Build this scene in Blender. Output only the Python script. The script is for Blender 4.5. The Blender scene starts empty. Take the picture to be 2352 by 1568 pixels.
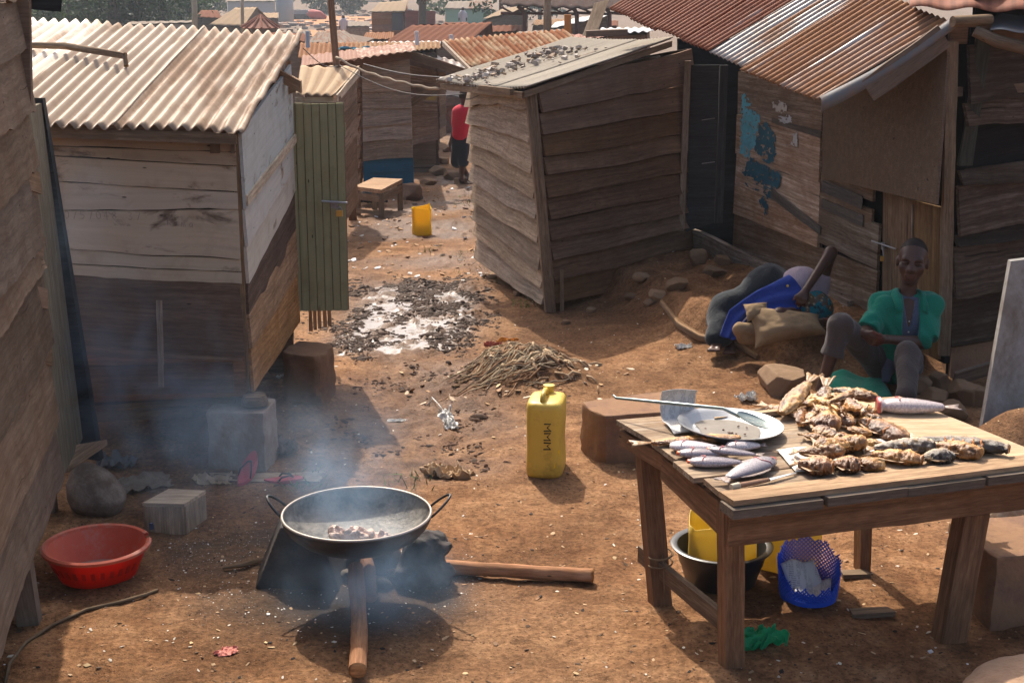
import bpy, math, random
import numpy as np
from mathutils import Vector, Matrix, Euler
R = math.radians
random.seed(7); RNG = np.random.default_rng(11)
SC = bpy.context.scene
COL = SC.collection

# ---------------- camera, sky, sun, exposure ----------------
CAM_H = 2.6; PITCH = R(14.3); W_PX = 2352.0; FPX = 3267.0
cd = bpy.data.cameras.new("camera"); cam = bpy.data.objects.new("camera", cd); COL.objects.link(cam)
cam.location = (0, 0, CAM_H); cam.rotation_euler = (math.pi/2 - PITCH, 0, 0)
cd.sensor_fit = 'HORIZONTAL'; cd.sensor_width = 36.0; cd.lens = 36.0*FPX/W_PX
cd.clip_start = 0.05; cd.clip_end = 3000
SC.camera = cam

SUN_DIR = Vector((-0.25, 0.88, 1.0)).normalized()      # towards the sun
SUN_EL = math.asin(SUN_DIR.z); SUN_ROT = math.atan2(SUN_DIR.x, SUN_DIR.y)
world = bpy.data.worlds.new("World"); SC.world = world; world.use_nodes = True
wn = world.node_tree; bg = wn.nodes['Background']
sky = wn.nodes.new('ShaderNodeTexSky'); sky.sky_type = 'NISHITA'; sky.sun_disc = False
sky.sun_elevation = SUN_EL; sky.sun_rotation = SUN_ROT
sky.air_density = 0.8; sky.dust_density = 5.0; sky.ozone_density = 0.3
wn.links.new(sky.outputs[0], bg.inputs[0]); bg.inputs[1].default_value = 0.15
sl = bpy.data.lights.new("sun", 'SUN'); sun = bpy.data.objects.new("sun", sl); COL.objects.link(sun)
sl.energy = 3.7; sl.angle = R(0.55); sl.color = (1.0, 0.92, 0.80)
sun.rotation_euler = SUN_DIR.to_track_quat('Z', 'Y').to_euler()
SC.view_settings.view_transform = 'Standard'; SC.view_settings.look = 'None'
SC.view_settings.exposure = 0.80; SC.view_settings.gamma = 1.0
try:
    SC.cycles.max_bounces = 8; SC.cycles.volume_bounces = 1; SC.cycles.transparent_max_bounces = 12
    SC.cycles.volume_step_rate = 1.0; SC.cycles.volume_max_steps = 96
except Exception: pass

# ---------------- layout helpers ----------------
cp, sp = math.cos(PITCH), math.sin(PITCH)
def ray(u, v):
    a = (u - W_PX/2)/FPX; b = (784.0 - v)/FPX
    return Vector((a, cp + b*sp, b*cp - sp))
def G(u, v, z=0.0):
    d = ray(u, v); t = (z - CAM_H)/d.z
    return Vector((d.x*t, d.y*t, z))
def D(u, v, y):
    d = ray(u, v); t = y/d.y
    return Vector((d.x*t, y, CAM_H + d.z*t))
def sst(a, b, x):
    t = np.clip((np.asarray(x, dtype=float) - a)/(b - a), 0, 1); return t*t*(3 - 2*t)

# ---------------- numpy noise ----------------
def _h(ix, iy, iz, s):
    n = (ix.astype(np.int64)*374761393 + iy.astype(np.int64)*668265263 + iz.astype(np.int64)*2147483647 + s*974634533) & 0xffffffff
    n = ((n ^ (n >> 13))*1274126177) & 0xffffffff
    n = (n ^ (n >> 16)); n = (n*2246822519) & 0xffffffff; n = n ^ (n >> 15)
    return (n & 0xffffff)/float(0xffffff)
def vnoise(x, y, z=0.0, seed=0):
    x, y, z = np.broadcast_arrays(np.asarray(x, float), np.asarray(y, float), np.asarray(z, float))
    ix, iy, iz = np.floor(x), np.floor(y), np.floor(z)
    fx, fy, fz = x - ix, y - iy, z - iz
    fx = fx*fx*(3-2*fx); fy = fy*fy*(3-2*fy); fz = fz*fz*(3-2*fz)
    def c(a, b, d): return _h(ix+a, iy+b, iz+d, seed)
    x00 = c(0,0,0)*(1-fx)+c(1,0,0)*fx; x10 = c(0,1,0)*(1-fx)+c(1,1,0)*fx
    x01 = c(0,0,1)*(1-fx)+c(1,0,1)*fx; x11 = c(0,1,1)*(1-fx)+c(1,1,1)*fx
    return ((x00*(1-fy)+x10*fy)*(1-fz) + (x01*(1-fy)+x11*fy)*fz)*2 - 1
def fbm(x, y, z=0.0, oct=4, seed=0, gain=0.5):
    s = 0; a = 1.0; t = 0
    for o in range(oct):
        s = s + a*vnoise(np.asarray(x)*2**o + 17.3*o, np.asarray(y)*2**o - 9.1*o, np.asarray(z)*2**o + 3.7*o, seed + o); t += a; a *= gain
    return s/t

# ---------------- scene helpers ----------------
ORIG = {}
def tag(o, label=None, cat=None, group=None, kind=None):
    if label: o['label'] = label
    if cat: o['category'] = cat
    if group: o['group'] = group
    if kind: o['kind'] = kind
    return o
def thing(name, label, cat, loc=(0, 0, 0), group=None, rz=0):
    o = bpy.data.objects.new(name, None); COL.objects.link(o); o.empty_display_size = 0.1
    o.location = loc; o.rotation_euler = (0, 0, rz); ORIG[o.name] = Vector(loc)
    return tag(o, label, cat, group)
class MB:
    """collects geometry in world space; build() links it as one mesh object"""
    def __init__(s): s.v = []; s.f = []; s.g = []; s.c = []; s.m = []; s.n = 0
    def add(s, v, f, g=None, c=None, m=0):
        v = np.asarray(v, float).reshape(-1, 3)
        if g is None: g = v + 0.0
        g = np.asarray(g, float).reshape(-1, 3)
        if c is None: c = np.ones((len(v), 3))
        c = np.asarray(c, float)
        if c.ndim == 1: c = np.tile(c, (len(v), 1))
        s.v.append(v); s.g.append(g); s.c.append(c)
        k = s.n
        for q in f: s.f.append([int(i) + k for i in q])
        s.m += [m]*len(f); s.n += len(v)
        return s
    def grid(s, P, g=None, c=None, m=0, closeu=False, flip=False):
        """P: (a,b,3) array -> quads"""
        P = np.asarray(P, float); a, b = P.shape[:2]; idx = np.arange(a*b).reshape(a, b)
        if closeu: idx = np.vstack([idx, idx[:1]])
        q = np.stack([idx[:-1, :-1], idx[1:, :-1], idx[1:, 1:], idx[:-1, 1:]], -1).reshape(-1, 4)
        if flip: q = q[:, ::-1]
        return s.add(P.reshape(-1, 3), q.tolist(), g, c, m)
    def hexa(s, p, g=None, c=None, m=0):
        """8 corners: bottom 0-3 (ccw), top 4-7"""
        f = [(3, 2, 1, 0), (4, 5, 6, 7), (0, 1, 5, 4), (1, 2, 6, 5), (2, 3, 7, 6), (3, 0, 4, 7)]
        return s.add(p, f, g, c, m)
    def board(s, a, b, w, t, seed=0, rough=0.004, seg=None, taper=0.0, c=None, m=0, bow=0.0, jag=0.0):
        """board from a to b (end points of its centre line); w, t: width and thickness vectors"""
        a, b, w, t = (np.asarray(x, float) for x in (a, b, w, t))
        L = np.linalg.norm(b-a); ld = (b-a)/max(L, 1e-6); wl = np.linalg.norm(w); wd = w/max(wl, 1e-9); tl = np.linalg.norm(t); td = t/max(tl, 1e-9)
        n = seg or int(max(2, min(60, L/0.045)))
        u = np.linspace(0, 1, n+1); ro = random.random()*50 + seed*3.1
        e0 = rough*fbm(u*L*5+ro, 0*u+ro, oct=3, seed=3); e1 = rough*fbm(u*L*5+ro+31, 0*u+ro, oct=3, seed=5)
        bw = bow*np.sin(u*math.pi)
        cen = a + np.outer(u, b-a) + np.outer(bw, td)
        if jag:
            ends = jag*(np.random.default_rng(int(ro*100)).random(4)-.5)
        hw = wl/2*(1-taper*u)
        P = np.zeros((4, n+1, 3)); Gc = np.zeros((4, n+1, 3)); off = random.random()*40
        for k, (sw, st) in enumerate(((-1, -1), (1, -1), (1, 1), (-1, 1))):
            ww = sw*hw + (e1 if sw > 0 else e0)
            P[k] = cen + np.outer(ww, wd) + td*st*tl/2
            if jag: P[k][0] += ld*ends[0 if sw > 0 else 1]; P[k][-1] += ld*ends[2 if sw > 0 else 3]
            Gc[k, :, 0] = u*L + off; Gc[k, :, 1] = ww + off; Gc[k, :, 2] = st*tl/2 + off
        base = s.n; nn = n+1
        f = []
        for k in range(4):
            k2 = (k+1) % 4
            for i in range(n): f.append((k*nn+i, k*nn+i+1, k2*nn+i+1, k2*nn+i))
        f.append((0, nn, 2*nn, 3*nn)); f.append((3*nn+n, 2*nn+n, nn+n, n))
        f = [q[::-1] for q in f] if np.dot(np.cross(wd, td), ld) > 0 else f
        return s.add(P.reshape(-1, 3), f, Gc.reshape(-1, 3), c, m)
    def box(s, cen, size, rz=0, rx=0, ry=0, c=None, m=0, seg=None, rough=0.0):
        M = Euler((rx, ry, rz)).to_matrix(); sx, sy, sz = size
        ax = M @ Vector((1, 0, 0)); ay = M @ Vector((0, 1, 0)); az = M @ Vector((0, 0, 1)); cen = Vector(cen)
        dims = sorted([(sx, ax), (sy, ay), (sz, az)], key=lambda q: -q[0])
        L, l = dims[0]; w, wv = dims[1]; t, tv = dims[2]
        return s.board(cen - l*L/2, cen + l*L/2, wv*w, tv*t, c=c, m=m, seg=seg or 1, rough=rough)
    def tube(s, pts, rad, n=10, caps=True, c=None, m=0, noise=0.0, seed=0, flat=1.0):
        pts = np.asarray([tuple(p) for p in pts], float); k = len(pts)
        rad = np.full(k, rad, float) if np.isscalar(rad) else np.asarray(rad, float)
        tan = np.gradient(pts, axis=0); tan /= np.linalg.norm(tan, axis=1)[:, None] + 1e-12
        up = np.array([0, 0, 1.0]) if abs(tan[0][2]) < .9 else np.array([1.0, 0, 0])
        ns = []; cur = up - tan[0]*np.dot(up, tan[0]); cur /= np.linalg.norm(cur)
        for i in range(k):
            cur = cur - tan[i]*np.dot(cur, tan[i]); cur /= np.linalg.norm(cur)+1e-12; ns.append(cur.copy())
        ns = np.array(ns); bs = np.cross(tan, ns)
        th = np.linspace(0, 2*math.pi, n, endpoint=False)
        arc = np.concatenate([[0], np.cumsum(np.linalg.norm(np.diff(pts, axis=0), axis=1))])
        P = np.zeros((n, k, 3)); Gc = np.zeros((n, k, 3)); off = random.random()*40
        for j, a in enumerate(th):
            r = rad.copy()
            if noise: r = r*(1 + noise*fbm(np.cos(a)*1.3+seed*7.7, np.sin(a)*1.3, arc/ max(rad.mean(), .005)*.35, oct=3, seed=seed))
            P[j] = pts + ns*(np.cos(a)*r*flat)[:, None] + bs*(np.sin(a)*r)[:, None]
            Gc[j, :, 0] = arc + off; Gc[j, :, 1] = np.cos(a)*rad + off; Gc[j, :, 2] = np.sin(a)*rad + off
        s.grid(P, Gc.reshape(-1, 3), c, m, closeu=True, flip=True)
        if caps:
            b = s.n - n*k
            s.f.append([b + j*k for j in range(n)]); s.m.append(m)
            s.f.append([b + j*k + k-1 for j in range(n)][::-1]); s.m.append(m)
        return s
    def lathe(s, prof, cen=(0, 0, 0), n=40, c=None, m=0, close=False, M=None, wob=0.0, seed=0, sx=1, sy=1):
        """prof: list of (r,z)"""
        prof = np.asarray(prof, float); th = np.linspace(0, 2*math.pi, n, endpoint=False)
        P = np.zeros((n, len(prof), 3))
        for j, a in enumerate(th):
            r = prof[:, 0]*(1 + (wob*fbm(np.cos(a)*1.5+seed, np.sin(a)*1.5, prof[:, 1]*3, oct=2, seed=seed) if wob else 0))
            P[j, :, 0] = r*np.cos(a)*sx; P[j, :, 1] = r*np.sin(a)*sy; P[j, :, 2] = prof[:, 1]
        if M is not None: P = P @ np.array(M.to_3x3()).T
        Gc = P.reshape(-1, 3) + np.array([random.random()*20]*3)
        P = P + np.array(tuple(cen))
        return s.grid(P, Gc, c, m, closeu=True, flip=False)
    def build(s, name, mat, parent=None, smooth=False, loc=None, mods=None, sub=0):
        v = np.concatenate(s.v); g = np.concatenate(s.g); c = np.concatenate(s.c)
        if parent is not None: o0 = ORIG[parent.name]
        elif loc is not None: o0 = Vector(loc)
        else: o0 = Vector((float((v[:, 0].min()+v[:, 0].max())/2), float((v[:, 1].min()+v[:, 1].max())/2), float(v[:, 2].min())))
        me = bpy.data.meshes.new(name)
        me.from_pydata((v - np.array(tuple(o0))).tolist(), [], s.f)
        a = me.attributes.new('gc', 'FLOAT_VECTOR', 'POINT'); a.data.foreach_set('vector', g.astype(np.float32).ravel())
        a = me.attributes.new('tint', 'FLOAT_VECTOR', 'POINT'); a.data.foreach_set('vector', c.astype(np.float32).ravel())
        mats = mat if isinstance(mat, (list, tuple)) else [mat]
        for q in mats: me.materials.append(q)
        if len(mats) > 1: me.polygons.foreach_set('material_index', s.m)
        if smooth:
            me.polygons.foreach_set('use_smooth', [True]*len(me.polygons))
            if smooth is not True: me.set_sharp_from_angle(angle=R(smooth))
        me.update()
        ob = bpy.data.objects.new(name, me); COL.objects.link(ob)
        if parent is not None:
            ob.parent = parent
        else: ob.location = o0
        ORIG[ob.name] = o0
        if sub:
            md = ob.modifiers.new('sub', 'SUBSURF'); md.levels = sub; md.render_levels = sub
        return ob
def copy_tree(o, parent=None, loc=None, rz=None, label=None):
    c = o.copy(); COL.objects.link(c)
    if parent is not None: c.parent = parent
    if loc is not None: c.location = loc
    if rz is not None: c.rotation_euler = (c.rotation_euler[0], c.rotation_euler[1], rz)
    if label: c['label'] = label
    for ch in list(o.children): copy_tree(ch, c)
    return c

# ---------------- signed distance bodies ----------------
def surface_nets(F, lo, h):
    """F: (nx,ny,nz) field, <0 inside"""
    ins = F < 0
    nx, ny, nz = F.shape
    c = np.zeros((nx-1, ny-1, nz-1), int)
    for dx in (0, 1):
        for dy in (0, 1):
            for dz in (0, 1): c += ins[dx:nx-1+dx, dy:ny-1+dy, dz:nz-1+dz]
    act = (c > 0) & (c < 8)
    ids = -np.ones(act.shape, int); A = np.argwhere(act); ids[act] = np.arange(len(A))
    ps = np.zeros((len(A), 3)); cnt = np.zeros(len(A))
    i, j, k = A.T
    cor = [(0,0,0),(1,0,0),(0,1,0),(1,1,0),(0,0,1),(1,0,1),(0,1,1),(1,1,1)]
    ed = [(0,1),(2,3),(4,5),(6,7),(0,2),(1,3),(4,6),(5,7),(0,4),(1,5),(2,6),(3,7)]
    val = [F[i+a, j+b, k+d] for a, b, d in cor]
    for a, b in ed:
        va, vb = val[a], val[b]; m = (va < 0) != (vb < 0)
        t = np.where(m, va/(va - vb + 1e-20), 0)
        p = np.array(cor[a])[None] + t[:, None]*(np.array(cor[b])-np.array(cor[a]))[None]
        ps[m] += p[m]; cnt[m] += 1
    V = (A + ps/cnt[:, None])*h + np.array(lo)
    faces = []
    for ax in range(3):
        sl0 = [slice(None)]*3; sl1 = [slice(None)]*3; sl0[ax] = slice(0, -1); sl1[ax] = slice(1, None)
        a = ins[tuple(sl0)]; b = ins[tuple(sl1)]
        E = np.argwhere(a != b); o1, o2 = (ax+1) % 3, (ax+2) % 3
        ok = (E[:, o1] > 0) & (E[:, o2] > 0) & (E[:, o1] < F.shape[o1]-1) & (E[:, o2] < F.shape[o2]-1)
        E = E[ok]
        if not len(E): continue
        sg = a[tuple(E.T)]
        q = []
        for d1, d2 in ((-1, -1), (0, -1), (0, 0), (-1, 0)):
            e = E.copy(); e[:, o1] += d1; e[:, o2] += d2; q.append(ids[tuple(e.T)])
        q = np.stack(q, 1)
        q[~sg] = q[~sg][:, ::-1]
        faces.append(q)
    return V, np.concatenate(faces)
def sdf_body(prims, h=0.01, warp=0.0, wfreq=20.0, wseed=0, cut=None, wrinkle=None):
    """prims: dicts  {a,b,ra,rb} round cone | {e: centre, r:(rx,ry,rz), M} ellipsoid ; k: blend ; sub: subtract ; c: tint"""
    lo = np.array([1e9]*3); hi = -lo
    for p in prims:
        if p.get('sub'): continue
        pts = [np.array(tuple(p['e']))] if 'e' in p else [np.array(tuple(p['a'])), np.array(tuple(p['b']))]
        r = max(p['r']) if 'e' in p else max(p['ra'], p['rb'])
        for q in pts: lo = np.minimum(lo, q - r); hi = np.maximum(hi, q + r)
    mg = 0.03 + 2*h + warp; lo -= mg; hi += mg
    n = np.ceil((hi-lo)/h).astype(int)+1
    F = np.full(n, 10.0, np.float32); Cm = np.full(n, 10.0, np.float32); ci = np.zeros(n, np.int16)
    ax = [lo[d] + np.arange(n[d])*h for d in range(3)]
    for pi, p in enumerate(prims):
        k = p.get('k', 0.03)
        if 'e' in p:
            e = np.array(tuple(p['e'])); rr = np.array(p['r']); a0 = e - max(rr); a1 = e + max(rr)
        else:
            a = np.array(tuple(p['a'])); b = np.array(tuple(p['b'])); r = max(p['ra'], p['rb'])
            a0 = np.minimum(a, b) - r; a1 = np.maximum(a, b) + r
        m = k*1.2 + 3*h + 0.01
        s0 = np.clip(np.floor((a0-m-lo)/h).astype(int), 0, n-1); s1 = np.clip(np.ceil((a1+m-lo)/h).astype(int)+1, 1, n)
        sl = tuple(slice(s0[d], s1[d]) for d in range(3))
        X, Y, Z = np.meshgrid(*[ax[d][sl[d]] for d in range(3)], indexing='ij')
        if 'e' in p:
            q = np.stack([X-e[0], Y-e[1], Z-e[2]], -1)
            if p.get('M') is not None: q = q @ np.array(p['M'].to_3x3())
            k0 = np.linalg.norm(q/rr, axis=-1); k1 = np.linalg.norm(q/(rr*rr), axis=-1)
            d = np.where(k1 > 1e-9, k0*(k0-1)/np.maximum(k1, 1e-9), -min(rr))
        else:
            ab = b - a; L2 = max(np.dot(ab, ab), 1e-12)
            t = np.clip(((X-a[0])*ab[0]+(Y-a[1])*ab[1]+(Z-a[2])*ab[2])/L2, 0, 1)
            d = np.sqrt((X-a[0]-t*ab[0])**2+(Y-a[1]-t*ab[1])**2+(Z-a[2]-t*ab[2])**2) - (p['ra']+(p['rb']-p['ra'])*t)
        f0 = F[sl]
        if p.get('sub'):
            hh = np.clip(0.5 - 0.5*(f0 + d)/k, 0, 1); F[sl] = f0*(1-hh) - d*hh + k*hh*(1-hh)
        else:
            hh = np.clip(0.5 + 0.5*(f0 - d)/k, 0, 1); F[sl] = f0*(1-hh) + d*hh - k*hh*(1-hh)
            c0 = Cm[sl]; mm = d < c0; ci[sl] = np.where(mm, pi, ci[sl]); Cm[sl] = np.minimum(c0, d)
    if warp or wrinkle or cut:
        X, Y, Z = np.meshgrid(*ax, indexing='ij'); near = np.abs(F) < warp*2 + 4*h + 0.03
        if warp: F[near] += warp*fbm(X[near]*wfreq, Y[near]*wfreq, Z[near]*wfreq, oct=3, seed=wseed)
        if wrinkle: F[near] += wrinkle(X[near], Y[near], Z[near])
        if cut: F = np.maximum(F, cut(X, Y, Z).astype(np.float32))
    V, Q = surface_nets(F, lo, h)
    gi = np.clip(np.round((V-lo)/h).astype(int), 0, n-1)
    pc = np.array([p.get('c', (1, 1, 1)) for p in prims], float)
    return V, Q.tolist(), pc[ci[tuple(gi.T)]]
def relax(V, Q, it=1, lam=0.5):
    """laplacian smoothing of a quad mesh"""
    Q = np.asarray(Q); e = np.concatenate([Q[:, [0, 1]], Q[:, [1, 2]], Q[:, [2, 3]], Q[:, [3, 0]]])
    for _ in range(it):
        s = np.zeros_like(V); c = np.zeros(len(V))
        for d in range(3):
            s[:, d] = np.bincount(e[:, 0], V[e[:, 1], d], len(V)) + np.bincount(e[:, 1], V[e[:, 0], d], len(V))
        c = np.bincount(e[:, 0], minlength=len(V)) + np.bincount(e[:, 1], minlength=len(V))
        V = V*(1-lam) + lam*s/np.maximum(c, 1)[:, None]
    return V
def RC(a, b, ra, rb=None, k=0.03, c=(1, 1, 1), **kw): return dict(a=a, b=b, ra=ra, rb=ra if rb is None else rb, k=k, c=c, **kw)
def EL(e, r, M=None, k=0.03, c=(1, 1, 1), **kw): return dict(e=e, r=r, M=M, k=k, c=c, **kw)
# ---------------- materials ----------------
class NT:
    def __init__(s, name):
        s.mat = bpy.data.materials.new(name); s.mat.use_nodes = True; s.t = s.mat.node_tree
        s.b = s.t.nodes['Principled BSDF']; s.out = s.t.nodes['Material Output']
    def n(s, typ, **kw):
        q = s.t.nodes.new(typ)
        for k, v in kw.items(): setattr(q, k, v)
        return q
    def l(s, a, b): s.t.links.new(a, b)
    def inp(s, node, i, v):
        if hasattr(v, 'is_output'): s.l(v, node.inputs[i])
        else: node.inputs[i].default_value = v
    def attr(s, name): return s.n('ShaderNodeAttribute', attribute_name=name)
    def scale(s, vec, sc):
        m = s.n('ShaderNodeVectorMath', operation='MULTIPLY'); s.l(vec, m.inputs[0]); m.inputs[1].default_value = sc if not np.isscalar(sc) else (sc,)*3
        return m.outputs[0]
    def noise(s, vec, sc=5.0, det=4.0, rough=0.55, dist=0.0):
        q = s.n('ShaderNodeTexNoise'); s.l(vec, q.inputs['Vector']); q.inputs['Scale'].default_value = sc
        q.inputs['Detail'].default_value = det; q.inputs['Roughness'].default_value = rough; q.inputs['Distortion'].default_value = dist
        return q.outputs['Fac']
    def vor(s, vec, sc, feature='F1', out='Distance', rnd=1.0):
        q = s.n('ShaderNodeTexVoronoi', feature=feature); s.l(vec, q.inputs['Vector']); q.inputs['Scale'].default_value = sc
        q.inputs['Randomness'].default_value = rnd
        return q.outputs[out]
    def ramp(s, f, stops, interp='LINEAR'):
        q = s.n('ShaderNodeValToRGB'); s.l(f, q.inputs[0]); q.color_ramp.interpolation = interp
        el = q.color_ramp.elements
        while len(el) > 1: el.remove(el[-1])
        for i, (p, c) in enumerate(stops):
            e = el[0] if i == 0 else el.new(p)
            e.position = p; e.color = (c, c, c, 1) if np.isscalar(c) else (*c, 1)
        return q.outputs[0]
    def mix(s, f, a, b, mode='MIX'):
        q = s.n('ShaderNodeMix', data_type='RGBA', blend_type=mode); s.inp(q, 0, f)
        for i, v in ((6, a), (7, b)):
            if hasattr(v, 'is_output'): s.l(v, q.inputs[i])
            else: q.inputs[i].default_value = (*v, 1) if not np.isscalar(v) else (v, v, v, 1)
        return q.outputs[2]
    def math(s, op, a, b=0.5, clamp=False):
        q = s.n('ShaderNodeMath', operation=op, use_clamp=clamp); s.inp(q, 0, a); s.inp(q, 1, b); return q.outputs[0]
    def island(s): return s.n('ShaderNodeNewGeometry').outputs['Random Per Island']
    def hsv(s, col, h=0.5, sat=1.0, val=1.0):
        q = s.n('ShaderNodeHueSaturation'); s.inp(q, 0, h); s.inp(q, 1, sat); s.inp(q, 2, val); s.inp(q, 4, col); return q.outputs[0]
    def bump(s, f, st=0.5, d=0.01, prev=None):
        q = s.n('ShaderNodeBump'); q.inputs['Strength'].default_value = st; q.inputs['Distance'].default_value = d; s.l(f, q.inputs['Height'])
        if prev is not None: s.l(prev, q.inputs['Normal'])
        return q.outputs[0]
    def fin(s, col, rough=0.8, normal=None, metal=0.0, spec=0.35, sss=0.0):
        s.inp(s.b, 'Base Color', col if hasattr(col, 'is_output') else (*col, 1)); s.inp(s.b, 'Roughness', rough)
        s.inp(s.b, 'Metallic', metal); s.b.inputs['Specular IOR Level'].default_value = spec
        if normal is not None: s.l(normal, s.b.inputs['Normal'])
        return s.mat
    def world(s):
        return s.n('ShaderNodeNewGeometry').outputs['Position']
_mc = {}
def wood(name, base, dark=None, light=None, var=0.35, stain=0.5, grain=1.0, rough=0.85, paint=None, paint_amt=0.5, bump=0.5, con=.55):
    """weathered plank: grain runs along gc.x; one tone per board"""
    if name in _mc: return _mc[name]
    t = NT(name); g = t.attr('gc').outputs['Vector']; base = np.array(base)*np.array((1.04, .97, .86))
    dark = tuple(base*0.45) if dark is None else dark; light = tuple(np.minimum(base*1.5, .9)) if light is None else light
    n1 = t.noise(t.scale(g, (1.6, 45*grain, 45*grain)), 1.0, 5, .6, .3)
    n2 = t.noise(t.scale(g, (.9, 9, 9)), 1.0, 4, .6, .8)
    n3 = t.noise(g, 5.0, 5, .65, .4)
    c = t.ramp(n1, [(.5-.32*1.0/(.6+con), dark), (.5, tuple(base)), (.5+.34/(.6+con), light)])
    c = t.mix(t.ramp(n2, [(.32, .9*con), (.58, 0)]), c, tuple(np.array(dark)*1.0))
    crk = t.noise(t.scale(g, (.7, 20, 20)), 1.0, 2, .5, .5); c = t.mix(t.ramp(crk, [(.255, .85), (.285, 0)]), c, tuple(np.array(dark)*.35))
    c = t.mix(t.ramp(n3, [(.42, 0), (.7, stain)]), c, tuple(base*np.array((.62, .52, .46))))
    fine = t.noise(t.scale(g, (14, 130, 130)), 1.0, 3, .6)
    c = t.mix(con, c, t.mix(1.0, c, t.ramp(fine, [(.3, .5), (.7, 1.4)]), 'MULTIPLY'))
    isl = t.island(); val = t.math('ADD', t.math('MULTIPLY', isl, 2*var), 1-var)
    c = t.hsv(c, 0.5, t.math('ADD', t.math('MULTIPLY', t.math('FRACT', t.math('MULTIPLY', isl, 7.31)), .3), .85), val)
    if paint is not None:
        pn = t.noise(t.scale(g, (2.2, 5, 5)), 1.4, 6, .68, .5)
        pc = t.mix(t.ramp(n1, [(.3, .5), (.6, 0)]), paint, tuple(np.array(paint)*.72))
        pc = t.mix(t.ramp(n3, [(.5, 0), (.75, .55)]), pc, tuple(np.array(paint)*np.array((.6, .5, .42))))
        c = t.mix(t.ramp(pn, [(paint_amt-.06, 1), (paint_amt+.05, 0)]), c, pc)
    # nail heads / small knocks
    v = t.vor(t.scale(g, (3.0, 9, 9)), 1.6)
    c = t.mix(t.ramp(v, [(.045, .85), (.075, 0)]), c, (.03, .022, .018))
    h = t.math('ADD', t.math('MULTIPLY', n1, .7), t.math('MULTIPLY', n2, .5))
    c = t.mix(1.0, c, t.attr('tint').outputs['Vector'], 'MULTIPLY')
    _mc[name] = t.fin(c, rough, t.bump(h, bump, .008), spec=.07); return _mc[name]
def plain(name, col, rough=0.6, spec=.4, var=.15, nsc=12, dirt=None, dirt_amt=.5, dsc=6, metal=0, bump=.15, bsc=40, tint=True, sheen=0, trans=0):
    if name in _mc: return _mc[name]
    t = NT(name); g = t.attr('gc').outputs['Vector']; col = np.array(col)
    n = t.noise(g, nsc, 4, .6)
    c = t.mix(n, tuple(col*(1-var)), tuple(np.minimum(col*(1+var), 1)))
    if dirt is not None:
        d = t.noise(g, dsc, 6, .7, .3); d2 = t.noise(g, dsc*9, 3, .6)
        f = t.ramp(t.math('ADD', t.math('MULTIPLY', d, .8), t.math('MULTIPLY', d2, .2)), [(1-dirt_amt-.12, 0), (1-dirt_amt+.12, .9)])
        c = t.mix(f, c, dirt)
    if tint: c = t.mix(1.0, c, t.attr('tint').outputs['Vector'], 'MULTIPLY')
    nb = t.noise(g, bsc, 4, .6)
    m = t.fin(c, rough, t.bump(nb, bump, .01) if bump else None, metal, spec)
    if sheen: t.b.inputs['Sheen Weight'].default_value = sheen
    if trans:
        tr = t.n('ShaderNodeBsdfTranslucent'); t.l(c, tr.inputs[0]); mx = t.n('ShaderNodeMixShader'); mx.inputs[0].default_value = trans
        t.l(t.b.outputs[0], mx.inputs[1]); t.l(tr.outputs[0], mx.inputs[2]); t.l(mx.outputs[0], t.out.inputs[0])
    _mc[name] = m; return m
def tin(name, base, rust=(.20, .07, .03), rust_amt=.4, dust=(.40, .31, .23), dust_amt=.4, pale=None, metal=.35, rough=.5, streak=(1.2, 9, 1), spec=.22, valley=0, vamt=.45):
    """corrugated sheet: gc.x down the slope, gc.y across, gc.z = sheet number"""
    if name in _mc: return _mc[name]
    t = NT(name); g = t.attr('gc').outputs['Vector']
    n1 = t.noise(t.scale(g, streak), 1.0, 5, .62, .3); n2 = t.noise(t.scale(g, (1, 1, 9)), 2.6, 5, .6); n3 = t.noise(g, 26, 4, .65)
    sep = t.n('ShaderNodeSeparateXYZ'); t.l(g, sep.inputs[0])
    wn = t.n('ShaderNodeTexWhiteNoise', noise_dimensions='1D'); t.l(t.math('ADD', sep.outputs[2], .37), wn.inputs['W'])
    base = np.array(base)
    c = t.mix(n3, tuple(base*.8), tuple(np.minimum(base*1.18, 1)))
    f = t.math('ADD', t.math('MULTIPLY', n1, .6), t.math('ADD', t.math('MULTIPLY', n2, .3), t.math('MULTIPLY', t.math('SUBTRACT', wn.outputs['Value'], .5), .22)))
    du = t.ramp(t.math('ADD', t.math('MULTIPLY', n2, .7), t.math('MULTIPLY', n3, .3)), [(.58-dust_amt*.4, 0), (.72-dust_amt*.4, .92)])
    c = t.mix(du, c, t.mix(n3, tuple(np.array(dust)*.8), tuple(np.array(dust)*1.15)))
    rf = t.ramp(f, [(.62-rust_amt*.5, 0), (.70-rust_amt*.5, .95)])
    rc = t.mix(n3, tuple(np.array(rust)*.55), tuple(np.array(rust)*1.5))
    c = t.mix(rf, c, rc)
    c = t.mix(1.0, c, t.attr('tint').outputs['Vector'], 'MULTIPLY')
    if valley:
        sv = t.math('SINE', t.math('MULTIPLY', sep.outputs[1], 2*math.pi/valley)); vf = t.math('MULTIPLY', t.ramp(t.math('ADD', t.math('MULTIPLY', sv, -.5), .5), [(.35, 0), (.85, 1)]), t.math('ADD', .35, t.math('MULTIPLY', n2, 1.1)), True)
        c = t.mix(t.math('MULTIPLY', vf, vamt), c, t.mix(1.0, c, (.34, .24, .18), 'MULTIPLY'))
    rr = t.math('ADD', t.math('MULTIPLY', rf, .3), rough, True)
    mt = t.math('MULTIPLY', t.math('SUBTRACT', 1.0, rf), t.math('MULTIPLY', t.math('SUBTRACT', 1.0, du), metal))
    _mc[name] = t.fin(c, rr, t.bump(n3, .25, .006), mt, spec); return _mc[name]
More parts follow.
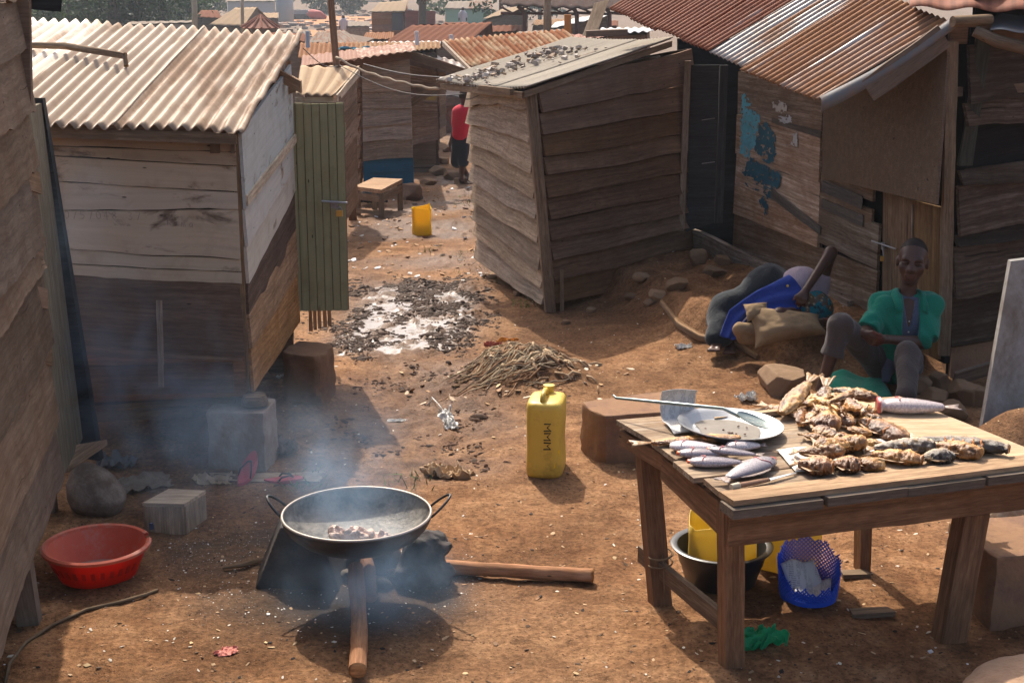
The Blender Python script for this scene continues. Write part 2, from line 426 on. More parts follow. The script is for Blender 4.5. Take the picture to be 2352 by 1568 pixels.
def tinted(name, rough=.8, spec=.25, bump=.25, bsc=60, var=.25, nsc=30):
    """base colour comes from the mesh's own per-piece paint colour"""
    if name in _mc: return _mc[name]
    t = NT(name); g = t.attr('gc').outputs['Vector']
    n = t.noise(g, nsc, 5, .65)
    c = t.mix(1.0, t.attr('tint').outputs['Vector'], t.ramp(n, [(.25, 1-var), (.75, 1+var)]), 'MULTIPLY')
    _mc[name] = t.fin(c, rough, t.bump(t.noise(g, bsc, 4, .6), bump, .01), spec=spec); return _mc[name]
def cloth(name, col, var=.2, rough=.9, weave=0, wc=None):
    if name in _mc: return _mc[name]
    t = NT(name); g = t.attr('gc').outputs['Vector']; col = np.array(col)
    n = t.noise(g, 7, 5, .6); c = t.mix(n, tuple(col*(1-var)), tuple(col*(1+var)))
    fine = t.noise(g, 220, 2, .5)
    c = t.mix(.5, c, t.mix(1.0, c, t.ramp(fine, [(.3, .6), (.7, 1.35)]), 'MULTIPLY'))
    c = t.mix(1.0, c, t.attr('tint').outputs['Vector'], 'MULTIPLY')
    h = t.math('ADD', t.math('MULTIPLY', t.noise(t.scale(g, (1, 1, .55)), 22, 3, .5, 1.2), 1.0), t.math('MULTIPLY', fine, .12))
    _mc[name] = t.fin(c, rough, t.bump(h, .55, .012), spec=.15); t.b.inputs['Sheen Weight'].default_value = .15
    return _mc[name]
# ---------------- ground ----------------
WF = np.array((1.96, 12.2)); WN = np.array((2.88, 9.2))           # foot of the right shack's long wall
_wd = (WN-WF)/np.linalg.norm(WN-WF); _wn = np.array((_wd[1], -_wd[0]))   # towards the lane
if _wn[0] > 0: _wn = -_wn
_py = [0, 8, 12, 16, 19, 22, 24, 28, 40, 70, 110, 170, 200, 240, 300, 420, 900]
_pz = [0, 0, -.08, -.3, -.48, -.68, -.8, -1.1, -1.5, -1.8, -2.0, -2.3, -1.6, 1.0, 8, 16, 30]
def gbase(x, y):
    x = np.asarray(x, float); y = np.asarray(y, float)
    z = np.interp(y, _py, _pz)
    d = (x-WF[0])*_wn[0] + (y-WF[1])*_wn[1]
    s = (x-WF[0])*_wd[0] + (y-WF[1])*_wd[1]
    edge = 1.15 - .45*sst(1.6, 2.9, s) + .10*fbm(x*1.7, y*1.7, seed=4)
    bank = (.21+.03*fbm(x*3, y*3, seed=6))*(1-sst(edge-.12, edge+.22, d))*sst(-2.0, -.6, s)*(1-sst(2.35, 3.05, s))
    z = z + bank*(y < 15)
    z = z + .10*sst(.1, 1.3, x)*sst(8.6, 10.5, y)*(1-sst(13, 16, y))
    z = z + .05*sst(1.5, 1.75, x - .25*np.sin(y*3))*(1-sst(4.55, 4.85, y + .08*np.sin(x*5)))
    z = z - .03*np.exp(-((y-4.9)/.13)**2)*sst(1.3, 1.7, x)
    z = z + .36*np.exp(-(((x-2.85)/.42)**2+((y-7.3)/.36)**2)**1.3)
    hx, hy = .08, 9.35
    q = np.exp(-(((x-hx)*.95+(y-hy)*.2)/.34)**2-((y-hy)/.36)**2)
    z = z + .20*q
    z = z - .05*np.exp(-((x+.62)/.45)**2)*sst(6.9, 7.8, y)*(1-sst(9, 10.5, y))
    return z
def mudmask(x, y):
    a = -1.10 + .30*np.sin((y-9)*.6); w = .62 + .10*fbm(x*2, y*2, seed=9)
    m = np.exp(-((x-a)/w)**4)*sst(9.75, 10.3, y+.2*fbm(x*2, y*2, seed=8))*(1-sst(12.4, 13.6, y))
    m2 = .95*np.exp(-((x+.50+.1*np.sin(y*3))/.58)**4)*sst(6.9, 7.5, y)*(1-sst(9.6, 10.3, y))*(.75+.5*fbm(x*2.2, y*2.2, seed=12))
    m3 = .7*np.exp(-((x+.9)/.3)**2-((y-20.3)/1.2)**2)
    m4 = .55*np.exp(-((x-2.6)/.45)**2-((y-6.7)/.5)**2)
    return m, m2, np.maximum(m3, m4)
def gz_full(x, y):
    z = gbase(x, y)
    near = 1-sst(22, 60, y)
    m, m2, m3 = mudmask(x, y)
    big = .028*fbm(x*1.1, y*1.1, oct=4, seed=21)
    lump = .020*fbm(x*5, y*5, oct=4, seed=33)
    grit = .0055*fbm(x*24, y*24, oct=2, seed=44)
    m3 = np.maximum(m3, np.clip(.45+1.3*fbm(x*1.1, y*.7, seed=18), 0, .8)*np.exp(-((x+.75+.02*(y-13))/1.1)**4)*sst(12.8, 14, y)*(1-sst(24, 30, y)))
    mm = np.clip(m + .8*m2 + m3, 0, 1)
    cl = fbm(x*10.5, y*6.5, oct=4, seed=55, gain=.72) + .06
    clods = (.095*np.maximum(cl, -.2) - .012)*m + (.060*np.maximum(cl, -.25))*m2 + .05*cl*m3
    rub = .06*np.abs(fbm(x*3.1, y*2.2, oct=4, seed=66))*sst(15.5, 18, y)*near
    rg = sst(.9, 1.4, x)*sst(8.7, 9.6, y)*(1-sst(12.6, 13.4, y)); rub = rub + rg*(.08*np.abs(fbm(x*2.6, y*2.6, oct=4, seed=68)) + .026*fbm(x*8, y*8, oct=4, seed=69))
    hp = np.exp(-((x-.08)/.42)**2-((y-9.35)/.42)**2)
    heap = .10*np.abs(fbm(x*7, y*7, oct=3, seed=71))*hp
    zz = z + near*(big*(1-.6*mm) + lump*(1+.6*mm) + grit) + clods*near + rub + heap
    lev = z + .004 - .10*(1-np.clip(m*1.2, 0, 1)) + .016*fbm(x*1.3, y*.8, seed=5)
    wet = ((zz < lev) & (m > .2)).astype(float)
    zz = np.where(wet > 0, lev, zz)
    far = sst(60, 130, y)
    zz = zz + far*.5*fbm(x*.05, y*.05, oct=4, seed=81)
    return zz, wet, mm
def GG(u, v, dz=0.0):
    p = G(u, v, 0)
    for _ in range(25):
        zt = float(gbase(np.array([p.x]), np.array([p.y]))[0]) + dz
        p = p*.4 + G(u, v, zt)*.6
    return p
def _axis(segs):
    out = [segs[0][0]]
    for a, b, s0, s1 in segs:
        x = a
        while x < b - 1e-6:
            f = (x-a)/(b-a); x = min(b, x + s0 + (s1-s0)*f); out.append(x)
    return np.array(out)
gx = np.concatenate([-_axis([(4.2, 8, .1, .5), (8, 40, .8, 4), (40, 700, 8, 80)])[::-1], _axis([(-4.2, -2.2, .07, .035), (-2.2, 1.3, .024, .024), (1.3, 4.2, .03, .06)])[1:],
                     _axis([(4.2, 8, .1, .5), (8, 40, .8, 4), (40, 700, 8, 80)])[1:]])
gy = _axis([(-30, 2, 6, .5), (2, 4.0, .2, .05), (4.0, 9.5, .026, .028), (9.5, 13.2, .026, .03), (13.2, 26, .05, .14), (26, 60, .25, 1.2), (60, 300, 1.5, 8), (300, 1500, 15, 120)])
GX, GY = np.meshgrid(gx, gy, indexing='ij')
GZ, GWET, GMUD = gz_full(GX, GY)
def gz(x, y):
    i = min(max(int(np.searchsorted(gx, x))-1, 0), len(gx)-2); j = min(max(int(np.searchsorted(gy, y))-1, 0), len(gy)-2)
    a = (x-gx[i])/(gx[i+1]-gx[i]); b = (y-gy[j])/(gy[j+1]-gy[j])
    return float((GZ[i, j]*(1-a)+GZ[i+1, j]*a)*(1-b) + (GZ[i, j+1]*(1-a)+GZ[i+1, j+1]*a)*b)
ash = np.exp(-(((GX+.72)/.62)**2+((GY-5.75)/.40)**2)**1.3)
ash = np.maximum(ash, .95*np.exp(-(((GX+1.15)/.52)**2+((GY-6.2)/.42)**2)**1.4))
ash = np.clip(ash*(1.25+.9*fbm(GX*3, GY*3, oct=4, seed=91)), 0, 1)
char = np.exp(-(((GX+.66)/.42)**2+((GY-5.6)/.24)**2)**1.5)
gm = MB(); gm.grid(np.stack([GX, GY, GZ], -1), flip=False)
def ground_mat():
    t = NT('earth'); p = t.world()
    a_wet = t.attr('wet').outputs['Fac']; a_ash = t.attr('ash').outputs['Fac']; a_mud = t.attr('mud').outputs['Fac']; a_char = t.attr('char').outputs['Fac']
    n1 = t.noise(p, .9, 5, .6, .4); n2 = t.noise(p, 5.5, 6, .65); n3 = t.noise(p, 38, 5, .7); n4 = t.noise(p, 150, 3, .6)
    c = t.ramp(n2, [(.32, (.098, .043, .019)), (.5, (.225, .116, .055)), (.68, (.345, .195, .100))])
    c = t.mix(t.ramp(n1, [(.35, .6), (.65, 0)]), c, (.20, .094, .042))
    c = t.mix(t.ramp(t.noise(p, .35, 4, .5), [(.45, 0), (.65, .45)]), c, (.30, .18, .10))
    c = t.mix(t.ramp(t.noise(p, .75, 5, .62, .6), [(.46, 0), (.60, .62)]), c, (.095, .046, .022))
    c = t.mix(.75, c, t.mix(1.0, c, t.ramp(n3, [(.30, .28), (.5, 1.0), (.70, 1.65)]), 'MULTIPLY'))
    c = t.mix(t.ramp(t.vor(p, 48), [(.14, .85), (.24, 0)]), c, (.07, .035, .02))          # dark crumbs
    c = t.mix(t.ramp(t.vor(t.scale(p, (1, .8, 1)), 44), [(.05, .55), (.09, 0)]), c, (.45, .33, .21))    # pale crumbs
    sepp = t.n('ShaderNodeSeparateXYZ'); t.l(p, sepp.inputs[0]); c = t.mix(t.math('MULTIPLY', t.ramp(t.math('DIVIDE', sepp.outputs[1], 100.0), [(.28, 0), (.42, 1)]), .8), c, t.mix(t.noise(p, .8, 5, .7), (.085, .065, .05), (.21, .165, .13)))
    mud = t.mix(n3, (.030, .016, .010), (.125, .060, .032))
    c = t.mix(t.math('MULTIPLY', a_mud, t.ramp(n2, [(.3, 1.0), (.62, .72)]), True), c, mud)
    ashc = t.mix(n3, (.035, .028, .024), (.125, .098, .078))
    c = t.mix(t.math('MULTIPLY', a_ash, t.ramp(n2, [(.3, .95), (.7, .5)]), True), c, ashc)
    c = t.mix(t.math('MULTIPLY', a_ash, t.ramp(t.vor(p, 60), [(.10, .9), (.2, 0)]), True), c, (.42, .40, .38))
    c = t.mix(t.math('MULTIPLY', a_char, t.ramp(n2, [(.3, .95), (.7, .6)]), True), c, (.03, .024, .02))
    c = t.mix(a_wet, c, t.mix(t.noise(p, 7, 4, .6), (.13, .095, .075), (.29, .245, .215)))
    r = t.math('SUBTRACT', .95, t.math('MULTIPLY', a_mud, .45))
    r = t.math('SUBTRACT', r, t.math('MULTIPLY', a_wet, .36))
    h = t.math('ADD', t.math('MULTIPLY', n2, 1.2), t.math('ADD', t.math('MULTIPLY', n3, .8), t.math('MULTIPLY', n4, .25)))
    bs = t.bump(h, .8, .02)
    t.l(t.math('SUBTRACT', .85, t.math('MULTIPLY', a_wet, .8)), t.t.nodes[bs.node.name].inputs['Strength'])
    m_ = t.fin(c, r, bs, spec=.1); t.l(t.math('ADD', .08, t.math('MULTIPLY', t.math('MAXIMUM', a_wet, t.math('MULTIPLY', a_mud, .45)), .26)), t.b.inputs['Specular IOR Level']); return m_
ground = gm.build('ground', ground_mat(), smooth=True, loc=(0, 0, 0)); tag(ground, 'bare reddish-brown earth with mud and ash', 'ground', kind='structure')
for nm, ar in (('wet', GWET), ('ash', ash), ('mud', GMUD), ('char', char)):
    a = ground.data.attributes.new(nm, 'FLOAT', 'POINT'); a.data.foreach_set('value', np.clip(ar, 0, 1).astype(np.float32).ravel())

# ---------------- litter: uncountable chips, crumbs and scraps on the earth ----------------
M_litter = tinted('litter_scraps', .85, var=.3)
def chip(mb, x, y, s, col, asp=1.0, th=.25, up=0.0):
    z = gz(x, y); a = random.uniform(0, 6.28); n = random.randint(4, 6)
    pts = []
    for k in range(n):
        th_ = a + k*2*math.pi/n + random.uniform(-.3, .3); r = s*random.uniform(.6, 1.1)
        px, py = r*math.cos(th_)*asp, r*math.sin(th_)
        pts.append((x + px*math.cos(a)-py*math.sin(a), y + px*math.sin(a)+py*math.cos(a)))
    tl = (random.uniform(-.35, .35)+up, random.uniform(-.35, .35)-up); h = s*th
    top = [(q[0], q[1], z + h + s*.15 + (q[0]-x)*tl[0] + (q[1]-y)*tl[1]) for q in pts]; bot = [(q[0], q[1], q2[2]-h) for q, q2 in zip(pts, top)]
    f = [list(range(n)), list(range(2*n-1, n-1, -1))] + [[k, n+k, n+(k+1) % n, (k+1) % n] for k in range(n)]
    mb.add(top+bot, f, c=col)
PAL = [((.62, .55, .45), 5), ((.45, .30, .17), 6), ((.30, .17, .09), 8), ((.025, .02, .018), 6), ((.55, .38, .2), 3), ((.75, .73, .70), 1.0), ((.10, .06, .035), 6)]
pc, pw = [q[0] for q in PAL], [q[1] for q in PAL]
lt = MB()
for i in range(4200):
    y = 4.3 + 10*random.random()**1.5; x = random.uniform(-.42, .42)*(y+.6)
    if y > 6.8 and x < -1.45: continue
    s = random.uniform(.003, .0085)*(1+.5*(random.random() < .1)); c = random.choices(pc, pw)[0]
    chip(lt, x, y, s, tuple(np.array(c)*random.uniform(.7, 1.15)), random.uniform(1, 2.2))
for i in range(520):      # ash flakes and charcoal by the hearth
    x = random.gauss(-.95, .42); y = random.gauss(6.0, .33)
    c = (.62, .6, .57) if random.random() < .55 else (.02, .018, .016)
    chip(lt, x, y, random.uniform(.002, .0055), c, 1.3)
for i in range(420):      # scraps along the lane further down
    y = random.uniform(13, 24); x = random.uniform(-2.0, .8)*(y/16)
    c = random.choices([(.55, .5, .45), (.35, .2, .1), (.7, .68, .66), (.2, .12, .07)], [3, 5, 2, 4])[0]
    chip(lt, x, y, random.uniform(.010, .034), c, random.uniform(1, 2), .35)
for i in range(160):      # small rubbish around the heap
    x = random.gauss(.0, .38); y = random.gauss(9.15, .33)
    c = random.choice([(.5, .36, .2), (.6, .45, .3), (.6, .48, .35), (.1, .07, .05), (.22, .13, .07), (.4, .24, .12), (.3, .18, .1)])
    chip(lt, x, y, random.uniform(.006, .02), c, random.uniform(1, 3.0), .2, random.uniform(-.3, .3))
tag(lt.build('litter', M_litter, loc=(0, 0, 0)), 'crumbs, chips and scraps strewn over the earth', 'litter', kind='stuff')
# trodden clods of dark mud
cl = MB(); N_ = 60000; rg_ = np.random.default_rng(5)
fx_ = rg_.random(N_) < .66
xs_ = np.where(fx_, rg_.uniform(-2.05, -.1, N_), rg_.uniform(-1.25, .35, N_)); ys_ = np.where(fx_, rg_.uniform(9.6, 13.5, N_), rg_.uniform(6.9, 10.0, N_))
ma_, mb_, mc_ = mudmask(xs_, ys_); dn1 = fbm(xs_*5.5, ys_*3.6, 4, oct=4, seed=14, gain=.6); dn2 = fbm(xs_*2.0, ys_*1.6, 4, oct=3, seed=15)
acc = np.clip(ma_, 0, 1)*np.clip(.18 + 2.6*(dn1+.02), 0, 1) + .8*np.clip(mb_, 0, 1)*np.clip(2.2*(dn1+.4*dn2-.10), 0, 1)
sel = np.argwhere(rg_.random(N_) < acc*.8)[:9000, 0]
for i_ in sel:
    x, y = float(xs_[i_]), float(ys_[i_]); s = random.uniform(.005, .0135)*(1+.9*(random.random() < .10))*(1.15 if y > 11 else 1); z = gz(x, y); k = random.randint(4, 6); a0 = random.gauss(0, .8); asp = random.uniform(1.0, 2.8); h = s*random.uniform(.3, .8)
    ca, sa = math.cos(a0), math.sin(a0); R1 = [random.uniform(.7, 1.2) for _ in range(k)]
    def ringp(f, zz): return [(x + (math.cos(6.283*i/k)*R1[i]*s*f*asp)*ca - math.sin(6.283*i/k)*R1[i]*s*f*sa, y + (math.cos(6.283*i/k)*R1[i]*s*f*asp)*sa + math.sin(6.283*i/k)*R1[i]*s*f*ca, zz) for i in range(k)]
    v = ringp(1.1, z-.006) + ringp(.62, z+h*.8) + [(x+random.uniform(-.3, .3)*s, y, z+h)]
    f = [(i, (i+1) % k, k+(i+1) % k, k+i) for i in range(k)] + [(k+i, k+(i+1) % k, 2*k) for i in range(k)]
    t_ = random.uniform(.5, 1.5); cl.add(v, f, c=(.052*t_, .029*t_, .018*t_) if y > 9.8 else (.066*t_, .031*t_, .017*t_))
tag(cl.build('mud_clods', tinted('wet_mud', .8, spec=.2, var=.4), smooth=60, loc=(0, 0, 0)), 'trodden dark mud clods in the wet lane', 'mud', kind='stuff')
# low grass tufts along the lane's edge
gr = MB()
for (u, v, n, s) in ((1375-300, 470, 60, .25), (1080, 590, 60, .35), (1110, 620, 40, .3), (1215, 695, 60, .25), (1120, 560, 40, .25), (1085, 455, 40, .3), (985, 575, 30, .2), (945, 1105, 30, .12), (700, 1095, 40, .14)):
    p = GG(u, v)
    for k in range(n):
        x = p.x + random.gauss(0, s*.5); y = p.y + random.gauss(0, s*.8); z = gz(x, y); hgt = random.uniform(.02, .06); a = random.uniform(0, 6.28); w = .004
        dx, dy = math.cos(a), math.sin(a); lx, ly = random.gauss(0, .02), random.gauss(0, .02)
        c = (.10, .16, .03) if random.random() < .7 else (.3, .27, .1)
        gr.add([(x-dx*w, y-dy*w, z), (x+dx*w, y+dy*w, z), (x+lx+dx*w*.5, y+ly+dy*w*.5, z+hgt*.7), (x+lx*1.6, y+ly*1.6, z+hgt)], [(0, 1, 2, 3)], c=c)
tag(gr.build('grass', tinted('grass_blades', .7), loc=(0, 0, 0)), 'sparse short grass along the lane edge', 'grass', kind='stuff')
# ---------------- building helpers ----------------
def V3(p): return np.array(tuple(p), float)
def slab(mb, B, T, nrm, th, ob=0.0, ot=0.0, c=None, m=0):
    """one plank from its lower and upper edge curves"""
    B = np.asarray(B, float); T = np.asarray(T, float); n = len(B); nrm = np.asarray(nrm, float)
    ob = np.asarray(ob); ot = np.asarray(ot)
    s = [B + np.outer(np.ones(n)*(ob+th), nrm), T + np.outer(np.ones(n)*(ot+th), nrm), T + np.outer(np.ones(n)*ot, nrm), B + np.outer(np.ones(n)*ob, nrm)]
    arc = np.concatenate([[0], np.cumsum(np.linalg.norm(np.diff(B, axis=0), axis=1))]); hh = np.linalg.norm(T-B, axis=1)
    off = random.random()*60; Gc = np.zeros((4, n, 3))
    for k, yy in enumerate((0*hh, hh, hh, 0*hh)): Gc[k, :, 0] = arc+off; Gc[k, :, 1] = yy+off; Gc[k, :, 2] = (th if k < 2 else 0)+off
    f = []
    for k in range(4):
        k2 = (k+1) % 4
        for i in range(n-1): f.append((k*n+i, k*n+i+1, k2*n+i+1, k2*n+i))
    f.append((3*n, 2*n, n, 0)); f.append((n-1, 2*n-1, 3*n-1, 4*n-1))
    e = B[1]-B[0]; w = T[0]-B[0]
    if np.dot(np.cross(e, w), nrm) < 0: f = [q[::-1] for q in f]
    mb.add(np.concatenate(s), f, Gc.reshape(-1, 3), c, m)
def plankwall(mb, TL, TR, BL, BR, bounds, nrm, th=.02, wave=.006, wfreq=3.0, lap=.012, out=.014, ends=(.0, .0), seg=.05, tints=None, seed=0, gap=0.0, rag=0.0, mats=None, skip=()):
    TL, TR, BL, BR = (V3(p) for p in (TL, TR, BL, BR)); nrm = V3(nrm); nrm /= np.linalg.norm(nrm)
    L = np.linalg.norm(TR-TL); n = max(4, int(L/seg)); rnd = np.random.default_rng(seed+5)
    H = np.linalg.norm(BL-TL)
    if np.isscalar(bounds):
        k = int(bounds); bs = [(i/k, i/k) for i in range(k+1)]
        bs = [(a + (rnd.random()-.5)*.35/k*(0 < i < k), b + (rnd.random()-.5)*.35/k*(0 < i < k)) for i, (a, b) in enumerate(bs)]
    else: bs = [(q, q) if np.isscalar(q) else q for q in bounds]
    waves = [rnd.random()*90 for _ in bs]
    for i in range(len(bs)-1):
        if i in skip: continue
        e0 = -ends[0]*rnd.random(); e1 = 1 + ends[1]*rnd.random()
        u = np.linspace(e0, e1, n+1)
        def P(f, extra):
            fr = f[0]*(1-u) + f[1]*u + extra/H
            return (1-fr)[:, None]*((1-u)[:, None]*TL+u[:, None]*TR) + fr[:, None]*((1-u)[:, None]*BL+u[:, None]*BR)
        wt = wave*fbm(u*L*wfreq, 0*u + waves[i], oct=3, seed=seed)*2; wb = wave*fbm(u*L*wfreq, 0*u + waves[i+1], oct=3, seed=seed)*2
        if rag: wb = wb + rag*fbm(u*L*14, 0*u+waves[i+1], oct=3, seed=seed+2)
        T = P(bs[i], wt + gap*.5); B = P(bs[i+1], wb + lap - gap*.5 - .006*np.maximum(fbm(u*L*2.2, 0*u+waves[i+1]+3, oct=2, seed=seed+6), 0))
        bw = .006*fbm(u*L*1.5, 0*u+waves[i]+7, oct=2, seed=seed+9)
        slab(mb, B, T, nrm, th, out + bw + .004*rnd.random(), .002*rnd.random() + bw*.3, tints[i] if tints else None, mats[i] if mats else 0)
def corr(mb, E0, E1, T1, T0, pitch=.07, amp=.012, sheet=.66, rows=1, warp=.012, seed=0, jag=.05, tint=None, th=0.0, sag=0.0, res=8, ns=16, crump=0.0):
    """corrugated sheets: E0->E1 along the eave, T the upper edge; the ribs run from eave to top"""
    E0, E1, T1, T0 = (V3(p) for p in (E0, E1, T1, T0)); W = np.linalg.norm(E1-E0); S = np.linalg.norm(T0-E0)
    nsheet = max(1, int(round(W/sheet))); rnd = np.random.default_rng(seed+77)
    nrm = np.cross(E1-E0, T0-E0); nrm /= np.linalg.norm(nrm)
    if nrm[2] < 0: nrm = -nrm
    for r in range(rows):
        for k in range(nsheet):
            u0, u1 = k/nsheet, (k+1)/nsheet
            uu = np.linspace(u0 - .012*(k > 0), u1, int(max(6, (u1-u0)*W/pitch*res))); v0 = r/rows; v1 = min(1.0, (r+1)/rows + (.05 if r < rows-1 else 0))
            j0 = (rnd.random()-.5)*jag; j1 = (rnd.random()-.5)*jag
            vv = np.linspace(v0 + (j0/S if r == 0 else 0), v1 + j1/S, ns)
            U, Vv = np.meshgrid(uu, vv, indexing='ij')
            x = U*W; y = Vv*S
            d = amp*np.sin(2*math.pi*x/pitch)*(1+.25*fbm(x*3, y*2, seed=seed+1)) + warp*fbm(x*1.1, y*.9, oct=3, seed=seed) + .006*(nsheet-k)/nsheet*1.0*(k % 2) + .007*(rows-1-r)*0 + .010*r*(1-(Vv-v0)/(v1-v0))
            d = d - sag*np.sin(U*math.pi)
            d = d + (rnd.random()-.5)*.008
            if crump: 
                ed = sst(.86, 1.0, U) + .6*sst(.93, 1.0, Vv); d = d + crump*ed*fbm(x*7, y*5, oct=3, seed=seed+4)
            P = (1-Vv)[..., None]*((1-U)[..., None]*E0+U[..., None]*E1) + Vv[..., None]*((1-U)[..., None]*T0+U[..., None]*T1) + d[..., None]*nrm
            Gc = np.stack([y, x, np.full_like(x, seed*10 + r*5 + k)], -1)
            tt = None
            if tint is not None: tt = tint(k, r, nsheet)
            mb.grid(P, Gc.reshape(-1, 3), tt, flip=False)
def solid(o, th=.003):
    md = o.modifiers.new('thickness', 'SOLIDIFY'); md.thickness = th; md.offset = -1; return o
def ppoly(mb, pts, nrm, th=.002, n=90, jag=.012, seed=0, c=None, frag=9.0):
    """irregular flat patch on a wall with a broken outline; pts: outline in 3-D"""
    pts = np.array([tuple(p) for p in pts]); nrm = V3(nrm)/np.linalg.norm(V3(nrm)); k = len(pts); out = []
    e1 = pts[1]-pts[0]; e1 /= np.linalg.norm(e1); e2 = np.cross(nrm, e1)
    per = np.linalg.norm(np.roll(pts, -1, 0)-pts, axis=1); tot = per.sum(); cum = np.concatenate([[0], np.cumsum(per)])
    for i in range(n):
        s = tot*i/n; j = int(np.searchsorted(cum, s, side='right')-1); j = min(j, k-1); t = (s-cum[j])/per[j]
        p = pts[j]*(1-t)+pts[(j+1) % k]*t
        q = s*frag
        a = jag*float(fbm(q, seed*3.3, oct=4, seed=seed)); b = jag*float(fbm(q, seed*3.3+50, oct=4, seed=seed))
        out.append(p + e1*a + e2*b)
    out = np.array(out); top = out + nrm*th; f = [list(range(n)), list(range(2*n-1, n-1, -1))] + [[i, n+i, n+(i+1) % n, (i+1) % n] for i in range(n)]
    ar = 0
    q1 = (out-out.mean(0)) @ e1; q2 = (out-out.mean(0)) @ e2
    ar = np.sum(q1*np.roll(q2, -1)-np.roll(q1, -1)*q2)
    if ar < 0: f = [x[::-1] for x in f]
    mb.add(np.concatenate([top, out]), f, c=c)
def flakes(mb, pts, nrm, cell=.0075, amp=.045, seed=0, c=None, th=.0):
    """flaking paint: small cells kept where a noisy version of the outline still covers them"""
    pts = np.array([tuple(p) for p in pts]); nrm = V3(nrm)/np.linalg.norm(V3(nrm)); o = pts.mean(0); e1 = np.cross((0, 0, 1.0), nrm); e1 /= np.linalg.norm(e1); e2 = np.cross(nrm, e1)
    q = np.stack([(pts-o) @ e1, (pts-o) @ e2], 1); lo, hi = q.min(0)-amp, q.max(0)+amp; nx, ny = np.ceil((hi-lo)/cell).astype(int)
    X, Y = np.meshgrid(lo[0]+(np.arange(nx)+.5)*cell, lo[1]+(np.arange(ny)+.5)*cell, indexing='ij'); ins = np.zeros(X.shape, bool); dm = np.full(X.shape, 9.0)
    for i in range(len(q)):
        a, b = q[i], q[(i+1) % len(q)]; d = b-a; t = np.clip(((X-a[0])*d[0]+(Y-a[1])*d[1])/(d @ d), 0, 1); dm = np.minimum(dm, np.hypot(X-a[0]-t*d[0], Y-a[1]-t*d[1]))
        k = ((a[1] > Y) != (b[1] > Y)); xi = a[0]+(Y-a[1])*d[0]/(d[1] if abs(d[1]) > 1e-9 else 1e-9); ins ^= k & (X < xi)
    sd = np.where(ins, dm, -dm); nz = fbm(X*9, Y*14, seed, oct=5, seed=seed, gain=.65); hole = fbm(X*26, Y*42, seed+3, oct=3, seed=seed+2)
    keep = (sd + amp*1.5*nz > 0) & ~((hole > .34 - .25*np.exp(-np.maximum(sd, 0)/.02)))
    for i, j in np.argwhere(keep):
        x0, y0 = lo[0]+i*cell, lo[1]+j*cell; P = [o + e1*(x0+a*cell) + e2*(y0+b*cell) for a, b in ((0, 0), (1, 0), (1, 1), (0, 1))]
        mb.add(P, [(0, 1, 2, 3)], c=tuple(np.array(c)*(1+.35*nz[i, j])))
STROKES = {'M': [[(0, 0), (0, 1), (.5, .45), (1, 1), (1, 0)]], '0': [[(.5, 1), (.1, .75), (.1, .25), (.5, 0), (.9, .25), (.9, .75), (.5, 1)]],
 '7': [[(0, 1), (.9, 1), (.35, 0)]], '5': [[(.9, 1), (.2, 1), (.15, .55), (.6, .6), (.9, .35), (.6, 0), (.1, .1)]], '4': [[(.6, 0), (.6, 1), (0, .35), (.95, .35)]],
 '9': [[(.85, .7), (.5, .5), (.15, .75), (.5, 1), (.85, .75), (.8, .3), (.5, 0)]], '8': [[(.5, .5), (.15, .75), (.5, 1), (.85, .75), (.5, .5), (.1, .25), (.5, 0), (.9, .25), (.5, .5)]],
 '3': [[(.1, .9), (.5, 1), (.85, .75), (.4, .52), (.9, .25), (.5, 0), (.1, .1)]], 'k': [[(.1, 0), (.1, 1)], [(.8, .9), (.15, .45), (.9, 0)]], 'i': [[(.5, 0), (.5, .6)]],
 'm': [[(0, 0), (0, .6), (.25, .6), (.4, 0), (.4, .55), (.7, .6), (.9, 0)]], 'a': [[(.8, .55), (.4, .6), (.1, .3), (.4, 0), (.8, .3), (.8, .6), (.85, 0)]], ' ': []}
def writing(mb, text, o, ex, ey, w, h, gap, rad, wob=.06):
    o, ex, ey = V3(o), V3(ex), V3(ey); x = 0
    for ch in text:
        for st in STROKES.get(ch, []):
            pts = [o + ex*(x + a*w + random.uniform(-wob, wob)*w) + ey*(b*h + random.uniform(-wob, wob)*h) for a, b in st]
            mb.tube(pts, rad, n=5)
        x += w + gap
W_white = wood('whitewashed_plank', (.20, .155, .12), paint=(.53, .44, .335), paint_amt=.62, var=.10, stain=.35, bump=.35)
W_pale = wood('pale_blue_white_plank', (.24, .19, .15), paint=(.50, .48, .43), paint_amt=.64, var=.08, stain=.3, bump=.35)
W_dark = wood('sooty_plank', (.17, .125, .098), var=.3, con=.45)
W_tan = wood('tan_plank', (.34, .225, .14), var=.18, stain=.6)
W_grey = wood('grey_weathered_plank', (.31, .258, .215), var=.28, con=.55)
W_left = wood('worn_grey_brown_plank', (.195, .152, .122), var=.34, bump=.5, con=.35, stain=.7)
W_brown = wood('brown_slab_plank', (.185, .116, .076), var=.26, bump=.6, con=.5)
W_wall = wood('scuffed_brown_plank', (.235, .182, .145), var=.28, stain=.8, light=(.46, .39, .33), con=.6)
W_black = wood('blackened_plank', (.058, .043, .034), var=.6, bump=.7, light=(.14, .11, .09), con=.55)
W_post = wood('rough_post', (.20, .145, .10), var=.2)
W_slate = wood('dark_slate_post', (.045, .050, .058), var=.2)
W_green = wood('green_painted_board', (.17, .135, .08), paint=(.275, .262, .150), paint_amt=.68, var=.09, stain=.4, bump=.15, con=.35)
W_bluepaint = wood('blue_painted_board', (.05, .05, .05), paint=(.02, .10, .16), paint_amt=.7, var=.1)
W_ply = wood('plywood_sheet', (.135, .092, .062), var=.05, stain=.25, grain=.5, bump=.1, dark=(.105, .070, .047), light=(.165, .115, .08))
M_graph = plain('pencil_marks', (.16, .14, .13), bump=0, tint=False)
